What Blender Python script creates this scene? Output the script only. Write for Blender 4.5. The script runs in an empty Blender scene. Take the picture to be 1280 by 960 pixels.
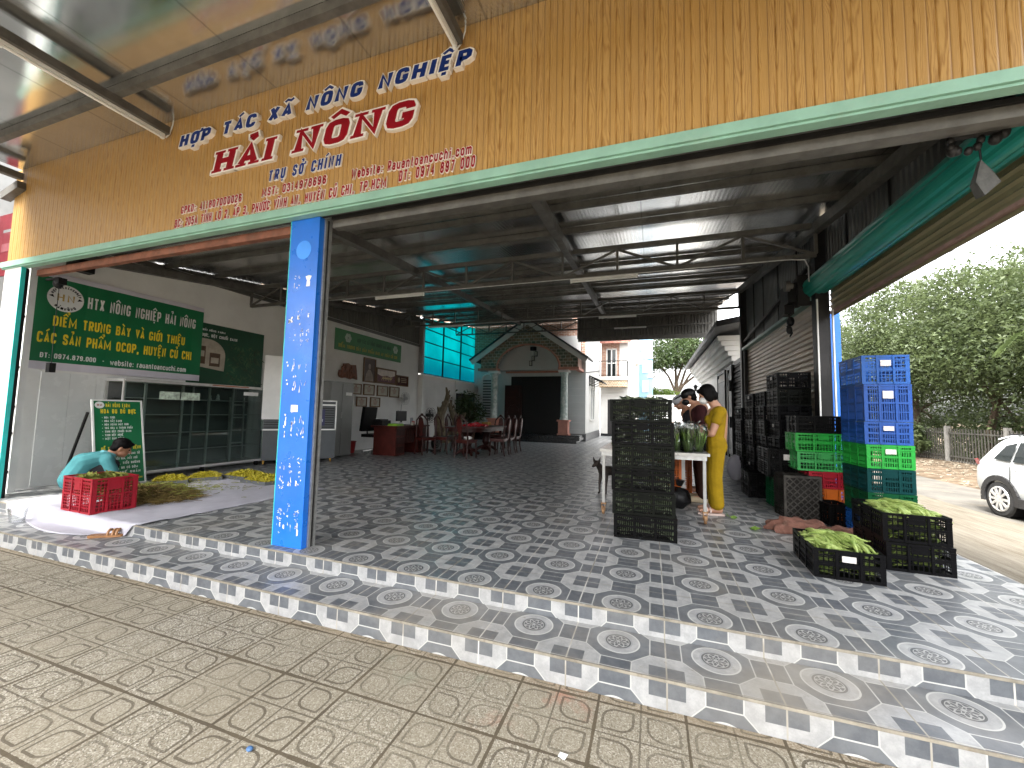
import bpy, math, random, unicodedata
import numpy as np
from mathutils import Vector, Matrix

random.seed(7)
C = bpy.context.scene.collection
sc = bpy.context.scene
R = math.radians

# ------------------------------------------------------------------ camera, sky, sun, exposure
cam_d = bpy.data.cameras.new('camera')
cam = bpy.data.objects.new('camera', cam_d)
C.objects.link(cam)
YAW, PIT, ROL = R(-19.15289), R(4.11672), R(1.25014)
_f = Vector((math.sin(YAW) * math.cos(PIT), math.cos(YAW) * math.cos(PIT), math.sin(PIT)))
_r0 = Vector((math.cos(YAW), -math.sin(YAW), 0))
_u0 = _r0.cross(_f)
_r = math.cos(ROL) * _r0 + math.sin(ROL) * _u0
_u = -math.sin(ROL) * _r0 + math.cos(ROL) * _u0
cam.matrix_world = Matrix(((_r.x, _u.x, -_f.x, 1.18115), (_r.y, _u.y, -_f.y, -2.69055),
                           (_r.z, _u.z, -_f.z, 1.17225), (0, 0, 0, 1)))
cam_d.sensor_width = 36
cam_d.lens = 36 * 502.245 / 1280
cam_d.clip_start = .05
cam_d.clip_end = 2000
sc.camera = cam

SUN_EL, SUN_AZ = R(60), R(204)          # azimuth clockwise from +y (north)
world = bpy.data.worlds.new('World')
sc.world = world
world.use_nodes = True
wn = world.node_tree
bg = wn.nodes['Background']
sky = wn.nodes.new('ShaderNodeTexSky')
sky.sky_type = 'NISHITA'
sky.sun_disc = False
sky.sun_elevation = SUN_EL
sky.sun_rotation = SUN_AZ
sky.dust_density = 6
sky.air_density = 1.0
sky.ozone_density = .6
hs = wn.nodes.new('ShaderNodeHueSaturation')      # thin white overcast over the blue
hs.inputs['Saturation'].default_value = .12
wn.links.new(sky.outputs[0], hs.inputs['Color'])
wn.links.new(hs.outputs[0], bg.inputs['Color'])
bg.inputs['Strength'].default_value = .15
sun_d = bpy.data.lights.new('sun', 'SUN')
sun_d.energy = .6
sun_d.angle = R(16)
sun_d.color = (1, .95, .87)
sun = bpy.data.objects.new('sun', sun_d)
C.objects.link(sun)
_sd = Vector((math.sin(SUN_AZ) * math.cos(SUN_EL), math.cos(SUN_AZ) * math.cos(SUN_EL), math.sin(SUN_EL)))
sun.rotation_euler = (-_sd).to_track_quat('-Z', 'Y').to_euler()
sun.location = _sd * 30
sc.view_settings.view_transform = 'Standard'
sc.view_settings.look = 'None'
sc.view_settings.gamma = 1
sc.view_settings.use_curve_mapping = False
sc.view_settings.exposure = 3.15
sc.cycles.use_denoising = True
sc.cycles.max_bounces = 8
sc.cycles.diffuse_bounces = 5
sc.cycles.glossy_bounces = 4
sc.cycles.transparent_max_bounces = 16
sc.cycles.sample_clamp_indirect = 6
sc.cycles.caustics_reflective = False
sc.cycles.caustics_refractive = False


# ------------------------------------------------------------------ mesh helper
class MB:
    def __init__(s):
        s.v, s.f, s.mi, s.m = [], [], [], 0

    def add(s, vs, fs):
        o = len(s.v)
        s.v += [tuple(p) for p in vs]
        for f in fs:
            s.f.append([i + o for i in f])
            s.mi.append(s.m)

    def poly(s, pts):
        s.add(pts, [list(range(len(pts)))])

    def box(s, x0, y0, z0, x1, y1, z1):
        s.add([(x0, y0, z0), (x1, y0, z0), (x1, y1, z0), (x0, y1, z0), (x0, y0, z1), (x1, y0, z1), (x1, y1, z1), (x0, y1, z1)],
              [(0, 3, 2, 1), (4, 5, 6, 7), (0, 1, 5, 4), (1, 2, 6, 5), (2, 3, 7, 6), (3, 0, 4, 7)])

    def obox(s, c, size, M=None):
        c = Vector(c)
        M = M or Matrix.Identity(3)
        a, b, d = size[0] / 2, size[1] / 2, size[2] / 2
        s.add([c + M @ Vector(p) for p in [(-a, -b, -d), (a, -b, -d), (a, b, -d), (-a, b, -d), (-a, -b, d), (a, -b, d), (a, b, d), (-a, b, d)]],
              [(0, 3, 2, 1), (4, 5, 6, 7), (0, 1, 5, 4), (1, 2, 6, 5), (2, 3, 7, 6), (3, 0, 4, 7)])

    def bar(s, p0, p1, w, h, up=(0, 0, 1)):
        p0, p1 = Vector(p0), Vector(p1)
        d = (p1 - p0)
        L = d.length
        d.normalize()
        u = Vector(up)
        if abs(d.dot(u)) > .98:
            u = Vector((0, 1, 0))
        sd = d.cross(u).normalized()
        u = sd.cross(d).normalized()
        M = Matrix((d, sd, u)).transposed()
        s.obox((p0 + p1) / 2, (L, w, h), M)

    def tube(s, pts, r, n=8, cap=True):
        pts = [Vector(p) for p in pts]
        k = len(pts)
        rs = r if isinstance(r, (list, tuple)) else [r] * k
        up = None
        rings = []
        for i, p in enumerate(pts):
            d = (pts[min(i + 1, k - 1)] - pts[max(i - 1, 0)])
            if d.length < 1e-9:
                d = Vector((0, 0, 1))
            d.normalize()
            if up is None:
                up = Vector((0, 0, 1)) if abs(d.z) < .9 else Vector((1, 0, 0))
            a = d.cross(up)
            if a.length < 1e-6:
                up = Vector((1, 0, 0)) if abs(d.x) < .9 else Vector((0, 1, 0))
                a = d.cross(up)
            a.normalize()
            b = a.cross(d).normalized()
            up = b
            rings.append([p + rs[i] * (math.cos(2 * math.pi * j / n) * a + math.sin(2 * math.pi * j / n) * b) for j in range(n)])
        vs = [q for rg in rings for q in rg]
        fs = []
        for i in range(k - 1):
            for j in range(n):
                j2 = (j + 1) % n
                fs.append((i * n + j, i * n + j2, (i + 1) * n + j2, (i + 1) * n + j))
        if cap:
            fs.append(tuple(range(n)))
            fs.append(tuple((k - 1) * n + j for j in reversed(range(n))))
        s.add(vs, fs)

    def cap(s, p0, p1, r0, r1, n=12):
        """closed capsule with tapering radius"""
        p0, p1 = Vector(p0), Vector(p1)
        d = p1 - p0
        L = d.length
        if L < 1e-6:
            return s.ell(p0, (r0, r0, r0))
        d.normalize()
        pts, rs = [], []
        for t in (.99, .8, .5, .2):
            pts.append(p0 - d * r0 * t); rs.append(r0 * math.sqrt(1 - t * t))
        pts.append(p0); rs.append(r0)
        pts.append(p1); rs.append(r1)
        for t in (.2, .5, .8, .99):
            pts.append(p1 + d * r1 * t); rs.append(r1 * math.sqrt(1 - t * t))
        s.tube(pts, rs, n)

    def ell(s, c, rad, n=14, m=9, M=None, f=None):
        c = Vector(c)
        M = M or Matrix.Identity(3)
        vs, fs = [], []
        for i in range(1, m):
            th = math.pi * i / m
            for j in range(n):
                ph = 2 * math.pi * j / n
                p = Vector((rad[0] * math.sin(th) * math.cos(ph), rad[1] * math.sin(th) * math.sin(ph), rad[2] * math.cos(th)))
                if f:
                    p = f(p)
                vs.append(c + M @ p)
        t, b = Vector((0, 0, rad[2])), Vector((0, 0, -rad[2]))
        if f:
            t, b = f(t), f(b)
        vs.append(c + M @ t)
        vs.append(c + M @ b)
        T, B = len(vs) - 2, len(vs) - 1
        for i in range(m - 2):
            for j in range(n):
                j2 = (j + 1) % n
                fs.append((i * n + j, (i + 1) * n + j, (i + 1) * n + j2, i * n + j2))
        for j in range(n):
            j2 = (j + 1) % n
            fs.append((T, j, j2))
            fs.append((B, (m - 2) * n + j2, (m - 2) * n + j))
        s.add(vs, fs)

    def prism(s, poly, O, U, V, N):
        """poly (2d) in plane O,U,V extruded along vector N"""
        O, U, V, N = Vector(O), Vector(U), Vector(V), Vector(N)
        n = len(poly)
        a = [O + U * x + V * y for x, y in poly]
        b = [p + N for p in a]
        fs = [tuple(reversed(range(n))), tuple(range(n, 2 * n))]
        fs += [(i, (i + 1) % n, n + (i + 1) % n, n + i) for i in range(n)]
        s.add(a + b, fs)

    def lathe(s, prof, c, n=20):
        c = Vector(c)
        vs = [c + Vector((r * math.cos(2 * math.pi * j / n), r * math.sin(2 * math.pi * j / n), z)) for r, z in prof for j in range(n)]
        fs = []
        for i in range(len(prof) - 1):
            for j in range(n):
                j2 = (j + 1) % n
                fs.append((i * n + j, i * n + j2, (i + 1) * n + j2, (i + 1) * n + j))
        fs.append(tuple(reversed(range(n))))
        fs.append(tuple((len(prof) - 1) * n + j for j in range(n)))
        s.add(vs, fs)

    def sheet(s, prof, a, b):
        """open profile (list of 3d points) swept from offset a to offset b"""
        a, b = Vector(a), Vector(b)
        n = len(prof)
        s.add([Vector(p) + a for p in prof] + [Vector(p) + b for p in prof], [(i, i + 1, n + i + 1, n + i) for i in range(n - 1)])

    def build(s, name, mats, parent=None, smooth=False, w=True, link=True):
        me = bpy.data.meshes.new(name)
        vs = s.v
        if parent is not None and w:
            L = root_loc(parent)
            vs = [(x - L[0], y - L[1], z - L[2]) for x, y, z in s.v]
        me.from_pydata(vs, [], s.f)
        if not isinstance(mats, (list, tuple)):
            mats = [mats]
        for m in mats:
            me.materials.append(m)
        if len(mats) > 1:
            me.polygons.foreach_set('material_index', s.mi)
        if smooth:
            me.polygons.foreach_set('use_smooth', [True] * len(me.polygons))
            if smooth != 'all':
                me.set_sharp_from_angle(angle=R(38))
        me.update()
        o = bpy.data.objects.new(name, me)
        C.objects.link(o)
        if parent is not None:
            o.parent = parent
        return o


def root_loc(p):
    L = Vector((0, 0, 0))
    while p is not None:
        L = L + p.location
        p = p.parent
    return L


def tag(o, label, cat, group=None, kind=None):
    if label: o['label'] = label
    if cat: o['category'] = cat
    if group: o['group'] = group
    if kind: o['kind'] = kind
    return o


def T(name, label, cat, loc=(0, 0, 0), rz=0, group=None):
    o = bpy.data.objects.new(name, None)
    C.objects.link(o)
    o.empty_display_size = .1
    o.location = loc
    o.rotation_euler = (0, 0, rz)
    return tag(o, label, cat, group)


def S(o):
    o['kind'] = 'structure'
    return o


def dup(root, loc, rz=0, label=None, group=None, rot=None):
    def cp(o, par):
        c = o.copy()
        C.objects.link(c)
        if par is not None:
            c.parent = par
        for ch in list(o.children):
            cp(ch, c)
        return c
    r = cp(root, None)
    r.location = loc
    r.rotation_euler = rot if rot else (0, 0, rz)
    if label: r['label'] = label
    if group: r['group'] = group
    return r


# ------------------------------------------------------------------ shader expressions
class X:
    nt = None

    def __init__(s, v):
        s.v = v

    @staticmethod
    def put(sock, v):
        if isinstance(v, X):
            v = v.v
        if isinstance(v, (int, float)):
            sock.default_value = v
        else:
            X.nt.links.new(v, sock)

    def op(s, o, b=None, c=None):
        n = X.nt.nodes.new('ShaderNodeMath')
        n.operation = o
        X.put(n.inputs[0], s)
        if b is not None: X.put(n.inputs[1], b)
        if c is not None: X.put(n.inputs[2], c)
        return X(n.outputs[0])

    def __add__(s, b): return s.op('ADD', b)
    __radd__ = __add__
    def __sub__(s, b): return s.op('SUBTRACT', b)
    def __rsub__(s, b): return X(b).op('SUBTRACT', s)
    def __mul__(s, b): return s.op('MULTIPLY', b)
    __rmul__ = __mul__
    def __truediv__(s, b): return s.op('DIVIDE', b)
    def fract(s): return s.op('FRACT')
    def floor(s): return s.op('FLOOR')
    def abs(s): return s.op('ABSOLUTE')
    def sqrt(s): return s.op('SQRT')
    def sin(s): return s.op('SINE')
    def gt(s, b): return s.op('GREATER_THAN', b)
    def lt(s, b): return s.op('LESS_THAN', b)
    def min(s, b): return s.op('MINIMUM', b)
    def max(s, b): return s.op('MAXIMUM', b)
    def pow(s, b): return s.op('POWER', b)
    def clamp(s):
        n = X.nt.nodes.new('ShaderNodeClamp')
        X.put(n.inputs[0], s)
        return X(n.outputs[0])
    def ramp(s, a, b, lo=0.0, hi=1.0):
        n = X.nt.nodes.new('ShaderNodeMapRange')
        n.interpolation_type = 'SMOOTHSTEP'
        for i, q in enumerate((s, a, b, lo, hi)):
            X.put(n.inputs[i], q)
        return X(n.outputs[0])


def mixc(f, a, b):
    n = X.nt.nodes.new('ShaderNodeMix')
    n.data_type = 'RGBA'
    X.put(n.inputs[0], f)
    for i, q in ((6, a), (7, b)):
        if isinstance(q, (tuple, list)):
            n.inputs[i].default_value = (*q[:3], 1)
        else:
            X.nt.links.new(q.v if isinstance(q, X) else q, n.inputs[i])
    return X(n.outputs[2])


def pos():
    g = X.nt.nodes.new('ShaderNodeNewGeometry')
    sp = X.nt.nodes.new('ShaderNodeSeparateXYZ')
    X.nt.links.new(g.outputs['Position'], sp.inputs[0])
    return X(sp.outputs[0]), X(sp.outputs[1]), X(sp.outputs[2])


def vec(x, y, z):
    n = X.nt.nodes.new('ShaderNodeCombineXYZ')
    for i, q in enumerate((x, y, z)):
        X.put(n.inputs[i], q)
    return X(n.outputs[0])


def objco():
    n = X.nt.nodes.new('ShaderNodeTexCoord')
    return X(n.outputs['Object'])


def noise(v, scale, detail=3, rough=.55, dist=0, col=False):
    n = X.nt.nodes.new('ShaderNodeTexNoise')
    if v is not None: X.put(n.inputs['Vector'], v)
    n.inputs['Scale'].default_value = scale
    n.inputs['Detail'].default_value = detail
    n.inputs['Roughness'].default_value = rough
    n.inputs['Distortion'].default_value = dist
    return X(n.outputs[1 if col else 0])


def voro(v, scale, out='Color', feat='F1', rnd=1):
    n = X.nt.nodes.new('ShaderNodeTexVoronoi')
    n.feature = feat
    if v is not None: X.put(n.inputs['Vector'], v)
    n.inputs['Scale'].default_value = scale
    n.inputs['Randomness'].default_value = rnd
    return X(n.outputs[out])


def wnoise(w):
    n = X.nt.nodes.new('ShaderNodeTexWhiteNoise')
    n.noise_dimensions = '1D'
    X.put(n.inputs['W'], w)
    return X(n.outputs['Value'])


def begin(name):
    m = bpy.data.materials.new(name)
    m.use_nodes = True
    X.nt = m.node_tree
    return m, X.nt.nodes['Principled BSDF']


def setp(b, col=None, rough=None, metal=None, bump=None, bstr=.3, bdist=.01, spec=None):
    if col is not None:
        if isinstance(col, (tuple, list)): b.inputs['Base Color'].default_value = (*col[:3], 1)
        else: X.put(b.inputs['Base Color'], col)
    if rough is not None: X.put(b.inputs['Roughness'], rough)
    if metal is not None: X.put(b.inputs['Metallic'], metal)
    if spec is not None: b.inputs['Specular IOR Level'].default_value = spec
    if bump is not None:
        n = X.nt.nodes.new('ShaderNodeBump')
        n.inputs['Strength'].default_value = bstr
        n.inputs['Distance'].default_value = bdist
        X.put(n.inputs['Height'], bump)
        X.nt.links.new(n.outputs[0], b.inputs['Normal'])


def mul(c, k):
    return tuple(q * k for q in c)


_mc = {}


def MT(name, col, rough=.5, metal=0, var=.18, scale=6, bump=0, bscale=60, spec=.5, dirt=0, dirtcol=(.1, .075, .05), rv=.12):
    """general painted / plain surface: colour wobble, roughness wobble, optional dirt and fine bump"""
    if name in _mc: return _mc[name]
    m, b = begin(name)
    oc = objco()
    n1 = noise(oc, scale, 5, .65)
    c = mixc(n1.ramp(.3, .7), mul(col, 1 - var), mul(col, 1 + var * .6))
    if dirt:
        c = mixc(noise(oc, scale * 1.7, 6, .7).ramp(.52, .75) * dirt, c, dirtcol)
    setp(b, c, X(rough) + (noise(oc, scale * 3, 3) - .5) * (rv * 2), metal, spec=spec,
         bump=noise(oc, bscale, 4) if bump else None, bstr=bump)
    _mc[name] = m
    return m


def emit_free(): pass


# ------------------------------------------------------------------ special surfaces
def tile_material(name, u, v, grime=1.0):
    """grey patterned 0.5 m floor tile: medallions, octagons, dark bars; u,v in tiles, medallion at integers"""
    m, b = begin(name)
    px, py, pz = pos()
    U, V = u(px, py, pz), v(px, py, pz)
    a = ((U + .5).fract() - .5).abs()
    c = ((V + .5).fract() - .5).abs()
    a2, c2 = .5 - a, .5 - c
    r = (a * a + c * c).sqrt()
    s = a + c
    W3 = vec(px, py, pz)
    dark = mixc(noise(W3, 9, 5, .7).ramp(.3, .7), (.085, .092, .102), (.130, .138, .146))
    dark2 = mixc(noise(W3, 14, 5, .7).ramp(.3, .7), (.072, .079, .090), (.108, .116, .126))
    light = mixc(noise(W3, 11, 6, .75).ramp(.3, .72), (.24, .244, .244), (.36, .36, .355))
    white = (.44, .44, .42)
    oct_in = a.lt(.34) * c.lt(.34) * s.lt(.5)
    oct_c = a2.lt(.34) * c2.lt(.34) * s.gt(.5)
    bar = (X(1) - oct_in) * (X(1) - oct_c)
    bar = bar.clamp()
    col = mixc(oct_c, dark, light)
    col = mixc(bar, col, dark2)
    core = oct_c * a2.lt(.17) * c2.lt(.17)
    col = mixc(core, col, dark2)
    # medallion
    ring = r.lt(.235)
    col = mixc(ring, col, light)
    col = mixc(r.gt(.222) * r.lt(.238), col, white)
    col = mixc(r.lt(.158), col, (.26, .265, .27))
    col = mixc(r.lt(.140), col, (.055, .058, .065))
    xa = (U + .5).fract() - .5
    ya = (V + .5).fract() - .5
    th = xa.op('ARCTAN2', ya)
    pet = ((th * 8).sin() * .022 + .088 - r).abs().lt(.012) + ((th * 8 + 3.14).sin() * .02 + .052 - r).abs().lt(.010) + r.lt(.022) + (r - .118).abs().lt(.004)
    col = mixc(pet.clamp() * r.lt(.132), col, (.32, .32, .31))
    # thin inlaid lines
    lw = .0065
    ln = (s - .5).abs().lt(lw * 1.2) * a.lt(.345) * c.lt(.345)
    ln = ln + (a - .34).abs().lt(lw) * c.lt(.165) + (c - .34).abs().lt(lw) * a.lt(.165)
    ln = ln + (c - .16).abs().lt(lw) * a.gt(.335) + (a - .16).abs().lt(lw) * c.gt(.335)
    ln = ln * r.gt(.235)
    col = mixc(ln.clamp(), col, (.40, .40, .38))
    grout = (a.gt(.4925) + c.gt(.4955)).clamp()
    col = mixc(grout, col, mixc(noise(W3, 3).ramp(.4, .6), (.46, .445, .41), (.25, .23, .19)))
    # wear and dust
    big = noise(W3, .8, 5, .6)
    col = mixc(big.ramp(.45, .75) * (.30 * grime), col, (.30, .265, .21))
    col = mixc(noise(W3, 23, 6, .75).ramp(.56, .8) * (.45 * grime), col, (.17, .145, .115))
    rough = X(.28) + noise(W3, 6, 4).ramp(.3, .75) * .22 + grout * .4
    setp(b, col, rough, bump=(X(1) - grout) + noise(W3, 60, 3) * .06, bstr=.25, bdist=.004)
    return m


m_floor = tile_material('floor_tile', lambda x, y, z: x / .5, lambda x, y, z: y / .5)
m_tread = tile_material('tread_tile', lambda x, y, z: x / .5, lambda x, y, z: (y + .225) / .5, 2.0)
m_riser_top = tile_material('riser_tile_upper', lambda x, y, z: x / .5, lambda x, y, z: .502 - z / .5, .7)
m_riser_low = tile_material('riser_tile_lower', lambda x, y, z: x / .5, lambda x, y, z: .502 - (z + .1115) / .5, .8)


def paver_material():
    m, b = begin('pavement_slabs')
    x, y, z = pos()
    u = (x - .123) / .403
    v = (y + .935) / .39
    iu, iv = u.floor(), v.floor()
    fu, fv = u.fract(), v.fract()
    W3 = vec(x, y, z)
    wob = (noise(W3, 60, 2) - .5) * .012
    eu = (.5 - (fu - .5).abs()) + wob
    ev = (.5 - (fv - .5).abs()) + wob
    jw = noise(W3, 5, 3).ramp(.3, .7) * .012 + .012
    joint = (eu.lt(jw) + ev.lt(jw * 1.15)).clamp()
    # four leaf shapes per slab, mirrored about the middle: quarter cell coords
    p = (fu * 2).fract()
    q = (fv * 2).fract()
    qu, qv = (fu * 2).floor(), (fv * 2).floor()
    flip = (qu + qv).op('MODULO', 2.0)
    p2 = p + (X(1) - p * 2) * flip
    cx, cy = (p2 - .5), (q - .5)
    # rounded box with two opposite corners rounded strongly
    same = (cx * cy).gt(0)
    rad = same * .29 + .03
    dx = cx.abs() - .34 + rad
    dy = cy.abs() - .34 + rad
    d = (dx.max(0) * dx.max(0) + dy.max(0) * dy.max(0)).sqrt() + dx.max(dy).min(0) - rad
    leaf = (d + wob).abs().lt(.030)
    mid = ((fu - .5).abs() - .0 + wob).abs().lt(.011) + ((fv - .5).abs() + wob).abs().lt(.011)
    strip = ((eu - .085).abs().lt(.009) + (ev - .085).abs().lt(.009)) * (noise(vec(iu, iv, 0), 7).gt(.5))
    worn = noise(W3, 2.2, 4).ramp(.34, .62)
    groove = ((leaf + mid + strip * .6).clamp() * (worn * .5 + .5)).clamp()
    # terrazzo chips
    chip = voro(W3, 190, 'Color')
    cs = X.nt.nodes.new('ShaderNodeSeparateColor')
    X.nt.links.new(chip.v, cs.inputs[0])
    ch = X(cs.outputs[0])
    base = mixc(ch.ramp(.1, .9), (.185, .163, .122), (.315, .287, .228))
    base = mixc(ch.gt(.86), base, (.43, .40, .34))
    base = mixc(X(cs.outputs[1]).gt(.88), base, (.10, .085, .065))
    sl = wnoise(iu * 13.7 + iv * 7.3)
    base = mixc(sl * .55, base, (.24, .21, .155))
    base = mixc(noise(W3, .9, 5, .65).ramp(.45, .8) * .62, base, (.16, .135, .095))
    base = mixc(noise(W3, 6, 6, .7).ramp(.55, .85) * .42, base, (.15, .125, .09))
    # reddish powder and faint green by the step
    red = noise(W3, 2.6, 5, .65).ramp(.53, .72) * ((x - .75).abs().ramp(.15, .75, 1, 0)) * ((y + .62).abs().ramp(.05, .5, 1, 0))
    base = mixc(red * .95, base, (.34, .14, .095))
    grn = noise(W3, 3.7, 4).ramp(.52, .7) * ((x - .1).abs().ramp(.1, .5, 1, 0)) * ((y + .6).abs().ramp(.05, .25, 1, 0))
    base = mixc(grn * .45, base, (.17, .23, .17))
    edge = (y + .5).ramp(-.10, .0)
    base = mixc(edge * .5, base, (.25, .19, .125))
    base = mixc(groove * .78, base, (.062, .049, .033))
    base = mixc(joint * .9, base, mixc(noise(W3, 4), (.028, .021, .014), (.11, .085, .052)))
    h = (X(1) - joint) * .6 + (X(1) - groove) * .4 + ch * .05 + sl * .12
    setp(b, base, X(.82), bump=h, bstr=.55, bdist=.008, spec=.25)
    return m


m_pave = paver_material()


def sand_material():
    m, b = begin('sandy_concrete')
    x, y, z = pos()
    W3 = vec(x, y, z)
    st = noise(vec(x * 5, y * .7, 0), 2.2, 6, .7)
    c = mixc(st.ramp(.3, .7), (.070, .058, .040), (.127, .112, .087))
    c = mixc(noise(vec(x * 9, y * .9, 3), 2.0, 5, .7).ramp(.58, .72) * .6, c, (.08, .064, .045))
    c = mixc(noise(W3, .8, 5).ramp(.4, .75) * .45, c, (.17, .155, .128))
    c = mixc(noise(W3, 40, 4, .8).ramp(.55, .8) * .35, c, (.24, .19, .13))
    setp(b, c, X(.9), bump=st + noise(W3, 35, 4) * .4, bstr=.5, bdist=.02, spec=.2)
    return m


m_sand = sand_material()
m_road = MT('side_road_concrete', (.097, .090, .078), .9, 0, .25, 1.3, .25, 60, .2, .4, (.2, .16, .11))
m_dirt = MT('bare_earth', (.10, .074, .05), .95, 0, .45, 2.5, .8, 14, .1, .6, (.32, .27, .21))


def wood_material():
    m, b = begin('wood_grain_panel')
    x, y, z = pos()
    u = x / .0925
    bi = u.floor()
    xl = u.fract() - .5
    rn, rn2 = wnoise(bi), wnoise(bi + 91.7)
    nz = noise(vec(bi * 3.1, z * .8, 1), 2.3, 2)
    n2 = noise(vec(x * 22, z * 2.4, 0), 1.6, 3)
    f = (z + rn * 9) * 3.2 + (xl + (nz - .5) * .8) * (xl + (nz - .5) * .8) * (rn2 * 34 + 5) * (rn.gt(.45) * 2 - 1) + n2 * 2.6 + nz * 3
    ring = (f * 6.283).sin() * .5 + .5
    fine = noise(vec(x * 160, z * 5, 2), 1, 4, .6)
    c = mixc(ring.pow(1.6), (.465, .275, .088), (.30, .150, .036))
    c = mixc(fine.ramp(.4, .7) * .4, c, (.53, .335, .125))
    c = mixc(rn * .3, c, (.46, .26, .065))
    c = mixc(noise(vec(x * .7, y, z * 1.1), 1.4, 4).ramp(.5, .8) * .25, c, (.40, .20, .05))
    gap = (xl.abs()).gt(.475)
    c = mixc(gap * .65, c, (.16, .07, .012))
    setp(b, c, X(.33) + fine * .1, bump=(xl.abs().ramp(.40, .5, 1, 0)) + ring * .03, bstr=.6, bdist=.006)
    return m


m_wood = wood_material()


def sheet_metal(name, col, rough, freq, axis='x', seam=1.07, bstr=.06, rust=.25, metal=1.0, wave=.5, rvar=.14):
    """galvanised roof sheet: fine ribs along y, overlapped seams, mottled roughness"""
    m, b = begin(name)
    x, y, z = pos()
    a = x if axis == 'x' else y
    rib = (a * (6.283 * freq)).sin()
    sm = ((a / seam).fract() - .5).abs().gt(.492)
    W3 = vec(x, y, z)
    c = mixc(noise(W3, .9, 5, .6).ramp(.3, .75), mul(col, .78), mul(col, 1.08))
    c = mixc(sm * .6, c, mul(col, .4))
    c = mixc(noise(W3, 5, 6, .7).ramp(.55, .8) * rust, c, mul(col, .45))
    und = noise(vec(x * .8, y * .8, z), 1.2, 2)
    setp(b, c, X(rough) + noise(W3, 3, 4) * rvar, metal, bump=rib * .12 + und * wave * 6, bstr=bstr, bdist=.02)
    return m


m_soffit = sheet_metal('canopy_sheet', (.63, .64, .63), .06, 70, 'x', 1.07, .05, .1, .9, .10, .05)
m_roofin = sheet_metal('roof_foil_sheet', (.84, .84, .83), .17, 20, 'x', 1.07, .08, .15, 1.0, .12, .12)
m_ribwall = MT('ribbed_cladding', (.13, .125, .112), .45, .3, .2, 1.5, 0, 60, .5, .3, (.09, .075, .055))
m_ribwall2 = MT('dark_ribbed_cladding', (.115, .122, .124), .4, .4, .2, 1.5, 0, 60, .5, .2, (.07, .065, .055))
m_steel = MT('dusty_steel', (.135, .128, .115), .55, .35, .3, 5, .08, 90, .4, .4, (.085, .062, .045))
m_steel_d = MT('dark_steel', (.018, .017, .017), .5, .3, .3, 5, .08, 90, .4, .25, (.05, .04, .03))
m_galv = MT('galvanised_steel', (.42, .42, .41), .42, .8, .2, 14, .06, 60, .5, .3, (.22, .2, .17))
m_rustrail = MT('red_primer_steel', (.22, .085, .05), .7, .1, .35, 7, .15, 50, .4, .5, (.12, .09, .07))
m_green_trim = MT('pale_green_paint', (.25, .45, .35), .5, 0, .14, 3, .03, 40, .5, .25, (.42, .50, .40))
m_teal_edge = MT('teal_paint', (.03, .50, .47), .4, 0, .15, 4)
m_blue = MT('blue_gloss_paint', (.009, .145, .60), .30, 0, .16, 2.2, .02, 20, .5, .15, (.012, .13, .55))
m_blue_lt = MT('blue_faded_disc', (.055, .30, .90), .34, 0, .08, 5)
m_white_wall = MT('white_plaster', (.82, .815, .79), .75, 0, .06, 1.2, .05, 50, .3, .16, (.45, .43, .38))
m_white_ext = MT('white_exterior_plaster', (.66, .65, .62), .75, 0, .06, 1.2, .05, 50, .3, .12, (.6, .57, .5))
m_siding = MT('pale_grey_render', (.60, .62, .61), .6, 0, .06, 1.5, .03)
m_white = MT('white_paint', (.80, .80, .78), .45, 0, .06, 3)
m_white_gl = MT('white_tube_plastic', (.82, .82, .79), .3, 0, .05, 3)
m_black = MT('black_plastic', (.006, .006, .0065), .45, 0, .3, 6, spec=.25)
m_letter_blue = MT('letter_blue', (.010, .032, .185), .45, 0, .1, 5, spec=.15)
m_letter_red = MT('letter_red', (.27, .003, .011), .45, 0, .1, 5, spec=.15)
m_letter_white = MT('letter_white', (.84, .80, .76), .4, 0, .06, 9)
m_ban_green = MT('banner_green', (.006, .155, .055), .38, 0, .14, 1.6, .05, 5)
m_ban_dark = MT('poster_dark_green', (.006, .060, .026), .4, 0, .3, 2)
m_ban_white = MT('banner_white_edge', (.66, .63, .70), .4, 0, .05, 3)
m_yellow = MT('print_yellow', (.84, .66, .035), .4, 0, .08, 4)
m_pwhite = MT('print_white', (.80, .81, .80), .4, 0, .05, 4)
m_olive = MT('olive_shutter_slat', (.30, .27, .16), .5, .1, .15, 2.5, .04, 40, .5, .3, (.2, .16, .09))
m_teal_drum = MT('teal_shutter_slat', (.012, .255, .195), .33, .15, .15, 2.5)
m_shut_brown = MT('taupe_shutter_slat', (.47, .38, .29), .45, .15, .12, 2.2, 0, 40, .5, .2, (.22, .17, .12))
m_darkwood = MT('polished_dark_wood', (.030, .007, .005), .4, 0, .4, 5, spec=.25)
m_redwood = MT('red_brown_wood', (.060, .011, .008), .4, 0, .35, 4, spec=.25)
m_granite = MT('black_granite', (.016, .017, .019), .16, 0, .35, 25)
m_brick_trim = MT('salmon_trim', (.50, .22, .16), .6, 0, .15, 5)


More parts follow.
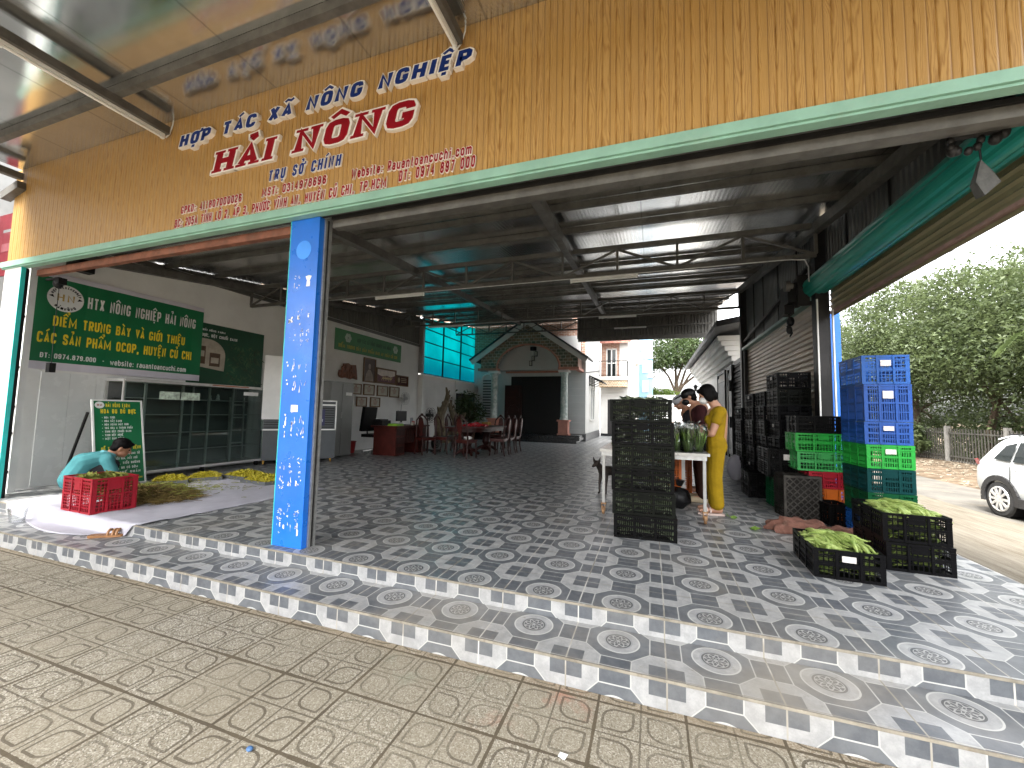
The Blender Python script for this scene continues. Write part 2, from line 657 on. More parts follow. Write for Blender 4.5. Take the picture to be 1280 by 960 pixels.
def brick_material(name, c1, c2, mort, bw, bh):
    m, b = begin(name)
    x, y, z = pos()
    n = X.nt.nodes.new('ShaderNodeTexBrick')
    X.put(n.inputs['Vector'], vec(x + y, z, 0))
    n.inputs['Scale'].default_value = 1
    n.inputs['Brick Width'].default_value = bw
    n.inputs['Row Height'].default_value = bh
    n.inputs['Mortar Size'].default_value = .012
    n.inputs['Color1'].default_value = (*c1, 1)
    n.inputs['Color2'].default_value = (*c2, 1)
    n.inputs['Mortar'].default_value = (*mort, 1)
    c = mixc(noise(vec(x, y, z), 6, 5).ramp(.3, .7) * .4, X(n.outputs[0]), mul(c1, .6))
    setp(b, c, X(.75), bump=X(n.outputs[1]), bstr=.5, bdist=-.01)
    return m


m_brick = brick_material('red_brick_cladding', (.36, .16, .10), (.50, .30, .20), (.55, .5, .44), .24, .08)
m_mosaic = brick_material('green_brown_mosaic', (.10, .14, .10), (.34, .22, .14), (.50, .47, .40), .20, .13)
m_mosaic_tan = brick_material('tan_mosaic', (.45, .32, .18), (.30, .18, .10), (.6, .55, .45), .13, .09)
m_rooftile = brick_material('red_roof_tile', (.42, .17, .13), (.52, .24, .18), (.25, .10, .08), .22, .3)


def marble():
    m, b = begin('pale_green_marble')
    x, y, z = pos()
    n = noise(vec(x, y, z), 5, 8, .7, 1.2)
    c = mixc(n.ramp(.35, .62), (.30, .40, .36), (.66, .70, .66))
    setp(b, c, X(.25))
    return m


m_marble = marble()


def cyan_sheet():
    m, b = begin('cyan_translucent_sheet')
    nt = X.nt
    x, y, z = pos()
    c = mixc(noise(vec(x, y, z), .9, 4).ramp(.3, .7), (.0, .34, .37), (.0, .47, .49))
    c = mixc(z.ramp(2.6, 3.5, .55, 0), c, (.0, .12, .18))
    tr = nt.nodes.new('ShaderNodeBsdfTranslucent')
    X.put(tr.inputs[0], c)
    mx = nt.nodes.new('ShaderNodeMixShader')
    mx.inputs[0].default_value = .8
    setp(b, c, X(.35))
    nt.links.new(b.outputs[0], mx.inputs[1])
    nt.links.new(tr.outputs[0], mx.inputs[2])
    nt.links.new(mx.outputs[0], nt.nodes['Material Output'].inputs[0])
    return m


m_cyan = cyan_sheet()


def glass_material(name, tint=(.86, .92, .91), refl=.9, rough=.03):
    m, b = begin(name)
    nt = X.nt
    t = nt.nodes.new('ShaderNodeBsdfTransparent')
    t.inputs[0].default_value = (*tint, 1)
    g = nt.nodes.new('ShaderNodeBsdfGlossy')
    g.inputs['Roughness'].default_value = rough
    fr = nt.nodes.new('ShaderNodeFresnel')
    fr.inputs[0].default_value = 1.5
    mx = nt.nodes.new('ShaderNodeMixShader')
    nt.links.new((X(fr.outputs[0]) * refl).clamp().v, mx.inputs[0])
    nt.links.new(t.outputs[0], mx.inputs[1])
    nt.links.new(g.outputs[0], mx.inputs[2])
    nt.links.new(mx.outputs[0], nt.nodes['Material Output'].inputs[0])
    nt.nodes.remove(b)
    return m


m_glass = glass_material('cabinet_glass', (.80, .88, .86), 1.3)
m_bag = glass_material('clear_plastic_film', (.93, .95, .94), 1.4, .18)
m_carglass = MT('tinted_car_glass', (.012, .016, .017), .06, 0, .1, 2)


def leaf_material(name, c1, c2, trans=.35, scale=.9):
    m, b = begin(name)
    nt = X.nt
    x, y, z = pos()
    W3 = vec(x, y, z)
    n = noise(W3, scale, 4, .6) * .55 + noise(W3, scale * 9, 3) * .45
    c = mixc(n.ramp(.32, .68), c1, c2)
    setp(b, c, X(.5), spec=.35)
    tr = nt.nodes.new('ShaderNodeBsdfTranslucent')
    X.put(tr.inputs[0], mixc(.5, c, mul(c2, 1.1)))
    mx = nt.nodes.new('ShaderNodeMixShader')
    mx.inputs[0].default_value = trans
    nt.links.new(b.outputs[0], mx.inputs[1])
    nt.links.new(tr.outputs[0], mx.inputs[2])
    nt.links.new(mx.outputs[0], nt.nodes['Material Output'].inputs[0])
    return m


m_leaf = leaf_material('hedge_leaves', (.036, .056, .019), (.098, .124, .050), .45)
m_leaf2 = leaf_material('tree_leaves', (.024, .045, .013), (.062, .090, .028))
m_leaf3 = leaf_material('bright_shrub_leaves', (.05, .09, .011), (.11, .16, .022))
m_palm = leaf_material('palm_frond', (.045, .075, .025), (.13, .17, .06))
m_bark = MT('bark', (.09, .065, .045), .9, 0, .4, 6, .8, 25, .2)
m_pod = leaf_material('green_pods', (.13, .21, .035), (.40, .48, .15), .15, 14)
m_veg = leaf_material('bundled_greens', (.045, .12, .015), (.22, .34, .07), .25, 10)
m_vegdark = leaf_material('packed_greens', (.12, .17, .08), (.48, .54, .38), .2, 9)
m_flower = leaf_material('dried_yellow_flowers', (.34, .30, .020), (.66, .56, .06), .2, 18)
m_roots = MT('dried_roots', (.15, .105, .035), .9, 0, .6, 14, .3, 60, .2)
m_rootsg = MT('dried_green_stems', (.22, .23, .05), .85, 0, .5, 14, .3, 60, .2)
m_cloth = MT('white_tarp', (.40, .39, .435), .8, 0, .06, 3, .12, 30, .2, .12, (.5, .46, .42))
m_skin = MT('skin', (.42, .22, .14), .5, 0, .1, 12)
m_skin2 = MT('tanned_skin', (.30, .145, .085), .5, 0, .1, 12)
m_hair = MT('black_hair', (.005, .0045, .0045), .5, 0, .4, 40, spec=.06)
m_mask = MT('white_face_mask', (.72, .72, .70), .8, 0, .04, 20)


# ------------------------------------------------------------------ stroke lettering
def _g():
    G = {}
    O = [(.3, 1), (.1, .95), (0, .78), (0, .22), (.1, .05), (.3, 0), (.7, 0), (.9, .05), (1, .22), (1, .78), (.9, .95), (.7, 1)]
    Cc = [(1, .73), (1, .8), (.9, .95), (.7, 1), (.3, 1), (.1, .95), (0, .78), (0, .22), (.1, .05), (.3, 0), (.7, 0), (.9, .05), (1, .2), (1, .27)]
    G['A'] = [[(0, 0), (.5, 1.02), (1, 0)], [(.2, .28), (.8, .28)]]
    G['B'] = [[(.55, .53), (.85, .56), (.97, .68), (.97, .86), (.8, 1), (0, 1), (0, 0), (.82, 0), (1, .14), (1, .38), (.85, .53), (0, .53)]]
    G['C'] = [Cc]
    G['D'] = [[(0, 0), (0, 1), (.65, 1), (.9, .93), (1, .76), (1, .24), (.9, .07), (.65, 0), 'c']]
    G['Đ'] = G['D'] + [[(-.3, .52), (.45, .52)]]
    G['E'] = [[(1, 1), (0, 1), (0, 0), (1, 0)], [(0, .52), (.85, .52)]]
    G['F'] = [[(1, 1), (0, 1), (0, -.09)], [(0, .5), (.85, .5)]]
    G['G'] = [Cc[:-1] + [(1, .42), (.6, .42)]]
    G['H'] = [[(0, -.09), (0, 1.09)], [(1, -.09), (1, 1.09)], [(0, .52), (1, .52)]]
    G['I'] = [[(.5, -.09), (.5, 1.09)]]
    G['K'] = [[(0, -.09), (0, 1.09)], [(1, 1.06), (.12, .45)], [(.3, .6), (1.02, -.06)]]
    G['L'] = [[(0, 1.09), (0, 0), (1, 0)]]
    G['M'] = [[(0, -.09), (0, 1), (.5, .2), (1, 1), (1, -.09)]]
    G['N'] = [[(0, -.09), (0, 1), (1, 0), (1, 1.09)]]
    G['O'] = [O + ['c']]
    G['P'] = [[(0, -.09), (0, 1), (.75, 1), (1, .88), (1, .56), (.75, .44), (0, .44)]]
    G['Q'] = [O + ['c'], [(.6, .25), (1.05, -.12)]]
    G['R'] = G['P'] + [[(.55, .44), (1, -.06)]]
    G['S'] = [[(1, .72), (.97, .9), (.75, 1), (.25, 1), (.03, .9), (.03, .66), (.25, .54), (.75, .46), (.97, .34), (.97, .1), (.75, 0), (.25, 0), (.03, .1), (0, .28)]]
    G['T'] = [[(-.05, 1), (1.05, 1)], [(.5, 1), (.5, -.09)]]
    G['U'] = [[(0, 1.09), (0, .22), (.1, .05), (.3, 0), (.7, 0), (.9, .05), (1, .22), (1, 1.09)]]
    G['V'] = [[(0, 1.06), (.5, 0), (1, 1.06)]]
    G['W'] = [[(0, 1.06), (.25, 0), (.5, .8), (.75, 0), (1, 1.06)]]
    G['X'] = [[(0, 1.06), (1, -.06)], [(1, 1.06), (0, -.06)]]
    G['Y'] = [[(0, 1.06), (.5, .45), (1, 1.06)], [(.5, .45), (.5, -.09)]]
    G['Z'] = [[(0, 1), (1, 1), (0, 0), (1, 0)]]
    G['0'] = [O + ['c']]
    G['1'] = [[(.1, .78), (.55, 1), (.55, -.09)]]
    G['2'] = [[(0, .7), (.05, .9), (.3, 1), (.7, 1), (.95, .88), (.95, .62), (0, .08), (0, 0), (1, 0)]]
    G['3'] = [[(0, .75), (.1, .95), (.3, 1), (.7, 1), (.95, .88), (.95, .64), (.7, .53), (.4, .53)], [(.7, .53), (1, .4), (1, .14), (.7, 0), (.3, 0), (.05, .08), (0, .28)]]
    G['4'] = [[(.75, -.09), (.75, 1), (0, .28), (1.05, .28)]]
    G['5'] = [[(.95, 1), (.08, 1), (.05, .55), (.3, .6), (.7, .6), (1, .46), (1, .14), (.7, 0), (.3, 0), (.05, .08), (0, .26)]]
    G['6'] = [[(.95, .75), (.9, .92), (.7, 1), (.3, 1), (.05, .85), (0, .2), (.3, 0), (.7, 0), (1, .15), (1, .42), (.7, .56), (.3, .56), (.02, .42)]]
    G['7'] = [[(0, 1), (1, 1), (.35, -.09)]]
    G['8'] = [[(.3, .53), (.05, .65), (.05, .88), (.3, 1), (.7, 1), (.95, .88), (.95, .65), (.7, .53), (1, .4), (1, .13), (.7, 0), (.3, 0), (0, .13), (0, .4), 'c'], [(.3, .53), (.7, .53)]]
    G['9'] = [[(.05, .25), (.1, .08), (.3, 0), (.7, 0), (.95, .15), (1, .8), (.7, 1), (.3, 1), (0, .85), (0, .58), (.3, .44), (.7, .44), (.98, .58)]]
    o = [(.3, .68), (.05, .6), (0, .48), (0, .2), (.05, .08), (.3, 0), (.7, 0), (.95, .08), (1, .2), (1, .48), (.95, .6), (.7, .68)]
    G['a'] = [[(.05, .6), (.3, .68), (.7, .68), (.95, .58), (.95, -.09)], [(.95, .38), (.3, .38), (.03, .28), (.03, .1), (.3, 0), (.7, 0), (.95, .12)]]
    G['b'] = [[(0, 1.05), (0, -.05)], o + ['c']]
    G['c'] = [[(1, .44), (.95, .6), (.7, .68), (.3, .68), (.05, .6), (0, .48), (0, .2), (.05, .08), (.3, 0), (.7, 0), (.95, .08), (1, .22)]]
    G['e'] = [[(0, .34), (1, .34), (1, .5), (.7, .68), (.3, .68), (0, .5), (0, .18), (.3, 0), (.7, 0), (.98, .14)]]
    G['h'] = [[(0, -.09), (0, 1.05)], [(0, .55), (.3, .68), (.7, .68), (1, .54), (1, -.09)]]
    G['i'] = [[(.5, -.09), (.5, .72)], [(.5, .86), (.5, 1.04)]]
    G['m'] = [[(0, -.09), (0, .72)], [(0, .6), (.25, .68), (.5, .58), (.5, -.09)], [(.5, .6), (.75, .68), (1, .58), (1, -.09)]]
    G['n'] = [[(0, -.09), (0, .72)], [(0, .55), (.3, .68), (.7, .68), (1, .54), (1, -.09)]]
    G['o'] = [o + ['c']]
    G['r'] = [[(.1, -.09), (.1, .72)], [(.1, .52), (.45, .68), (.95, .68)]]
    G['s'] = [[(.95, .56), (.7, .68), (.3, .68), (.05, .58), (.05, .44), (.3, .36), (.7, .33), (.97, .24), (.97, .1), (.7, 0), (.3, 0), (.02, .12)]]
    G['t'] = [[(.35, .98), (.35, .12), (.6, 0), (1, 0)], [(-.05, .66), (.95, .66)]]
    G['u'] = [[(0, .72), (0, .14), (.3, 0), (.7, 0), (1, .14)], [(1, .72), (1, -.09)]]
    G['w'] = [[(0, .72), (.25, 0), (.5, .55), (.75, 0), (1, .72)]]
    G['.'] = [[(.5, -.09), (.5, .12)]]
    G[','] = [[(.6, .12), (.35, -.22)]]
    G[':'] = [[(.5, -.05), (.5, .14)], [(.5, .5), (.5, .69)]]
    G['-'] = [[(0, .4), (1, .4)]]
    G['*'] = [[(.2, .35), (.8, .65)], [(.2, .65), (.8, .35)]]
    G['&'] = [[(1, 0), (.15, .75), (.2, .95), (.5, 1), (.7, .85), (.1, .3), (.1, .1), (.4, 0), (1, .4)]]
    return G


GL = _g()
WD = {'I': .22, 'i': .25, '.': .25, ',': .28, ':': .25, ' ': .42, 'M': .86, 'W': .95, 'm': .85, 'w': .75, '1': .42, '-': .45, 't': .42, 'r': .42, '*': .4, 'L': .5, 'E': .5, 'F': .5, 'T': .58}
ACC = {'\u0301': [[(-.12, 0), (.2, .22)]], '\u0300': [[(-.2, .22), (.12, 0)]], '\u0302': [[(-.28, 0), (0, .2), (.28, 0)]],
       '\u0303': [[(-.32, .04), (-.14, .16), (.12, .06), (.3, .18)]], '\u0306': [[(-.28, .2), (-.1, .04), (.1, .04), (.28, .2)]],
       '\u0309': [[(-.14, .22), (.1, .26), (.14, .14), (0, .02)]]}


def ribbon(pl, hw, ext=0, closed=False):
    """left/right offset points of a polyline with mitred joints"""
    P = [Vector((p[0], p[1])) for p in pl]
    n = len(P)
    if ext and not closed:
        P[0] = P[0] - (P[1] - P[0]).normalized() * ext
        P[-1] = P[-1] + (P[-1] - P[-2]).normalized() * ext
    out = []
    for i in range(n):
        a = P[i] - P[i - 1] if (i or closed) else P[1] - P[0]
        b = P[(i + 1) % n] - P[i] if (i < n - 1 or closed) else P[-1] - P[-2]
        a, b = a.normalized(), b.normalized()
        na, nb = Vector((-a.y, a.x)), Vector((-b.y, b.x))
        mt = (na + nb)
        if mt.length < 1e-4:
            mt = na
        mt.normalize()
        k = 1 / max(.72, mt.dot(nb))
        out.append((P[i] + mt * hw * k, P[i] - mt * hw * k))
    return out


def glyph_strokes(ch):
    base = ch
    marks = []
    if ch not in GL:
        d = unicodedata.normalize('NFD', ch)
        base, marks = d[0], list(d[1:])
    if base not in GL:
        base = base.upper() if base.upper() in GL else '-'
    return base, marks


def lettering(mb, text, O, U, V, N, h, width=None, s=.2, shear=0.0, back=0.0, depth=.002, gap=.24, thick=None, wide=1.0, slab=False):
    """strokes of `text` on a plane; mb.m 0 = face colour, 1 = backing colour.  h = cap height (m)"""
    O, U, V, N = Vector(O), Vector(U).normalized(), Vector(V).normalized(), Vector(N).normalized()
    lay = []
    cx = 0.0
    for ch in text:
        b, mk = glyph_strokes(ch) if ch != ' ' else (' ', [])
        w = WD.get(b, .56) * wide
        if slab:
            w = {'I': .34, ' ': .35}.get(b, .72)
        lay.append((b, mk, cx, w))
        cx += w + gap
    total = cx - gap
    kx = 1.0
    if width:
        kx = width / (total * h)
    seq = [0]

    def put(pl, hw, closed=False, fk=1.0):
        seq[0] += 1
        dz = (seq[0] % 9) * .00022

        def face(hw2, ext, d0, d1):
            rb = ribbon(pl, hw2, ext, closed)
            n = len(rb)
            vs, fs = [], []
            for l, r in rb:
                for d in (d0, d1):
                    for q in (l, r):
                        x, y = (q.x + shear * q.y) * h * kx, q.y * h
                        vs.append(O + U * x + V * y + N * d)
            for i in range(n if closed else n - 1):
                a, c = i * 4, ((i + 1) % n) * 4
                fs += [(a + 2, a + 3, c + 3, c + 2), (a, a + 2, c + 2, c), (a + 3, a + 1, c + 1, c + 3)]
            if not closed:
                fs += [(0, 1, 3, 2), ((n - 1) * 4 + 1, (n - 1) * 4, (n - 1) * 4 + 2, (n - 1) * 4 + 3)]
            mb.add(vs, fs)
        if back:
            mb.m = 1
            face(hw + back / h, back / h, 0, (thick or depth) + dz)
            mb.m = 0
            face(hw, 0, (thick or depth), (thick or depth) + .0024 + dz)
        else:
            face(hw, 0, 0, depth + dz)
    for b, mk, x0, w in lay:
        if b == ' ':
            continue
        sw = s
        ins = min(sw / 2, w / 2.01)
        X0, X1 = x0 + ins, x0 + w - ins
        y0, y1 = sw * .46, 1 - sw * .46
        mp = lambda p: (X0 + (X1 - X0) * p[0], y0 + (y1 - y0) * p[1])
        for pl in GL[b]:
            cl = pl[-1] == 'c'
            q = [mp(p) for p in (pl[:-1] if cl else pl)]
            put(q, sw / 2, cl)
        if slab:
            for fx, fy in {'H': [(0, 0), (1, 0), (0, 1), (1, 1)], 'A': [(0, 0), (1, 0)], 'I': [(.5, 0), (.5, 1)], 'N': [(0, 0), (0, 1), (1, 1)]}.get(b, []):
                gx = X0 + (X1 - X0) * fx
                gy = .055 if fy == 0 else .945
                put([(gx - .19, gy), (gx + .19, gy)], .055)
        yt = (.76 if b in 'aceimnorsuw' and b.islower() else 1.0) + sw * .55
        xm = x0 + w / 2
        st = 0
        for k in mk:
            if k == '\u0323':
                put([(xm - sw * .45, -sw * .85), (xm + sw * .45, -sw * .85)], sw * .42)
            elif k == '\u031b':
                put([(x0 + w - sw * .5, .86), (x0 + w + sw * .5, .93), (x0 + w + sw * .55, 1.12)], sw * .33)
            elif k in ACC:
                for pl in ACC[k]:
                    dx = .24 if st else 0
                    dy = .16 if st else 0
                    put([(xm + dx + p[0] * .85, yt + dy + p[1]) for p in pl], sw * .33)
                st += 1
    return total * h * kx


# ------------------------------------------------------------------ the ground
def sheet_grid(name, xs, ys, zf, mat):
    vs = [(x, y, zf(x, y)) for y in ys for x in xs]
    n = len(xs)
    fs = [(j * n + i, j * n + i + 1, (j + 1) * n + i + 1, (j + 1) * n + i) for j in range(len(ys) - 1) for i in range(n - 1)]
    mb = MB()
    mb.add(vs, fs)
    return S(mb.build(name, mat, smooth=True))


mb = MB(); mb.poly([(-600, -600, -.75), (600, -600, -.75), (600, 900, -.75), (-600, 900, -.75)])
S(mb.build('ground', m_dirt))
mb = MB(); mb.box(-14, -9, -.74, 4.6, -.494, -.25)
S(mb.build('sidewalk', m_pave))
mb = MB(); mb.box(-60, -30, -.74, 60, -9.004, -.40)
S(mb.build('main_road', m_road))
# tiled platform and its step
mb = MB()
mb.m = 0; mb.poly([(-7.3, -.1, 0), (3.76, -.1, 0), (3.76, 32, 0), (-7.3, 32, 0)])
mb.m = 1; mb.poly([(-7.3, -.1, -.115), (3.76, -.1, -.115), (3.76, -.1, 0), (-7.3, -.1, 0)])
mb.m = 0; mb.poly([(3.76, -.1, -.7), (3.76, 32, -.7), (3.76, 32, 0), (3.76, -.1, 0)])
S(mb.build('tiled_floor', [m_floor, m_riser_top]))
mb = MB()
mb.m = 0; mb.poly([(-7.3, -.49, -.1115), (3.9, -.49, -.1115), (3.9, -.09, -.1115), (-7.3, -.09, -.1115)])
mb.m = 1; mb.poly([(-7.3, -.49, -.26), (3.9, -.49, -.26), (3.9, -.49, -.1115), (-7.3, -.49, -.1115)])
mb.m = 0; mb.poly([(3.9, -.49, -.7), (3.9, -.09, -.7), (3.9, -.09, -.1115), (3.9, -.49, -.1115)])
S(mb.build('lower_step', [m_tread, m_riser_low]))
m_nose = MT('grout_edge', (.24, .215, .17), .7, 0, .3, 9, .1, 60, .3, .6, (.13, .10, .07))
mb = MB()
mb.box(-7.3, -.106, -.010, 3.76, -.0985, .0035)
mb.box(-7.3, -.496, -.121, 3.9, -.4885, -.108)
S(mb.build('step_edge', m_nose))
rz_ = random.Random(3)
sheet_grid('sandy_ramp', [3.765, 4.3, 5, 5.8, 6.6, 7.3], [-.48, 1, 2.5, 4, 6, 9, 14, 22, 40],
           lambda x, y: -.012 - .57 * min(1, max(0, (x - 3.76) / 3.3)) ** 1.1 + (rz_.random() - .5) * .008, m_sand)
mb = MB(); mb.box(7.25, -9, -.74, 9.4, 40, -.585)
S(mb.build('side_road', m_road))
sheet_grid('roadside_verge', [9.4, 9.8, 10.5, 11.5, 12.8, 16, 24], [-2, 4, 8, 11, 14, 18, 24, 32, 45],
           lambda x, y: -.58 + min(.16, max(0, (x - 9.4)) * .12) + (rz_.random() - .5) * .05, m_dirt)
mb = MB(); mb.box(4.62, -9, -.74, 7.2, -.5, -.50)
S(mb.build('street_corner', m_sand))

# rubble and dry leaves on the verge
m_litter = MT('verge_rubble', (.19, .16, .12), .9, 0, .6, 20, .2, 40, .2, .5, (.12, .08, .05))
mb = MB()
rl = random.Random(11)
for i in range(900):
    x, y = rl.uniform(9.5, 12.5), rl.uniform(5, 26)
    r = rl.uniform(.015, .07)
    z = -.58 + min(.16, (x - 9.4) * .12) + r * .25
    M = Matrix.Rotation(rl.uniform(0, 6.3), 3, 'Z') @ Matrix.Rotation(rl.uniform(-.5, .5), 3, 'X')
    mb.obox((x, y, z), (r * rl.uniform(1, 2.6), r * rl.uniform(.8, 1.5), r * rl.uniform(.2, .7)), M)
tag(mb.build('verge_rubble', m_litter), 'stones and dry leaf litter along the foot of the picket fence', 'rubble', kind='stuff')

# ------------------------------------------------------------------ front: sign fascia, pillars
YF = -.06
ZF0, ZF1 = 2.955, 4.168
sign = T('shop_sign', 'wide wood-grain fascia board with raised red and blue shop lettering', 'shop sign', (-1.7, YF, ZF0))
# V-grooved boards
prof = []
x = -6.62
while x < 4.3:
    prof += [(x, YF, 0), (x + .006, YF - .007, 0), (x + .0865, YF - .007, 0)]
    x += .0925
prof.append((x, YF, 0))
mb = MB(); mb.sheet(prof, (0, 0, ZF0), (0, 0, ZF1))
mb.box(-6.62, YF + .004, ZF0, 4.3, YF + .05, ZF1)
mb.build('panel', m_wood, sign)
mb = MB()
mb.box(-6.72, YF - .03, 2.885, 4.3, YF + .06, 2.954)
mb.box(-6.72, YF - .012, 2.868, 4.3, YF + .06, 2.8845)
mb.build('bottom_trim', m_green_trim, sign)
UX, UZ, NF = (1, 0, 0), (0, 0, 1), (0, -1, 0)
yl = YF - .007


def sign_line(text, x0, x1, z0, h, mat, s, shear, back, thick, slab=False, gap=.24, wide=1.0):
    mb = MB()
    lettering(mb, text, (x0, yl, z0), UX, UZ, NF, h, x1 - x0, s, shear, back, 0, gap, thick, wide, slab)
    return mb.build('lettering', [mat, m_letter_white], sign)


sign_line('HỢP TÁC XÃ NÔNG NGHIỆP', -3.385, -.115, 3.81, .122, m_letter_blue, .235, .16, .010, .038, gap=.22, wide=1.15)
sign_line('HẢI NÔNG', -2.86, -.615, 3.445, .205, m_letter_red, .24, .14, .014, .030, True, .20)
sign_line('TRỤ SỞ CHÍNH', -2.145, -1.32, 3.245, .10, m_letter_blue, .19, .14, .005, .014, gap=.26, wide=.9)
sign_line('MST: 0314978696', -2.215, -1.47, 3.112, .078, m_letter_red, .19, .10, .005, .010)
sign_line('GPKD: 411807000026', -3.32, -2.475, 3.11, .078, m_letter_red, .19, .06, .005, .010)
sign_line('ĐC: 205A TỈNH LỘ 2, ẤP 3, PHƯỚC VĨNH AN, HUYỆN CỦ CHI, TP.HCM', -3.4, -.845, 2.975, .085, m_letter_red, .19, .10, .005, .010)
sign_line('Website: Rauantoancuchi.com', -1.2, -.09, 3.105, .085, m_letter_red, .19, .12, .005, .010)
sign_line('ĐT: 0974 897 000', -.725, -.06, 3.0, .088, m_letter_red, .20, .14, .005, .010, gap=.28)

# front beam of the shed behind the sign
pil = T('pillar', 'blue box pillar with flaked white lettering under the sign', 'pillar', (-1.74, .16, 0))
mb = MB()
mb.box(-1.905, -.012, 0, -1.575, .065, 2.866)
mb.build('shaft', m_blue, pil)
mb = MB()
mb.box(-1.573, .040, 0, -1.555, .062, 2.865); mb.box(-1.573, .090, 0, -1.555, .115, 2.865)
mb.build('shutter_guide', m_galv, pil)
mb = MB()
mb.box(-1.60, .0655, 0, -1.565, .0895, 2.865)
mb.build('guide_recess', m_steel_d, pil)
mb = MB()
mb.lathe([(.085, 0), (.085, .0012)], (0, 0, 0), 28)
d = mb.build('faded_disc', m_blue_lt, pil, w=False)
d.rotation_euler = (R(90), 0, 0)
d.location = Vector((-1.74, -.0125, 2.58)) - pil.location
mb = MB()
mb.box(-1.9065, -.0135, 0, -1.898, .062, 2.866)
mb.build('edge_strip', m_teal_edge, pil)


def flaked(mb, text, zc, h, wd, keep, seed):
    """remains of painted letters: short broken bits of each stroke"""
    rr = random.Random(seed)
    t = MB()
    lettering(t, text, (-1.74 - wd / 2, -.0125, zc), UX, UZ, NF, h, wd, .2, 0, 0, .0012, .3)
    for i in range(0, len(t.f)):
        f = t.f[i]
        P = [Vector(t.v[k]) for k in f]
        if len(P) != 4 or max(p.y for p in P) > -.0130:
            continue
        for k in range(4):
            if rr.random() < keep:
                a, b2 = rr.random(), rr.random()
                lo, hi = sorted((a, b2))
                hi = min(hi, lo + .35)
                q = [P[0].lerp(P[3], lo), P[1].lerp(P[2], lo + rr.uniform(-.1, .1)), P[1].lerp(P[2], hi), P[0].lerp(P[3], hi + rr.uniform(-.1, .1))]
                c = rr.uniform(.15, .9)
                e = rr.uniform(.05, .55)
                q[1] = q[0].lerp(q[1], min(1, c)); q[2] = q[3].lerp(q[2], min(1, c + e * .3))
                n = len(mb.v)
                mb.add(q, [(0, 1, 2, 3)])


mb = MB()
lettering(mb, 'Y', (-1.70, -.0125, 2.235), UX, UZ, NF, .115, .07, .30, 0, 0, .0013)
flaked(mb, 'DU', 2.235, .115, .17, .20, 1)
for i, (t, z, h) in enumerate([('KẾT', 1.90, .10), ('THỌC', 1.74, .13), ('TÁVY', 1.48, .10), ('TÂM', 1.30, .12), ('TÂN', 1.00, .12), ('TẤM', .90, .12), ('NẾỀ', .62, .10), ('SÁP', .48, .12), ('SẢO', .22, .10), ('ĐÌNH', .10, .14)]):
    flaked(mb, t, z, h, .25, .44, 10 + i)
mb.build('flaked_lettering', m_letter_white, pil)
mb = MB(); mb.box(-1.775, -.0155, 1.14, -1.70, -.0125, 1.20)
mb.build('small_notice', m_white, pil)

pil2 = T('pillar', 'white post with teal edge at the left end of the shop front', 'pillar', (-6.45, .05, 0))
mb = MB(); mb.box(-6.66, -.06, -.1, -6.29, -.02, 2.868); mb.build('shaft', m_white, pil2)
mb = MB(); mb.box(-6.29, -.06, -.1, -6.275, -.02, 2.868); mb.build('edge_strip', m_teal_edge, pil2)
mb = MB(); mb.box(-6.33, -.0195, 0, -6.30, .02, 2.868); mb.build('guide_recess', m_black, pil2)
mb = MB()
mb.box(-6.84, .18, 0, -6.71, .25, 2.98)
mb.build('inner_jamb', m_white, pil2)
mb = MB()
for z in (.25, .75, 1.1, 1.62, 2.3):
    mb.box(-6.79, .165, z, -6.72, .179, z + .03)
mb.build('clip', m_black, pil2)

shed_front = T('roller_rail', 'long grey steel rail with peeling edges under the fascia', 'steel rail', (.9, .16, 2.85))
mb = MB()
mb.box(-1.53, .09, 2.80, 4.2, .16, 2.868); mb.box(-1.53, .16, 2.845, 4.2, .27, 2.868)
mb.build('channel', m_steel, shed_front)
mb = MB()
mb.box(-1.53, .07, 2.868, 4.2, .10, 2.90)
mb.build('upper_flange', m_steel_d, shed_front)
shed_front2 = T('roller_rail', 'rusty red rail between white post and blue pillar', 'steel rail', (-4.2, .12, 2.85))
mb = MB(); mb.box(-6.24, .06, 2.79, -1.906, .12, 2.866); mb.build('channel', m_rustrail, shed_front2)

# ------------------------------------------------------------------ canopy in front of the sign
can = T('entrance_canopy', 'shiny ribbed metal canopy jutting out above the shop sign', 'canopy', (-1.5, -1.3, 4.2))
ZC = 4.17
mb = MB(); mb.box(-6.5, -4.8, ZC, 4.6, YF + .045, ZC + .03)  # outer stretch is unseen, lengthened to shade the steps and pavement
mb.build('soffit_sheet', m_soffit, can)
mb = MB(); mb.box(-6.5, -.56, ZC - .085, 4.6, -.50, ZC - .003); mb.build('purlin', m_steel, can)
for yp in (-1.77, -2.95, -4.1):
    mb = MB(); mb.box(-6.5, yp - .03, ZC - .085, 4.6, yp + .03, ZC - .003); mb.build('purlin', m_steel, can)
for xr in (-3.62, -.225, 2.9, -6.42):
    mb = MB(); mb.box(xr - .04, -4.76, ZC - .165, xr + .04, YF - .03, ZC - .0855); mb.build('rafter', m_steel, can)
mb = MB(); mb.box(-6.5, -4.86, ZC - .1, 4.6, -4.802, ZC + .06); mb.build('fascia_edge', m_galv, can)


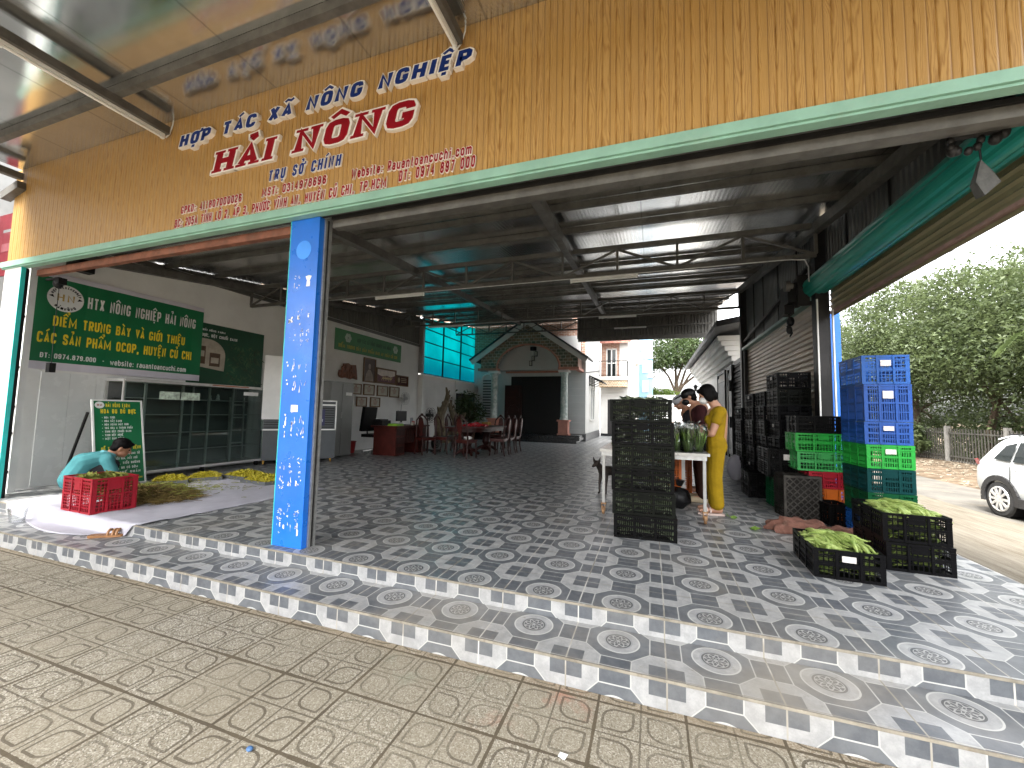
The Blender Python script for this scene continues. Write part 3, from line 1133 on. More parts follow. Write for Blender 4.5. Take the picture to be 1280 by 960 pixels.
def tube_light(label, p0, p1, group='fluorescent tube lights', name='tube_light'):
    p0, p1 = Vector(p0), Vector(p1)
    t = T(name, label, 'tube light', p0, 0, group)
    mb = MB(); mb.bar(p0 + Vector((0, 0, -.012)), p1 + Vector((0, 0, -.012)), .028, .022); mb.build('batten', m_white, t)
    d = (p1 - p0).normalized()
    mb = MB(); mb.tube([p0 + d * .03 + Vector((0, 0, -.042)), p1 - d * .03 + Vector((0, 0, -.042))], .013, 10); mb.build('tube', m_white_gl, t, True)
    mb = MB()
    for q in (p0 + d * .015, p1 - d * .015):
        mb.bar(q - d * .013 + Vector((0, 0, -.04)), q + d * .013 + Vector((0, 0, -.04)), .03, .034)
    mb.build('end_cap', m_white, t)
    return t


for xr, lab in ((-3.62, 'tube light under the left canopy beam beside the sign lettering'), (-.225, 'tube light under the canopy beam above the last letter of the sign')):
    t = tube_light(lab, (xr - .01, -1.25, ZC - .165), (xr - .01, -.11, ZC - .165))
    mb = MB(); mb.tube([(xr + .0, -.10, ZC - .2), (xr + .02, -.08, ZC - .15), (xr + .05, -.075, ZC - .05), (xr + .05, -.072, ZC)], .006, 6); mb.build('cable', m_white, t)
lb = T('canopy_bracket', 'dark steel bracket at the left end of the canopy', 'bracket', (-6.55, -.1, 3.9))
mb = MB(); mb.bar((-6.75, -.1, 3.83), (-6.36, -.1, 3.92), .09, .10); mb.build('arm', m_steel, lb)
mb = MB(); mb.tube([(-6.72, .0, 3.8), (-6.73, .02, 3.3), (-6.76, .02, 2.95), (-6.80, -.02, 2.9)], .022, 8); mb.build('downpipe', m_galv, lb, True)
mb = MB(); mb.tube([(-6.66, .0, 3.8), (-6.70, .05, 3.5), (-6.66, .02, 3.1)], .012, 6); mb.build('cable', m_black, lb)
ns = T('hanging_banner', 'narrow red hanging sign beyond the left post', 'banner', (-7.3, .2, 3.4))
mb = MB(); mb.box(-7.75, .2, 2.95, -6.85, .215, 3.86); mb.build('cloth', MT('red_banner', (.15, .006, .014), .5, 0, .2, 3), ns)
mb = MB(); mb.box(-7.6, .196, 3.3, -6.98, .199, 3.42); mb.build('printed_band', MT('pink_print', (.22, .06, .07), .5), ns)
nb = T('neighbour_wall', 'plain grey wall of the neighbouring house at far left, lengthened forward to block sky', 'wall', (-8.4, 1, -.3))
mb = MB(); mb.box(-9.6, .6, -.7, -7.32, 4, 4.6); mb.box(-14, -5.5, -.7, -8.2, .59, 6.2); mb.build('wall_face', MT('grey_wall', (.34, .34, .33), .85, 0, .15, 1.2, .05), nb)  # taller forward block is unseen, added to cut sky glare at the left

# ------------------------------------------------------------------ the shed
def roof_z(y): return 3.42 + .125 * y


shed = T('open_shed', 'open sided steel shed with trussed metal roof over the tiled floor', 'shed', (-1.8, 6.5, 0))
mb = MB()
for (y0, y1, x0, x1) in ((.0, 13.1, -7.0, 3.4), (13.1, 14.99, -7.0, -1.9)):
    mb.add([(x0, y0, roof_z(y0)), (x1, y0, roof_z(y0)), (x1, y1, roof_z(y1)), (x0, y1, roof_z(y1)),
            (x0, y0, roof_z(y0) + .04), (x1, y0, roof_z(y0) + .04), (x1, y1, roof_z(y1) + .04), (x0, y1, roof_z(y1) + .04)],
           [(0, 3, 2, 1), (4, 5, 6, 7), (0, 1, 5, 4), (1, 2, 6, 5), (2, 3, 7, 6), (3, 0, 4, 7)])
mb.build('roof_sheet', m_roofin, shed)
for y in (.95, 1.82, 2.66, 4.80, 5.72, 6.64, 7.5, 9.2, 10.3, 11.4, 12.4):
    z = roof_z(y)
    mb = MB(); mb.box(-6.9, y - .022, z - .085, 3.35, y + .022, z - .008); mb.build('purlin', m_steel, shed)
for (xa, ya, xb, yb) in ((.10, .4, -.42, 12.9), (-2.45, .4, -3.95, 12.9), (3.22, .3, 3.22, 8.2), (-6.82, .3, -6.82, 12.9)):
    mb = MB(); mb.bar((xa, ya, roof_z(ya) - .18), (xb, yb, roof_z(yb) - .18), .10, .12); mb.build('rafter', m_steel, shed)


def truss(y, zb, zt, x0=-6.85, x1=3.22, n=12):
    mb = MB()
    mb.box(x0, y - .03, zt - .07, x1, y + .03, zt)
    mb.box(x0, y - .025, zb - .025, x1, y + .025, zb + .025)
    st = (x1 - x0) / n
    for i in range(n + 1):
        x = x0 + i * st
        mb.box(x - .018, y - .018, zb + .025, x + .018, y + .018, zt - .07)
        if i < n:
            a, b2 = (zb + .02, zt - .07) if i % 2 == 0 else (zt - .07, zb + .02)
            mb.bar((x + .02, y, a), (x + st - .02, y, b2), .03, .03, (0, 1, 0))
    return mb.build('roof_truss', m_steel, shed)


truss(3.42, 3.31, 3.74)
truss(8.25, 3.87, 4.33, n=13)
truss(12.85, 4.50, 4.93, n=13)
mb = MB()   # conduit under the first truss, bending down the right post
mb.tube([(-5.6, 3.38, 3.27), (2.9, 3.38, 3.27), (3.08, 3.38, 3.25), (3.12, 3.38, 3.15), (3.12, 3.38, 2.95)], .0085, 8)
mb.build('conduit', m_galv, shed, True)
mb = MB(); mb.tube([(-5.9, 8.2, 3.83), (3.1, 8.2, 3.83)], .010, 8); mb.build('conduit', m_galv, shed, True)
# posts
for (x, y, zt, nm) in ((3.31, 3.6, 3.72, 0), (3.31, 8.25, 4.3, 0), (-6.83, 10.12, 4.5, 0)):
    mb = MB(); mb.box(x - .075, y - .075, 0 if x > 0 else 2.55, x + .075, y + .075, zt); mb.build('support_post', m_steel_d if x > 0 else m_galv, shed)
mb = MB(); mb.box(3.235, 3.50, .0, 3.25, 3.522, 2.75); mb.box(3.40, 3.49, 0, 3.415, 3.52, 2.6)
mb.build('guide_strip', m_white, shed)


def ribs_x(x, y0, y1, zb, zt, pitch, dep, mat, name, par):
    """ribbed sheet in a plane x = const; zb, zt functions of y"""
    ys = []
    y = y0
    while y < y1 - 1e-6:
        ys += [(y, 0), (min(y + pitch * .55, y1), 0), (min(y + pitch * .65, y1), dep), (min(y + pitch * .9, y1), dep)]
        y += pitch
    ys.append((y1, 0))
    mb = MB()
    n = len(ys)
    mb.add([(x + d, y, zb(y)) for y, d in ys] + [(x + d, y, zt(y)) for y, d in ys], [(i, i + 1, n + i + 1, n + i) for i in range(n - 1)])
    return mb.build(name, mat, par)


wl = T('side_wall', 'long white plaster wall with ribbed metal top at the left of the shed', 'wall', (-7.0, 5, 0))
mb = MB(); mb.box(-7.12, .25, 0, -6.9, 10.06, 3.62); mb.build('plaster_wall', m_white_wall, wl)
ribs_x(-6.93, .25, 10.06, lambda y: 3.62 if y > 0 else 0, lambda y: roof_z(y) - .01, .12, .03, m_ribwall, 'ribbed_cladding', wl)
mb = MB(); mb.box(-6.9, .3, 3.52, -6.86, 10.05, 3.6); mb.build('edge_flashing', m_ribwall, wl)
m_walltile = MT('pale_wall_tile', (.80, .81, .80), .25, 0, .05, 2)
mb = MB()
for j in range(4):
    for i in range(9):
        y = .45 + i * .3
        if y > 2.9: continue
        mb.box(-6.9, y, .012 + j * .4, -6.892, y + .296, .012 + j * .4 + .396)
mb.build('wall_tile', m_walltile, wl)
wl2 = T('side_wall', 'lower white wall under the cyan panel, driftwood against it', 'wall', (-7.0, 12.5, 0))
mb = MB(); mb.box(-7.12, 10.20, 0, -6.9, 15.2, 2.5); mb.box(-7.15, 10.20, 2.5, -6.87, 15.2, 2.55); mb.build('plaster_wall', m_white_wall, wl2)
mb = MB(); mb.box(-7.1, 10.06, 0, -6.70, 10.20, 2.5); mb.box(-6.9, 13.0, 0, -6.86, 13.06, 2.5); mb.build('wall_pier', m_white_wall, wl2)
cy = T('translucent_screen', 'bright cyan translucent sheet screen framed with dark bars', 'screen', (-6.9, 12.7, 2.55))
zc_ = lambda y: 4.72 + (y - 10.2) * .0
mb = MB(); mb.prism([(10.22, 2.56), (15.1, 2.56), (15.1, roof_z(15.1) - .03), (10.22, roof_z(10.22) - .03)], (-6.93, 0, 0), (0, 1, 0), (0, 0, 1), (.01, 0, 0)); mb.build('sheet', m_cyan, cy)
mb = MB()
for y in (10.24, 11.85, 13.45, 15.05):
    mb.box(-6.915, y - .025, 2.56, -6.865, y + .025, roof_z(y) - .05)
for z in (2.58, 3.22, 3.80, 4.30, 4.70):
    mb.box(-6.917, 10.22, z - .018, -6.88, 15.1, z + .018)
mb.build('frame', m_steel_d, cy)
# right side above the shutters
wr = T('side_cladding', 'dark ribbed metal cladding above the right hand shutters', 'cladding', (3.4, 4, 3))
ribs_x(3.36, -.03, 3.52, lambda y: 2.95, lambda y: roof_z(y) - .01, .085, .014, m_ribwall2, 'ribbed_sheet', wr)
ribs_x(3.36, 3.68, 8.17, lambda y: 2.84, lambda y: roof_z(y) - .01, .085, .014, m_ribwall2, 'ribbed_sheet', wr)
mb = MB()
for y in (.9, 2.0, 2.9, 4.6, 5.6, 6.6, 7.4):
    mb.box(3.345, y - .008, 2.96 if y < 3.5 else 2.86, 3.358, y + .008, roof_z(y) - .02)
mb.bar((3.30, 3.7, 3.35), (3.30, 8.15, 3.0), .05, .05)
mb.build('seam', m_steel_d, wr)
# rear: ribbed apron over the exit
rc = T('rear_apron', 'dark ribbed metal apron with steel beam over the rear exit', 'cladding', (.9, 13.1, 4.5))
n_ = 60
mb = MB()
pr_ = []
x = -1.6
while x < 3.35:
    pr_ += [(x, 13.1, 0), (x + .05, 13.1, 0), (x + .06, 13.125, 0), (x + .09, 13.125, 0)]
    x += .11
mb.sheet(pr_, (0, 0, 4.16), (0, 0, 5.06)); mb.build('ribbed_sheet', m_ribwall, rc)
mb = MB(); mb.box(-1.55, 13.0, 4.03, 3.4, 13.09, 4.18); mb.build('beam', m_steel, rc)

# lights below the trusses
for a, b2, y, z, lab in ((-3.62, -2.6, 3.36, 3.255, 'left tube light under the nearest roof truss'), (.0, 1.0, 3.36, 3.255, 'right tube light under the nearest roof truss'),
                         (-.15, .82, 8.17, 3.815, 'right tube light under the middle roof truss'), (-5.4, -4.2, 8.17, 3.815, 'left tube light under the middle roof truss near cyan screen'),
                         (-.13, 1.02, 12.75, 4.475, 'tube light under the farthest roof truss above the rear exit')):
    tube_light(lab, (a, y, z), (b2, y, z))

# ------------------------------------------------------------------ roller shutters at the right
sh = T('roller_shutter', 'raised roller shutter with teal drum and olive slats over right opening', 'roller shutter', (3.3, 1.8, 2.9))
prof = []
nr = 40
for j in range(nr + 1):
    a = 2 * math.pi * j / nr
    rr_ = .150 if j % 5 else .140
    prof.append((3.30 + rr_ * math.cos(a), 0, 2.975 + rr_ * math.sin(a)))
mb = MB(); mb.sheet(prof, (0, -.05, 0), (0, 3.72, 0))
mb.poly([(p[0], 3.72, p[2]) for p in prof[:-1]])
mb.build('drum', m_teal_drum, sh)
prof = []
z = 2.99
k = 0
while z > 2.60:
    prof += [(3.43, 0, z), (3.448, 0, z - .02), (3.448, 0, z - .055), (3.43, 0, z - .075)]
    z -= .078
mb = MB(); mb.sheet(prof, (0, -.05, 0), (0, 3.66, 0)); mb.build('curtain', m_olive, sh)
mb = MB(); mb.box(3.415, -.05, 2.575, 3.465, 3.66, 2.605); mb.build('bottom_bar', MT('pink_primer', (.42, .27, .24), .6, .2, .2, 5), sh)
mb = MB()
mb.box(3.10, 3.74, 2.74, 3.42, 3.80, 3.16)
mb.build('end_bracket', m_steel_d, sh)
mo = MB()
mo.box(3.0, 3.80, 2.80, 3.22, 4.15, 3.08); mo.box(2.98, 3.9, 2.66, 3.1, 4.1, 2.79)
mo.build('motor', m_black, sh)
mb = MB(); mb.tube([(3.02, 3.79, 3.03), (2.96, 3.79, 3.03)], .075, 18); mb.tube([(3.06, 3.795, 3.03), (3.0, 3.795, 3.03)], .04, 14); mb.build('gear_wheel', m_steel, sh)
mb = MB()
rr_ = random.Random(5)
pts = [(3.02, 3.85, 2.66)]
for i in range(7):
    pts.append((3.02 + rr_.uniform(-.03, .03), 3.85 + rr_.uniform(-.04, .04), 2.62 - i * .05))
mb.tube(pts, .011, 6); mb.ell((3.02, 3.85, 2.42), (.04, .03, .06)); mb.ell((3.05, 3.9, 2.55), (.05, .05, .07))
mb.build('pull_chain', m_black, sh, True)

sh2 = T('roller_shutter', 'lowered taupe roller shutter behind the stacked black crates', 'roller shutter', (3.36, 5.9, 0))
prof = []
z = .02
while z < 2.76:
    prof += [(3.36, 0, z), (3.335, 0, z + .02), (3.335, 0, z + .055), (3.36, 0, z + .075)]
    z += .08
mb = MB(); mb.sheet(prof, (0, 3.70, 0), (0, 8.15, 0)); mb.build('curtain', m_shut_brown, sh2)
mb = MB(); mb.box(3.24, 3.72, 2.79, 3.33, 8.15, 2.84); mb.build('head_rail', MT('pale_teal_rail', (.22, .36, .33), .45, .2, .2, 4), sh2)
mb = MB(); mb.box(3.27, 8.02, 0, 3.335, 8.16, 2.78); mb.build('guide', m_steel_d, sh2)

bp = T('blue_post', 'tall slim blue steel post outside the right shutter opening', 'post', (3.52, 3.82, 0))
mb = MB(); mb.box(3.465, 3.75, -.05, 3.575, 3.90, 2.64); mb.build('shaft', m_blue, bp)
mb = MB(); mb.box(3.459, 3.77, -.05, 3.4645, 3.88, 2.62); mb.build('cover_strip', m_teal_edge, bp)
# chain mechanism hanging at front right
ch = T('shutter_chain', 'greasy chain hoist with hanging grey plastic bag under the front rail', 'chain hoist', (2.97, .3, 2.85))
mb = MB()
for i in range(9):
    a = 2 * math.pi * i / 9
    mb.ell((2.93 + .07 * math.cos(a), .3, 2.82 + .06 * math.sin(a)), (.02, .02, .026), 8, 6)
mb.tube([(2.86, .3, 2.86), (3.12, .3, 2.86)], .022, 8)
for q in ((3.05, .28, 2.8), (3.1, .3, 2.84), (2.88, .31, 2.78)):
    mb.ell(q, (.03, .03, .035), 8, 6)
mb.build('chain', m_steel_d, ch, True)
mb = MB(); mb.tube([(2.99, .3, 2.8), (2.995, .3, 2.7)], .005, 6); mb.build('cord', m_black, ch)
mb = MB()
mb.add([(2.995, .3, 2.70), (2.955, .28, 2.56), (2.985, .27, 2.47), (3.07, .29, 2.55), (3.045, .30, 2.62), (2.995, .325, 2.70), (2.955, .33, 2.56), (2.985, .34, 2.48), (3.07, .32, 2.55)],
       [(0, 1, 2), (0, 2, 3), (0, 3, 4), (5, 7, 6), (5, 8, 7), (1, 6, 7, 2), (2, 7, 8, 3), (0, 5, 6, 1), (0, 4, 3, 8, 5)])
mb.build('bag', MT('grey_bag', (.085, .085, .08), .6, 0, .3, 20, .2), ch)


# ------------------------------------------------------------------ left wall: banners, posters
WX = -6.862
UL, UZ, NL = (0, 1, 0), (0, 0, 1), (1, 0, 0)


def wallbox(y0, z0, y1, z1, d0, d1, mb=None):
    mb = mb or MB()
    mb.box(-6.9 + d0, y0, z0, -6.9 + d1, y1, z1)
    return mb


ban = T('banner', 'large green banner with yellow and white lettering and round white emblem', 'banner', (-6.87, 1.4, 2.3))
mb = MB()
ny = 24
for (z0, z1, m_) in ((1.64, 1.79 - .04, 1), (1.75, 2.955, 0), (2.955, 3.03, 1)):
    mb.m = m_
    f = lambda y, z: -6.868 + .006 * math.sin(y * 9 + z * 3) + .004 * math.sin(y * 23 - z * 5)
    for i in range(ny):
        ya, yb = .285 + 2.225 * i / ny, .285 + 2.225 * (i + 1) / ny
        mb.add([(f(ya, z0), ya, z0), (f(yb, z0), yb, z0), (f(yb, z1), yb, z1), (f(ya, z1), ya, z1)], [(0, 1, 2, 3)])
mb.build('cloth', [m_ban_green, m_ban_white], ban, 'all')
BX = -6.853
def ban_line(text, y0, y1, z0, h, mat, s=.22, name='lettering', par=None, x=BX, gap=.13, wide=.95):
    mb = MB()
    lettering(mb, text, (x, y0, z0), UL, UZ, NL, h, y1 - y0, s, 0, 0, .002, gap, None, wide)
    return mb.build(name, mat, par or ban)
ban_line('HTX NÔNG NGHIỆP HẢI NÔNG', .845, 2.365, 2.605, .170, m_pwhite, .17, wide=.85)
ban_line('ĐIỂM TRƯNG BÀY VÀ GIỚI THIỆU', .495, 2.205, 2.27, .145, m_yellow, .185)
ban_line('CÁC SẢN PHẨM OCOP, HUYỆN CỦ CHI', .355, 2.335, 2.015, .15, m_yellow, .185)
ban_line('ĐT: 0974.879.000  -', .40, 1.10, 1.805, .07, m_pwhite, .18)
ban_line('website: rauantoancuchi.com', 1.17, 2.26, 1.785, .092, m_pwhite, .17)


def emblem(par, x, yc, zc, r, N=NL):
    mb = MB()
    mb.tube([(x, yc, zc), (x + .003, yc, zc)], r, 32)
    mb.build('emblem_disc', m_pwhite, par)
    mb = MB()
    lettering(mb, 'HN', (x + .0032, yc - r * .48, zc - r * .22), UL, UZ, NL, r * .50, r * .95, .14, 0, 0, .001)
    mb.build('emblem_monogram', MT('emblem_gold', (.50, .34, .10), .5), par)
    mb = MB()
    for i in range(14):     # ring of small capitals along the upper rim
        a = math.pi * (.12 + .76 * i / 13)
        c = (x + .0032, yc - math.cos(a) * r * .80, zc + math.sin(a) * r * .80)
        u = Vector((0, math.sin(a), math.cos(a)))
        v = Vector((0, -math.cos(a), math.sin(a)))
        lettering(mb, 'HỢPTÁCXÃNGHIỆP'[i], Vector(c) - u * r * .05 - v * r * .08, u, v, NL, r * .16, r * .10, .24, 0, 0, .001)
    for i, chh in enumerate('HẢINÔNG'):
        a = math.pi * (1.28 + .44 * i / 6)
        c = (x + .0032, yc + math.cos(a) * r * .80, zc + math.sin(a) * r * .80)
        u = Vector((0, -math.sin(a), math.cos(a)))
        v = Vector((0, -math.cos(a), -math.sin(a)))
        lettering(mb, chh, Vector(c) - u * r * .06 - v * r * .09, u, v, NL, r * .19, r * .13, .26, 0, 0, .001)
    for sgn in (-1, 1):
        mb.add([(x + .004, yc + sgn * r * .92, zc + r * .05), (x + .004, yc + sgn * r * .62, zc - r * .05), (x + .004, yc + sgn * r * .72, zc + r * .17)], [(0, 1, 2)])
    mb.build('emblem_lettering', m_black, par)


emblem(ban, -6.857, .605, 2.685, .195)

pos2 = T('poster', 'dark green product poster partly behind the large banner', 'poster', (-6.89, 3.0, 2.2))
wallbox(2.3, 1.57, 3.80, 2.765, .004, .014).build('board', m_ban_dark, pos2)
m_photo = MT('photo_tan', (.42, .37, .30), .4, 0, .2, 6)
mb = MB()
n = 20
poly = [(2.42, 1.93)] + [(2.42, 2.47)] + [(2.62 + .36 * math.sin(t * math.pi / 2 / 8), 2.17 + .30 * math.cos(t * math.pi / 2 / 8)) for t in range(9)] + [(2.97, 1.87)]
mb.prism(poly, (-6.8855, 0, 0), UL, UZ, (.002, 0, 0)); mb.build('photo_panel', m_photo, pos2)
mb = MB()
for (yc, zc, h, w) in ((2.52, 1.98, .34, .16), (2.78, 1.95, .26, .20)):
    mb.box(-6.8833, yc - w / 2, zc, -6.882, yc + w / 2, zc + h)
mb.build('photo_jar', MT('jar_brown', (.10, .055, .03), .4, 0, .4, 12), pos2)
mb = MB()
for (yc, zc, h, w) in ((2.52, 2.32, .05, .17), (2.78, 2.21, .05, .21)):
    mb.box(-6.8833, yc - w / 2, zc, -6.8815, yc + w / 2, zc + h)
    mb.box(-6.8818, yc - w * .35, zc - .2, -6.8812, yc + w * .35, zc - .09)
mb.build('photo_label', m_photo, pos2)
rp = random.Random(4)
mb = MB()
for i in range(120):
    y, z = 3.3 + rp.uniform(-.25, .4), 2.1 + rp.uniform(-.42, .38)
    a, L = rp.uniform(-1.2, 1.2), rp.uniform(.05, .2)
    d = Vector((0, math.sin(a), -math.cos(a)))
    e = Vector((0, math.cos(a), math.sin(a))) * .016
    p = Vector((-6.8855 + i * .00002, y, z))
    mb.add([p, p + d * L * .5 + e, p + d * L, p + d * L * .5 - e], [(0, 1, 2, 3)])
mb.build('photo_foliage', MT('poster_foliage', (.035, .09, .035), .5, 0, .7, 9), pos2)
ban_line('HẢI NÔNG FARM', 2.52, 2.95, 2.62, .035, m_pwhite, .2, 'lettering', pos2, -6.8855)
ban_line('ĐỰC, BỘT CHUỐI XANH', 2.51, 3.20, 2.51, .055, m_pwhite, .18, 'lettering', pos2, -6.8855)

pos3 = T('banner', 'narrow pale green banner high on the wall above the framed certificates', 'banner', (-6.89, 7.4, 3.1))
wallbox(5.88, 2.79, 8.92, 3.38, .006, .016).build('cloth', MT('faded_green_banner', (.055, .235, .085), .5, 0, .12, 1.2), pos3)
ban_line('HỢP TÁC XÃ NÔNG NGHIỆP HẢI NÔNG', 6.75, 8.35, 3.12, .11, MT('dark_print', (.03, .10, .04), .5), .22, 'lettering', pos3, -6.8835)
ban_line('ĐIỂM TRƯNG BÀY SẢN PHẨM RAU AN TOÀN CỦ CHI', 6.02, 8.7, 2.88, .10, MT('dull_yellow_print', (.42, .40, .06), .5), .22, 'lettering', pos3, -6.8835)
mb = MB()
for (yc, zc) in ((6.38, 3.18), (8.6, 3.18)):
    for i in range(6):
        a = i * math.pi / 3
        mb.ell((-6.8832, yc + .075 * math.cos(a), zc + .075 * math.sin(a)), (.0012, .06, .06), 10, 6)
mb.build('emblem', MT('pale_print', (.50, .62, .50), .5), pos3)

# frames on the wall
m_frame = MT('gilt_brown_frame', (.16, .075, .025), .4, .1, .35, 15)
m_paper = MT('certificate_paper', (.52, .50, .42), .6, 0, .12, 12)
m_redprint = MT('certificate_print', (.40, .14, .10), .6)


def picture(label, y0, z0, y1, z1, inner, name='framed_picture', fw=.03, cat='picture', group=None):
    t = T(name, label, cat, (-6.88, (y0 + y1) / 2, z0), 0, group)
    mb = wallbox(y0, z0, y1, z0 + fw, .003, .035)
    wallbox(y0, z1 - fw, y1, z1, .003, .035, mb)
    wallbox(y0, z0 + fw, y0 + fw, z1 - fw, .003, .035, mb)
    wallbox(y1 - fw, z0 + fw, y1, z1 - fw, .003, .035, mb)
    mb.build('frame', m_frame, t)
    wallbox(y0 + fw, z0 + fw, y1 - fw, z1 - fw, .003, .018).build('print', inner, t)
    return t


certs = [(6.57, 1.61, 7.02, 1.92), (7.11, 1.61, 7.61, 1.94), (7.74, 1.61, 8.28, 1.94), (8.37, 1.60, 8.90, 1.95), (6.83, 1.26, 7.28, 1.55), (7.44, 1.26, 7.90, 1.56)]
cl_ = ['framed certificate, first of the upper row of four', 'framed certificate, second of the upper row of four', 'framed certificate, third of the upper row of four',
       'framed certificate, last of the upper row nearest the desk lamp end', 'framed certificate, left of the lower row of two', 'framed certificate, right of the lower row of two']
cl_[3] = 'framed certificate, rightmost of the upper row of four'
for (y0, z0, y1, z1), lab in zip(certs, cl_):
    t = picture(lab, y0, z0, y1, z1, m_paper, 'framed_certificate', .03, 'certificate', 'framed certificates on the wall')
    mb = MB()
    yc = (y0 + y1) / 2
    mb.box(-6.8818, yc - .03, z1 - .09, -6.881, yc + .03, z1 - .05)
    for k in range(4):
        mb.box(-6.8818, yc - .12 + .02 * k, z1 - .12 - k * .035, -6.881, yc + .12 - .02 * k, z1 - .107 - k * .035)
    mb.build('printed_lines', m_redprint, t)
pt = picture('tall dark framed portrait print of a seated figure', 7.07, 2.0, 7.62, 2.73, MT('sepia_dark', (.075, .045, .035), .5, 0, .3, 5), 'framed_portrait', .035)
mb = MB()
mb.ell((-6.8815, 7.345, 2.48), (.002, .055, .085), 12, 8)
mb.prism([(7.15, 2.04), (7.54, 2.04), (7.49, 2.25), (7.39, 2.38), (7.29, 2.38), (7.2, 2.25)], (-6.8818, 0, 0), UL, UZ, (.0008, 0, 0))
mb.build('print_figure', MT('sepia_light', (.33, .26, .21), .5, 0, .3, 9), pt)
ht = picture('wide gilt framed picture of running horses with bright sky', 7.66, 2.01, 8.69, 2.50, MT('violet_meadow', (.17, .06, .075), .5, 0, .6, 18), 'framed_picture', .05)
mb = MB()
mb.prism([(7.72, 2.45), (7.72, 2.30), (7.95, 2.24), (8.2, 2.28), (8.4, 2.24), (8.63, 2.31), (8.63, 2.45)], (-6.8818, 0, 0), UL, UZ, (.0008, 0, 0))
mb.build('print_sky', MT('print_sky', (.75, .66, .60), .5), ht)
mb = MB()
for i in range(6):
    y = 7.93 + i * .085
    mb.prism([(y, 2.13), (y + .02, 2.2), (y + .09, 2.22), (y + .12, 2.27), (y + .13, 2.22), (y + .10, 2.17), (y + .11, 2.1), (y + .085, 2.17), (y + .03, 2.16), (y + .02, 2.1)], (-6.8808 + i * .0002, 0, 0), UL, UZ, (.0008, 0, 0))
mb.build('print_horse', MT('print_horse', (.62, .46, .24), .5, 0, .4, 20), ht)
pq = picture('small dark wooden plaque with pale carved characters beside the horses', 8.72, 2.0, 9.40, 2.36, m_redwood, 'wooden_plaque', .03, 'plaque')
mb = MB(); mb.ell((-6.881, 8.86, 2.2), (.004, .06, .09), 10, 7)
for k in range(3):
    mb.box(-6.8818, 8.98, 2.25 - k * .06, -6.880, 9.30, 2.275 - k * .06)
mb.build('carved_relief', MT('pale_wood', (.45, .33, .22), .5), pq)
# carved root relief
rel = T('wood_relief', 'reddish carved tree root plaque above the grey metal cabinet', 'wood carving', (-6.87, 6.43, 2.02))
mb = MB()
rr = random.Random(9)
poly = [(6.06, 2.14), (6.09, 2.25), (6.2, 2.27), (6.24, 2.44), (6.42, 2.47), (6.5, 2.43), (6.72, 2.45), (6.76, 2.30), (6.79, 2.12), (6.8, 2.03), (6.62, 2.06), (6.5, 2.02), (6.32, 2.06), (6.2, 2.03), (6.1, 2.05)]
mb.prism(poly, (-6.897, 0, 0), UL, UZ, (.04, 0, 0))
for i in range(26):
    mb.ell((-6.853, rr.uniform(6.16, 6.72), rr.uniform(2.09, 2.38)), (.02, rr.uniform(.02, .05), rr.uniform(.03, .07)), 8, 6)
mb.build('carving', MT('reddish_root_wood', (.19, .065, .03), .5, 0, .4, 12, .3), rel, True)


def wall_fan(label, y, z, x=-6.9, sc_=1.0):
    t = T('wall_fan', label, 'fan', (x, y, z))
    mb = MB()
    for r in (.20, .15, .09):
        for xo in (.16, .24):
            pts = [(x + xo, y + r * sc_ * math.cos(a * .3142), z + r * sc_ * math.sin(a * .3142)) for a in range(21)]
            mb.tube(pts, .005, 5)
    for k in range(12):
        a = k * math.pi / 6
        for xo in (.16, .245):
            mb.tube([(x + xo, y, z), (x + xo, y + .2 * sc_ * math.cos(a), z + .2 * sc_ * math.sin(a))], .003, 4)
    mb.build('cage', m_galv, t)
    mb = MB(); mb.tube([(x, y, z - .2), (x + .08, y, z - .18), (x + .10, y, z)], .022, 8); mb.tube([(x + .04, y, z), (x + .15, y, z)], .05, 12); mb.build('bracket', m_white, t)
    mb = MB()
    for k in range(3):
        a = k * 2.094
        mb.ell((x + .20, y + .085 * math.cos(a), z + .085 * math.sin(a)), (.006, .085, .05), 10, 6, Matrix.Rotation(a, 3, 'X'))
    mb.build('blade', m_galv, t, True)
    mb = MB(); mb.tube([(x + .06, y, z - .2), (x + .03, y + .02, z - .5), (x + .05, y - .06, z - .62), (x + .02, y - .12, z - .4)], .006, 5); mb.build('cord', m_black, t)
    return t


wall_fan('wire wall fan with hanging cord above the office desk', 9.0, 1.58)
wall_fan('wire wall fan with looped cord beside the arched shutter window', 15.0, 2.25)

# shop camera, clamp at the top left
cm = T('security_camera', 'small black camera and socket hanging under the front rail at left', 'camera', (-6.2, .2, 2.8))
mb = MB(); mb.bar((-6.35, .2, 2.79), (-6.05, .2, 2.79), .03, .02); mb.ell((-6.08, .2, 2.72), (.05, .05, .07), 12, 8); mb.box(-6.06, .16, 2.70, -5.98, .24, 2.78); mb.build('housing', m_black, cm, True)
mb = MB(); mb.tube([(-6.05, .2, 2.70), (-6.06, .2, 2.2), (-6.05, .2, 1.66)], .004, 5); mb.build('cord', m_black, cm)
mb = MB(); mb.box(-6.09, .17, 1.56, -6.01, .23, 1.68); mb.build('switch', m_black, cm)
sk = T('wall_speaker', 'black box speaker on the wall above the green banner', 'speaker', (-6.9, .7, 3.2))
mb = MB(); mb.box(-6.89, .58, 3.12, -6.74, .84, 3.3); mb.build('case', m_black, sk)
mb = MB(); mb.tube([(-6.739, .71, 3.2), (-6.733, .71, 3.2)], .06, 16); mb.build('cone', m_steel_d, sk)

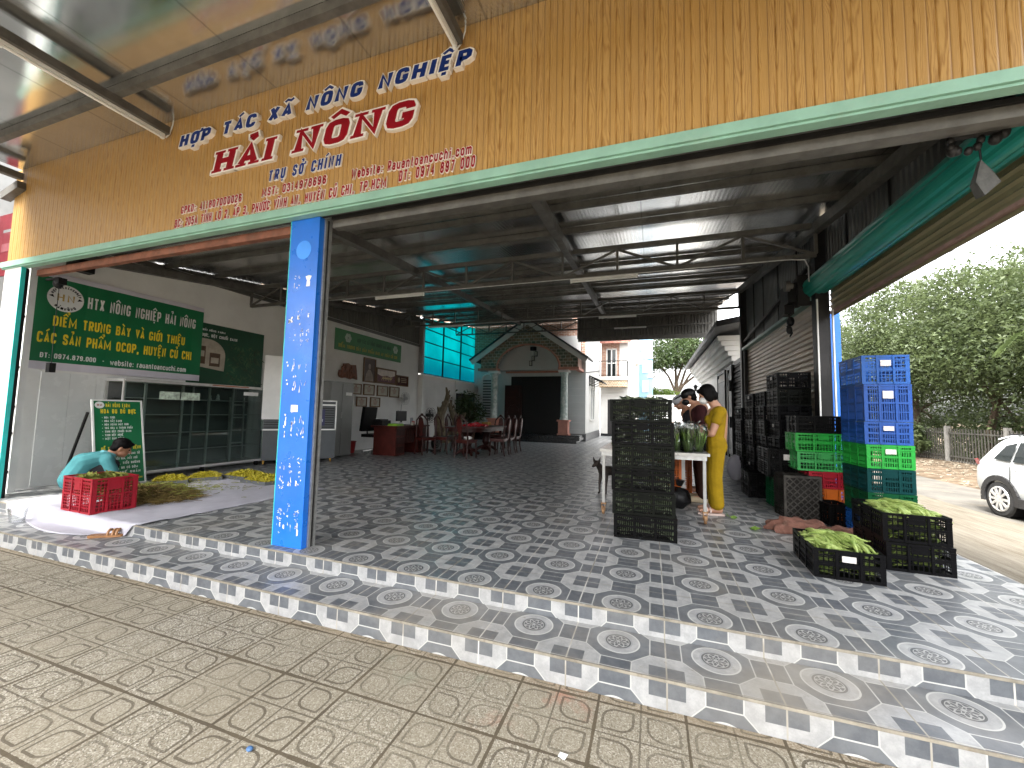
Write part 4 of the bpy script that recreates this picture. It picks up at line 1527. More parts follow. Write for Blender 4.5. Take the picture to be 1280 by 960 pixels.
# ------------------------------------------------------------------ glass display cabinet
cab = T('display_cabinet', 'aluminium framed glass display cabinet nearly empty, below the banner', 'cabinet', (-6.64, 2.35, 0))
m_alu = MT('brushed_aluminium', (.66, .65, .63), .36, .5, .1, 8)
x0, x1, y0, y1, z0, z1 = -6.86, -6.42, 1.16, 3.52, .11, 1.55
mb = MB()
for x in (x0, x1):
    for y, w in ((y0, .035), (1.44, .03), (1.98, .03), (2.42, .03), (2.86, .035), (y1, .035)) if x == x1 else ((y0, .03), (2.42, .03), (y1, .03)):
        mb.box(x - .015, y - w / 2, z0, x + .015, y + w / 2, z1)
    for z in (z0, z1):
        mb.box(x - .0155, y0, z - .02, x + .0155, y1, z + .02)
for y in (y0, y1):
    for z in (z0, z1):
        mb.box(x0, y - .0155, z - .0195, x1, y + .0155, z + .0195)
for z in (.42, .72, 1.02, 1.28):
    mb.box(x1 - .03, y0, z - .008, x1 - .016, y1, z + .008)
mb.build('frame', m_alu, cab)
mb = MB()
for z in (.42, .72, 1.02, 1.28):
    mb.box(x0 + .02, y0 + .02, z - .004, x1 - .04, y1 - .02, z + .004)
mb.build('glass_shelf', m_glass, cab)
mb = MB(); mb.box(x1 + .016, y0, z0 + .02, x1 + .02, y1, z1 - .02); mb.build('glass_door', m_glass, cab)
mb = MB(); mb.box(x0 + .0, y0, z0, x1 - .01, y1, z0 + .018); mb.box(x0, y0, z1 + .0205, x1 + .02, y1, z1 + .03)
mb.build('base_board', m_alu, cab)
mb = MB(); mb.box(x0 - .0, y0 + .02, z0 + .02, x0 + .004, y1 - .02, z1); mb.build('back_panel', MT('cabinet_back_glass', (.19, .195, .19), .15, 0, .2, 2), cab)
for y in (y0 + .08, 2.4, y1 - .08):
    mb = MB(); mb.tube([(x1 - .02, y - .015, .05), (x1 - .02, y + .015, .05)], .05, 14); mb.box(x1 - .04, y - .02, .08, x1, y + .02, .11); mb.build('caster', m_black, cab)
mb = MB(); mb.box(x1 + .0205, 2.45, z1 + .001, x1 + .0235, 3.15, z1 + .019); mb.build('top_strip', MT('orange_strip', (.42, .12, .04), .5, 0, .4, 4), cab)
st_ = T('price_card', 'row of pale green product photo cards taped inside the cabinet glass', 'card', (-6.40, 1.9, 1.25))
for k in range(2):
    mb = MB(); mb.box(-6.397, 1.62 + k * .32, 1.27, -6.395, 1.92 + k * .32, 1.40); mb.build('card', MT('pale_green_print', (.50, .60, .50), .5, 0, .5, 14), st_)
st2 = T('price_card', 'blank white card at the right end of the cabinet glass', 'card', (-6.39, 3.2, 1.4))
mb = MB(); mb.box(-6.397, 3.05, 1.40, -6.395, 3.36, 1.47); mb.build('card', m_white, st2)
lad = T('step_ladder', 'small silver step ladder standing inside behind the cabinet glass', 'ladder', (-6.6, 3.05, .14))
mb = MB()
for y in (2.98, 3.26):
    mb.bar((-6.62, y, .13), (-6.66, y, 1.36), .03, .02)
for z in (.45, .7, .95, 1.2):
    mb.box(-6.67, 2.98, z, -6.61, 3.26, z + .025)
mb.build('frame', m_alu, lad)
for k, (y, c_) in enumerate(((2.55, 'left'), (2.70, 'right'))):
    fg = T('figurine', 'tiny white figurine on the upper cabinet shelf, %s one of two' % c_, 'figurine', (-6.6, y, 1.285), 0, 'white figurines')
    mb = MB(); mb.lathe([(.028, 0), (.035, .02), (.02, .05), (.026, .075), (.016, .10), (.012, .12)], (-6.6, y, 1.285), 12); mb.build('body', m_white, fg, True)

# ------------------------------------------------------------------ A-board
ab = T('sandwich_board', 'white framed green sandwich board with yellow and white menu text', 'sandwich board', (-6.45, 1.1, 0))
b0, b1 = Vector((-6.12, 1.36, .02)), Vector((-6.385, 1.255, 1.215))          # right edge
a0, a1 = Vector((-6.12, .795, .02)), Vector((-6.385, .69, 1.215))
Ub = ((b0 - a0) + (b1 - a1)).normalized()
Vb = ((a1 - a0) + (b1 - b0)).normalized()
Nb = Ub.cross(Vb).normalized()
Vb = Nb.cross(Ub).normalized()
Wb, Hb = .565, 1.225
O_ = a0
mb = MB(); mb.prism([(0, 0), (Wb, 0), (Wb, Hb), (0, Hb)], O_ - Nb * .012, Ub, Vb, Nb * .012); mb.build('panel', m_ban_green, ab)
mb = MB()
for q in ([(-.02, -.02), (Wb + .02, -.02), (Wb + .02, .0), (-.02, 0)], [(-.02, Hb), (Wb + .02, Hb), (Wb + .02, Hb + .02), (-.02, Hb + .02)],
          [(-.02, 0), (0, 0), (0, Hb), (-.02, Hb)], [(Wb, 0), (Wb + .02, 0), (Wb + .02, Hb), (Wb, Hb)]):
    mb.prism(q, O_ - Nb * .02, Ub, Vb, Nb * .03)
mb.build('frame', m_white, ab)
mb = MB()
for y in (.74, 1.22):
    mb.bar((-6.36, y, 1.05), (-6.72, y - .06, .0), .025, .025)
mb.build('rear_leg', m_steel_d, ab)


def ab_line(text, u0, v, w, h, mat, s=.18):
    mb = MB()
    lettering(mb, text, O_ + Ub * u0 + Vb * v + Nb * .0005, Ub, Vb, Nb, h, w, s, 0, 0, .0015)
    mb.build('lettering', mat, ab)


ab_line('HẢI NÔNG FARM', .14, 1.135, .29, .055, m_yellow, .18)
ab_line('HOA ĐU ĐỦ ĐỰC', .08, 1.04, .42, .065, m_yellow, .2)
for i, (t_, w_) in enumerate([('* HOA TƯƠI', .15), ('* HOA SẤY LẠNH', .23), ('* HOA NGÂM MẬT ONG', .31), ('* TRÀ HOA 4 THÀNH PHẦN', .36), ('* TINH BỘT CHUỐI XANH', .34), ('* TINH BỘT NGHỆ', .24), ('* MẬT ONG RỪNG', .25)]):
    ab_line(t_, .09, .965 - i * .052, w_, .030, m_pwhite)
ab_line('CÔNG DỤNG', .20, .575, .20, .042, m_yellow)
ab_line('HỖ TRỢ ĐIỀU TRỊ BỆNH', .07, .50, .47, .045, m_yellow)
for i, t_ in enumerate(['HO, VIÊM HỌNG, ĐAU BAO TỬ', 'HỖ TRỢ TIÊU HÓA, MẤT NGỦ', 'SỎI THẬN, TIỂU ĐƯỜNG', 'HO KHAN, HO CÓ ĐỜM', 'VIÊM PHẾ QUẢN']):
    ab_line(t_, .10, .42 - i * .068, .42 - .03 * (i % 2), .032, m_pwhite)
ab_line('ĐC: 205A TỈNH LỘ 2, CỦ CHI', .06, .055, .48, .026, m_yellow)
mb = MB(); mb.prism([(.07 + .055 * math.cos(i * .3307), 1.165 + .05 * math.sin(i * .3307)) for i in range(19)], O_, Ub, Vb, Nb * .002); mb.build('emblem_disc', m_pwhite, ab)
mb = MB(); lettering(mb, 'HN', O_ + Ub * .042 + Vb * 1.15 + Nb * .003, Ub, Vb, Nb, .03, .056, .2, 0, 0, .001); mb.build('emblem_monogram', m_redprint, ab)

# ------------------------------------------------------------------ air cooler, cabinet, desk corner
ca = Vector((-6.43, 3.49, 0)); cb = Vector((-5.53, 4.61, 0))
cu_ = (cb - ca).normalized(); cn = Vector((cu_.y, -cu_.x, 0))
cw = (cb - ca).length
col_ = T('air_cooler', 'large dark grey evaporative air cooler with white trimmed grille and blue notice', 'air cooler', (ca + cb) / 2)
cz = lambda u, d, z: ca + cu_ * u + cn * d + Vector((0, 0, z))
m_cool = MT('charcoal_plastic', (.060, .068, .075), .45, 0, .12, 3)


def cbox(u0, u1, d0, d1, z0, z1, mb=None):
    mb = mb or MB()
    M = Matrix((cu_, cn, Vector((0, 0, 1)))).transposed()
    mb.obox(cz((u0 + u1) / 2, (d0 + d1) / 2, (z0 + z1) / 2), (u1 - u0, d1 - d0, z1 - z0), M)
    return mb


cbox(0, cw, -.5, 0, .08, 1.36).build('housing', m_cool, col_)
mb = cbox(.02, cw - .0, .0, .018, .70, .728); cbox(.02, cw, 0, .018, 1.335, 1.36, mb); cbox(.02, cw, 0, .018, 1.24, 1.275, mb)
cbox(0, .025, 0, .018, .70, 1.36, mb); cbox(cw - .025, cw, 0, .018, .70, 1.36, mb)
mb.build('white_trim', m_white, col_)
mb = MB()
for k in range(9):
    cbox(.05, cw - .05, 0, .008, .76 + k * .052, .775 + k * .052, mb)
mb.build('grille', m_black, col_)
cbox(.95, 1.20, .009, .016, .80, 1.16).build('notice', MT('navy_notice', (.012, .014, .085), .35, 0, .1, 5), col_)
mb = MB()
for t_, u, z, w in (('MÁY', 1.00, 1.02, .12), ('LẠNH', .97, .88, .19)):
    lettering(mb, t_, cz(u, .0162, z), cu_, UZ, cn, .07, w, .2, 0, 0, .0012)
mb.build('lettering', MT('notice_print', (.5, .52, .62), .5), col_)
cbox(.0, .40, .020, .05, .93, 2.26).build('air_duct_panel', m_white, col_)
for u in (.08, cw - .08):
    mb = MB(); p = cz(u, -.03, .04); mb.tube([p - cu_ * .012, p + cu_ * .012], .038, 12); mb.bar(p + Vector((0, 0, .02)), p + Vector((0, 0, .06)), .03, .03)
    mb.build('caster', MT('amber_caster', (.42, .22, .03), .4), col_)
gc = T('metal_cabinet', 'tall grey steel filing cabinet against the wall under the carved relief', 'cabinet', (-6.5, 5.35, 0))
m_gcab = MT('grey_cabinet_paint', (.23, .235, .225), .45, .1, .1, 2)
mb = MB(); mb.box(-6.89, 4.98, .02, -6.10, 5.78, 1.85); mb.build('case', m_gcab, gc)
mb = MB()
for y in (5.0, 5.39):
    mb.box(-6.099, y, .06, -6.085, y + .375, 1.81)
mb.box(-6.5, 4.965, .06, -6.12, 4.979, 1.81)
mb.build('door', m_gcab, gc)
mb = MB(); mb.box(-6.084, 5.50, 1.52, -6.082, 5.72, 1.60); mb.build('label_sticker', m_white, gc)
mb = MB(); mb.box(-6.084, 5.36, .95, -6.06, 5.375, 1.1); mb.build('handle', m_galv, gc)
bn = T('waste_bin', 'small red plastic waste bin by the wall', 'bin', (-6.52, 6.25, 0))
mb = MB(); mb.lathe([(.11, 0), (.145, .29), (.155, .30), (.155, .32), (.135, .32), (.105, .02)], (-6.52, 6.25, 0), 20); mb.build('bucket', MT('red_plastic', (.26, .018, .018), .4, 0, .12, 5), bn, True)
oc_ = T('office_chair', 'black mesh office chair behind the desk', 'chair', (-6.12, 6.55, 0))
mb = MB(); mb.obox((-6.20, 6.55, .92), (.09, .52, .66), Matrix.Rotation(.12, 3, 'Y')); mb.build('backrest', m_black, oc_)
mb = MB(); mb.box(-6.22, 6.30, .44, -5.72, 6.8, .52); mb.build('seat', m_black, oc_)
mb = MB(); mb.tube([(-5.97, 6.55, .08), (-5.97, 6.55, .44)], .028, 10); mb.build('gas_column', m_galv, oc_)
for k in range(5):
    a = k * 1.2566
    e = (-5.97 + .28 * math.cos(a), 6.55 + .28 * math.sin(a), .06)
    mb = MB(); mb.bar((-5.97, 6.55, .10), e, .04, .03); mb.ell((e[0], e[1], .035), (.03, .03, .033), 8, 6); mb.build('leg', m_galv, oc_)
for y in (6.28, 6.82):
    mb = MB(); mb.tube([(-6.0, y, .48), (-6.02, y, .68), (-5.8, y, .70)], .02, 8); mb.build('armrest', m_black, oc_)
dk = T('office_desk', 'polished red brown office desk with carved front panels', 'desk', (-5.4, 6.7, 0))
mb = MB(); mb.box(-5.78, 6.12, .73, -4.96, 7.72, .77); mb.build('desktop', m_redwood, dk)
mb = MB(); mb.box(-5.72, 6.18, .0, -5.04, 6.60, .729); mb.build('pedestal', m_redwood, dk)
mb = MB(); mb.box(-5.72, 7.26, .0, -5.04, 7.66, .729); mb.build('pedestal', m_redwood, dk)
mb = MB(); mb.box(-5.20, 6.60, .28, -5.17, 7.26, .728); mb.build('modesty_panel', m_redwood, dk)
mb = MB()
for k in range(7):
    y = 6.66 + k * .09
    mb.tube([(-5.165, y, .32), (-5.16, y + .04, .45), (-5.165, y, .58), (-5.16, y + .04, .68)], .012, 6)
for y0_, y1_ in ((6.22, 6.56), (7.30, 7.62)):
    for z0_ in (.06, .30, .52):
        mb.box(-5.039, y0_, z0_, -5.03, y1_, z0_ + .17)
mb.build('carved_front', m_darkwood, dk)
mon = T('computer_monitor', 'black computer monitor seen from behind on the desk', 'monitor', (-5.42, 6.95, .77))
mb = MB(); mb.box(-5.44, 6.72, .88, -5.40, 7.18, 1.16); mb.build('screen_case', m_black, mon)
mb = MB(); mb.box(-5.43, 6.92, .785, -5.41, 6.98, .88); mb.box(-5.52, 6.85, .77, -5.33, 7.05, .785); mb.build('stand', m_black, mon)
prn = T('printer', 'dark printer on the desk corner beside the office chair', 'printer', (-5.6, 6.35, .77))
mb = MB(); mb.box(-5.76, 6.16, .772, -5.45, 6.52, .90); mb.box(-5.74, 6.18, .90, -5.52, 6.50, .93); mb.build('case', m_black, prn)
gb = T('plastic_tray', 'small bright green plastic tray on the desk edge', 'tray', (-5.15, 6.33, .77))
mb = MB(); mb.box(-5.3, 6.18, .772, -5.02, 6.50, .80); mb.box(-5.29, 6.2, .80, -5.03, 6.48, .825); mb.build('tray', MT('lime_plastic', (.20, .42, .03), .4), gb)
for k, (y, x, c_, h_, lab) in enumerate([(6.62, -5.2, (.5, .5, .48), .09, 'white cup on the desk beside the green tray'), (7.22, -5.2, (.30, .03, .03), .11, 'red cup on the desk beside the monitor'),
                                         (7.36, -5.35, (.2, .22, .25), .2, 'dark steel flask at the far desk end'), (7.05, -5.12, (.45, .42, .35), .08, 'cream tea cup in front of the monitor')]):
    o_ = T('cup' if h_ < .15 else 'flask', lab, 'cup' if h_ < .15 else 'flask', (x, y, .77))
    mb = MB(); mb.lathe([(.03, 0), (.04, h_ * .3), (.042, h_), (.036, h_), (.03, .02)], (x, y, .771), 14); mb.build('body', MT('cup_%d' % k, c_, .3), o_, True)
pf = T('pedestal_fan', 'black pedestal fan standing at the far end of the desk', 'fan', (-5.2, 8.0, 0))
mb = MB(); mb.lathe([(.2, 0), (.2, .02), (.05, .05), (.02, .06)], (-5.2, 8.0, 0), 20); mb.tube([(-5.2, 8, .05), (-5.2, 8, 1.0)], .016, 8); mb.build('stand', m_black, pf, True)
mb = MB()
for r in (.22, .16, .1):
    for xo in (.05, .14):
        mb.tube([(-5.2 + xo, 8 + r * math.cos(a * .3142), 1.05 + r * math.sin(a * .3142)) for a in range(21)], .005, 5)
for k in range(14):
    a = k * math.pi / 7
    mb.tube([(-5.05, 8, 1.05), (-5.06, 8 + .22 * math.cos(a), 1.05 + .22 * math.sin(a))], .003, 4)
mb.build('cage', m_black, pf)
mb = MB()
for k in range(3):
    mb.ell((-5.11, 8 + .09 * math.cos(k * 2.094), 1.05 + .09 * math.sin(k * 2.094)), (.006, .09, .05), 10, 6, Matrix.Rotation(k * 2.094, 3, 'X'))
mb.tube([(-5.25, 8, 1.05), (-5.1, 8, 1.05)], .05, 12)
mb.build('blade', m_steel_d, pf, True)
tf = T('floor_fan', 'low black box fan on the floor behind the desk end', 'fan', (-4.75, 7.75, 0))
mb = MB(); mb.tube([(-4.8, 7.75, .27), (-4.72, 7.75, .27)], .2, 24); mb.box(-4.84, 7.6, 0, -4.70, 7.9, .06); mb.build('case', m_black, tf)
mb = MB()
for r in (.18, .12, .06):
    mb.tube([(-4.715, 7.75 + r * math.cos(a * .3142), .27 + r * math.sin(a * .3142)) for a in range(21)], .006, 5)
mb.build('cage', m_galv, tf)

# ------------------------------------------------------------------ dining set
def make_chair(label):
    t = T('dining_chair', label, 'chair', (0, 0, 0), 0, 'carved wooden chairs round the long table')
    mb = MB(); mb.prism([(-.22, -.20), (.22, -.20), (.20, .20), (-.20, .20)], (0, 0, .43), (1, 0, 0), (0, 1, 0), (0, 0, .035))
    mb.box(-.2, -.18, .385, .2, .18, .4295); mb.build('seat', m_redwood, t, w=False)
    for sx in (-1, 1):
        mb = MB(); mb.tube([(sx * .19, -.17, .43), (sx * .185, -.185, .30), (sx * .20, -.18, .15), (sx * .19, -.20, 0)], [.028, .026, .018, .02], 8); mb.build('leg', m_darkwood, t, True, w=False)
        mb = MB(); mb.tube([(sx * .18, .18, .43), (sx * .18, .19, .2), (sx * .19, .23, 0)], [.024, .02, .019], 8); mb.build('leg', m_darkwood, t, True, w=False)
    mb = MB()
    for sx in (-1, 1):
        mb.tube([(sx * .18, .18, .43), (sx * .185, .20, .7), (sx * .16, .235, .92), (sx * .07, .25, 1.03), (0, .255, 1.06)], [.022, .02, .02, .022, .024], 8)
    mb.ell((0, .255, 1.075), (.05, .02, .035), 10, 7)
    mb.build('back_frame', m_darkwood, t, True, w=False)
    mb = MB(); mb.prism([(-.05, .47), (.05, .47), (.035, .62), (.085, .80), (.06, .96), (0, 1.02), (-.06, .96), (-.085, .80), (-.035, .62)], (0, .20, 0), (1, 0, 0), (0, .10, 1), (0, .02, 0))
    mb.build('back_splat', m_redwood, t, w=False)
    return t


tb = T('dining_table', 'long carved dark wooden dining table with pedestal legs', 'table', (-3.55, 8.0, 0))
mb = MB()
oval = [(.62 * math.copysign(abs(math.cos(a)) ** .5, math.cos(a)), 1.25 * math.copysign(abs(math.sin(a)) ** .6, math.sin(a))) for a in [i * math.pi / 18 + .01 for i in range(36)]]
mb.prism(oval, (-3.55, 8.0, .735), (1, 0, 0), (0, 1, 0), (0, 0, .035)); mb.build('tabletop', m_redwood, tb)
mb = MB(); mb.prism([(x * .9, y * .9) for x, y in oval], (-3.55, 8.0, .645), (1, 0, 0), (0, 1, 0), (0, 0, .089)); mb.build('apron', m_darkwood, tb)
for y in (7.35, 8.65):
    mb = MB(); mb.lathe([(.18, .06), (.1, .12), (.07, .2), (.12, .3), (.09, .42), (.13, .55), (.2, .645)], (-3.55, y, 0), 16)
    for k in range(4):
        a = k * math.pi / 2 + .78
        mb.tube([(-3.55, y, .16), (-3.55 + .2 * math.cos(a), y + .2 * math.sin(a), .13), (-3.55 + .34 * math.cos(a), y + .34 * math.sin(a), .03)], [.06, .045, .035], 8)
    mb.build('pedestal', m_darkwood, tb, True)
chairs = [(-2.78, 7.75, R(-90), 'carved wooden chair on the right of the table, nearest the camera in its row'), (-2.80, 8.35, R(-90), 'carved wooden chair on the right of the table, middle of its row'),
          (-2.82, 8.95, R(-90), 'carved wooden chair on the right of the table, farthest of its row'), (-3.30, 6.72, R(170), 'carved wooden chair at the near end of the table, back to camera'),
          (-4.32, 7.45, R(90), 'carved wooden chair on the left of the table, nearest of its row'), (-4.30, 8.05, R(90), 'carved wooden chair on the left of the table, middle of its row'),
          (-4.32, 8.65, R(90), 'carved wooden chair on the left of the table, farthest of its row'), (-3.55, 9.6, R(0), 'carved wooden chair at the far end of the table'),
          (-4.62, 6.95, R(60), 'carved wooden chair standing askew between desk and table')]
ch0 = make_chair(chairs[0][3])
ch0.location = (chairs[0][0], chairs[0][1], 0); ch0.rotation_euler = (0, 0, chairs[0][2])
for x, y, rz, lab in chairs[1:]:
    dup(ch0, (x, y, 0), rz, lab)
fr = random.Random(8)
fruit_bag = T('chilli_heap', 'heap of bright red chillies on the dining table', 'chillies', (-3.5, 7.7, .77))
mb = MB()
for i in range(110):
    a = fr.uniform(0, 6.28); r = math.sqrt(fr.random())
    x, y = -3.5 + r * .30 * math.cos(a), 7.75 + r * .5 * math.sin(a)
    z = .785 + (1 - r) * .10 * fr.random() + .01
    d = Vector((fr.uniform(-1, 1), fr.uniform(-1, 1), fr.uniform(-.2, .5))).normalized() * .05
    mb.tube([Vector((x, y, z)) - d, (x, y, z + .01), Vector((x, y, z)) + d], [.014, .02, .005], 6)
tag(mb.build('chillies', MT('red_chilli', (.48, .008, .018), .3, 0, .3, 20), fruit_bag, True), None, None, None, None)
tw = T('folded_cloth', 'white folded cloth on the near chair seat', 'cloth', (-3.25, 6.75, .48))
mb = MB(); mb.ell((-3.25, 6.72, .51), (.12, .10, .05), 12, 8); mb.build('cloth', m_white, tw, True)

# driftwood sculptures and plant by the wall
def driftwood(label, x, y, h, seed):
    t = T('driftwood_sculpture', label, 'sculpture', (x, y, 0), 0, 'driftwood sculptures by the wall')
    rr = random.Random(seed)
    mb = MB()
    mb.lathe([(.28, 0), (.25, .1), (.16, .2)], (x, y, 0), 12)
    pts, rs = [], []
    for k in range(9):
        q = k / 8
        pts.append((x + .10 * math.sin(q * 7 + seed), y + .12 * math.cos(q * 5 + seed), .1 + q * (h - .1)))
        rs.append(.22 * (1 - q) ** .8 + .03)
    mb.tube(pts, rs, 9)
    for k in range(26):
        q = rr.uniform(.05, .9)
        i = int(q * 8)
        p = Vector(pts[i])
        d = Vector((rr.uniform(-1, 1), rr.uniform(-1, 1), rr.uniform(.2, 1.2))).normalized()
        L = rr.uniform(.12, .32) * (1.1 - q * .6)
        mb.tube([p, p + d * L * .6, p + d * L + Vector((0, 0, .08))], [rs[i] * .6, rs[i] * .4, .02], 7)
    mb.build('carved_root', MT('driftwood', (.15, .115, .062), .55, 0, .5, 7, .3, 25), t, True)


driftwood('tallest gnarled driftwood sculpture by the white wall', -6.3, 10.95, 2.1, 2)
driftwood('middle gnarled driftwood sculpture by the white wall', -6.3, 11.8, 1.65, 5)
driftwood('lowest gnarled driftwood sculpture beside the dark picture frame', -6.25, 12.5, 1.15, 7)
mir = T('framed_mirror', 'tall dark framed panel on the wall behind the potted plant', 'mirror', (-6.88, 14.0, 1.3))
mb = MB()
wallbox(13.1, .7, 15.05, .78, .003, .05, mb); wallbox(13.1, 1.9, 15.05, 1.98, .003, .05, mb); wallbox(13.1, .78, 13.2, 1.9, .003, .05, mb); wallbox(14.95, .78, 15.05, 1.9, .003, .05, mb)
mb.build('frame', m_black, mir)
wallbox(13.2, .78, 14.95, 1.9, .003, .02).build('panel', MT('dim_panel', (.14, .15, .14), .12, 0, .3, 2), mir)


def leaf_mesh(name, centers, sizes, mat, parent=None, rng=None, per=None, aspect=.42, droop=.25, up=0.0):
    """many small bent leaves; centers (n,3) numpy, sizes (n,)"""
    rng = rng or np.random.default_rng(1)
    n = len(centers)
    d = rng.normal(size=(n, 3)); d[:, 2] = d[:, 2] * .7 + up
    d /= np.linalg.norm(d, axis=1)[:, None]
    s = rng.normal(size=(n, 3))
    s -= (s * d).sum(1)[:, None] * d
    s /= np.linalg.norm(s, axis=1)[:, None]
    L = sizes[:, None]
    p0 = centers
    mid = centers + d * L * .5
    tip = centers + d * L - np.array([0, 0, 1.0]) * L * droop
    w = s * L * aspect * .5
    v = np.stack([p0, mid + w, tip, mid - w], 1).reshape(-1, 3).astype(np.float32)
    if parent is not None:
        v -= np.array(root_loc(parent), dtype=np.float32)
    me = bpy.data.meshes.new(name)
    me.vertices.add(4 * n); me.vertices.foreach_set('co', v.ravel())
    me.loops.add(4 * n); me.loops.foreach_set('vertex_index', np.arange(4 * n, dtype=np.int32))
    me.polygons.add(n); me.polygons.foreach_set('loop_start', np.arange(0, 4 * n, 4, dtype=np.int32))
    me.polygons.foreach_set('loop_total', np.full(n, 4, dtype=np.int32))
    me.materials.append(mat)
    me.update(calc_edges=True)
    o = bpy.data.objects.new(name, me)
    C.objects.link(o)
    if parent is not None: o.parent = parent
    return o


def crown_points(rng, lobes, n, shell=.55, jitter=.12):
    """leaf clump centres on and inside a set of ellipsoid lobes (cx,cy,cz,rx,ry,rz)"""
    out = []
    vol = np.array([l[3] * l[4] * l[5] for l in lobes]) ** .67
    cnt = (n * vol / vol.sum()).astype(int)
    for l, k in zip(lobes, cnt):
        nc = max(6, k // 34)
        u = rng.normal(size=(nc, 3)); u /= np.linalg.norm(u, axis=1)[:, None]
        rad = shell + (1 - shell) * rng.random(nc) ** .6
        cl = u * rad[:, None]
        m = k // nc
        cr = (.20 + .16 * rng.random(nc))
        q = rng.normal(size=(nc, m, 3)) * cr[:, None, None] * np.array([1, 1, .62])
        pts = (cl[:, None, :] + q).reshape(-1, 3)
        pts = pts * np.array(l[3:6]) + np.array(l[0:3])
        out.append(pts)
    return np.concatenate(out)


pp = T('potted_plant', 'dark bushy potted plant in front of the framed panel', 'plant', (-6.2, 13.2, 0))
mb = MB(); mb.lathe([(.16, 0), (.24, .38), (.26, .40), (.22, .40), (.2, .34)], (-6.2, 13.2, 0), 18); mb.build('pot', MT('brown_pot', (.12, .07, .04), .5, 0, .3, 6), pp, True)
mb = MB()
for k in range(5):
    mb.tube([(-6.2, 13.2, .35), (-6.2 + .1 * math.cos(k * 1.3), 13.2 + .15 * math.sin(k * 1.3), .9), (-6.2 + .25 * math.cos(k * 1.3), 13.2 + .4 * math.sin(k * 1.3), 1.4)], .012, 6)
mb.build('stem', m_bark, pp)
rg = np.random.default_rng(5)
cp_ = crown_points(rg, [(-6.2, 13.2, 1.35, .45, .75, .55)], 900)
leaf_mesh('foliage', cp_, rg.uniform(.10, .2, len(cp_)), m_leaf2, pp, rg)
bs_ = T('pedestal', 'low brown wooden pedestal standing beside the left marble column', 'pedestal', (-5.6, 13.6, .2))
mb = MB(); mb.box(-5.85, 13.45, .2, -5.35, 13.8, .55); mb.box(-5.88, 13.42, .5, -5.32, 13.83, .5495); mb.build('body', m_redwood, bs_)
bx = T('storage_box', 'small yellow box on the brown pedestal beside the marble column', 'box', (-5.6, 13.6, .55))
mb = MB(); mb.box(-5.8, 13.5, .551, -5.5, 13.8, .75); mb.build('box', MT('mustard_card', (.42, .26, .06), .7, 0, .2, 8), bx)


# ------------------------------------------------------------------ the house at the rear
hs_ = T('house', 'white house with gabled arch porch and dark wooden double door', 'house', (-4, 15, 0))
HX, HY = -1.55, 15.0
mb = MB()
mb.box(-9.5, HY, 0, HX, HY + .2, 3.75); mb.box(HX - .2, HY + .2, 0, HX, 20.0, 5.3)
mb.build('wall', m_siding, hs_)
mb = MB(); mb.box(HX + .001, HY + .001, .36, HX + .012, 20.0, 5.3); mb.build('side_wall', m_white_ext, hs_)
mb = MB(); mb.box(-9.5, HY + .01, 3.751, HX - .001, HY + .2, 7.2); mb.build('upper_wall', m_brick, hs_)
mb = MB()
for z in [.5 + .3 * k for k in range(11)]:
    mb.box(-2.6, HY - .003, z, HX, HY - .0005, z + .008)
mb.build('wall_joint', m_white, hs_)
mb = MB(); mb.box(-2.6, HY - .03, 0, HX + .03, HY - .0035, .32); mb.box(HX + .013, HY, 0, HX + .04, 20, .34); mb.build('plinth', MT('dark_grey_plinth', (.10, .10, .105), .35, 0, .2, 6), hs_)
mb = MB(); mb.bar((HX + .02, 15.05, 3.02), (HX + .02, 20, 3.62), .03, .03); mb.build('wall_cable', m_black, hs_)
mb = MB(); mb.box(-9.7, 14.9, 7.2, HX + .5, 20.5, 7.4); mb.build('roof', m_rooftile, hs_)
# porch: steps, columns, arch, gable
PY = 14.0
mb = MB()
mb.box(-6.6, 13.30, 0, -1.62, 14.99, .10); mb.box(-6.6, 13.62, .1, -1.56, 14.99, .20); mb.box(-6.6, 13.86, .2, -1.60, 14.99, .30)
mb.build('steps', m_granite, hs_)
xl, xr = -5.45, -2.28
for x in (xl, xr):
    mb = MB(); mb.box(x - .24, PY - .24, .301, x + .24, PY + .24, .36); mb.box(x - .2, PY - .2, .36, x + .2, PY + .2, .86); mb.box(x - .25, PY - .25, .86, x + .25, PY + .25, .93)
    mb.build('column_base', [m_brick_trim], hs_)
    mb = MB(); mb.lathe([(.19, .93), (.17, .99), (.155, 1.05), (.14, 2.78), (.17, 2.84), (.19, 2.92)], (x, PY, 0), 20); mb.build('column', m_marble, hs_, True)
    mb = MB(); mb.box(x - .22, PY - .22, 2.92, x + .22, PY + .22, 3.02); mb.build('capital', m_white, hs_)
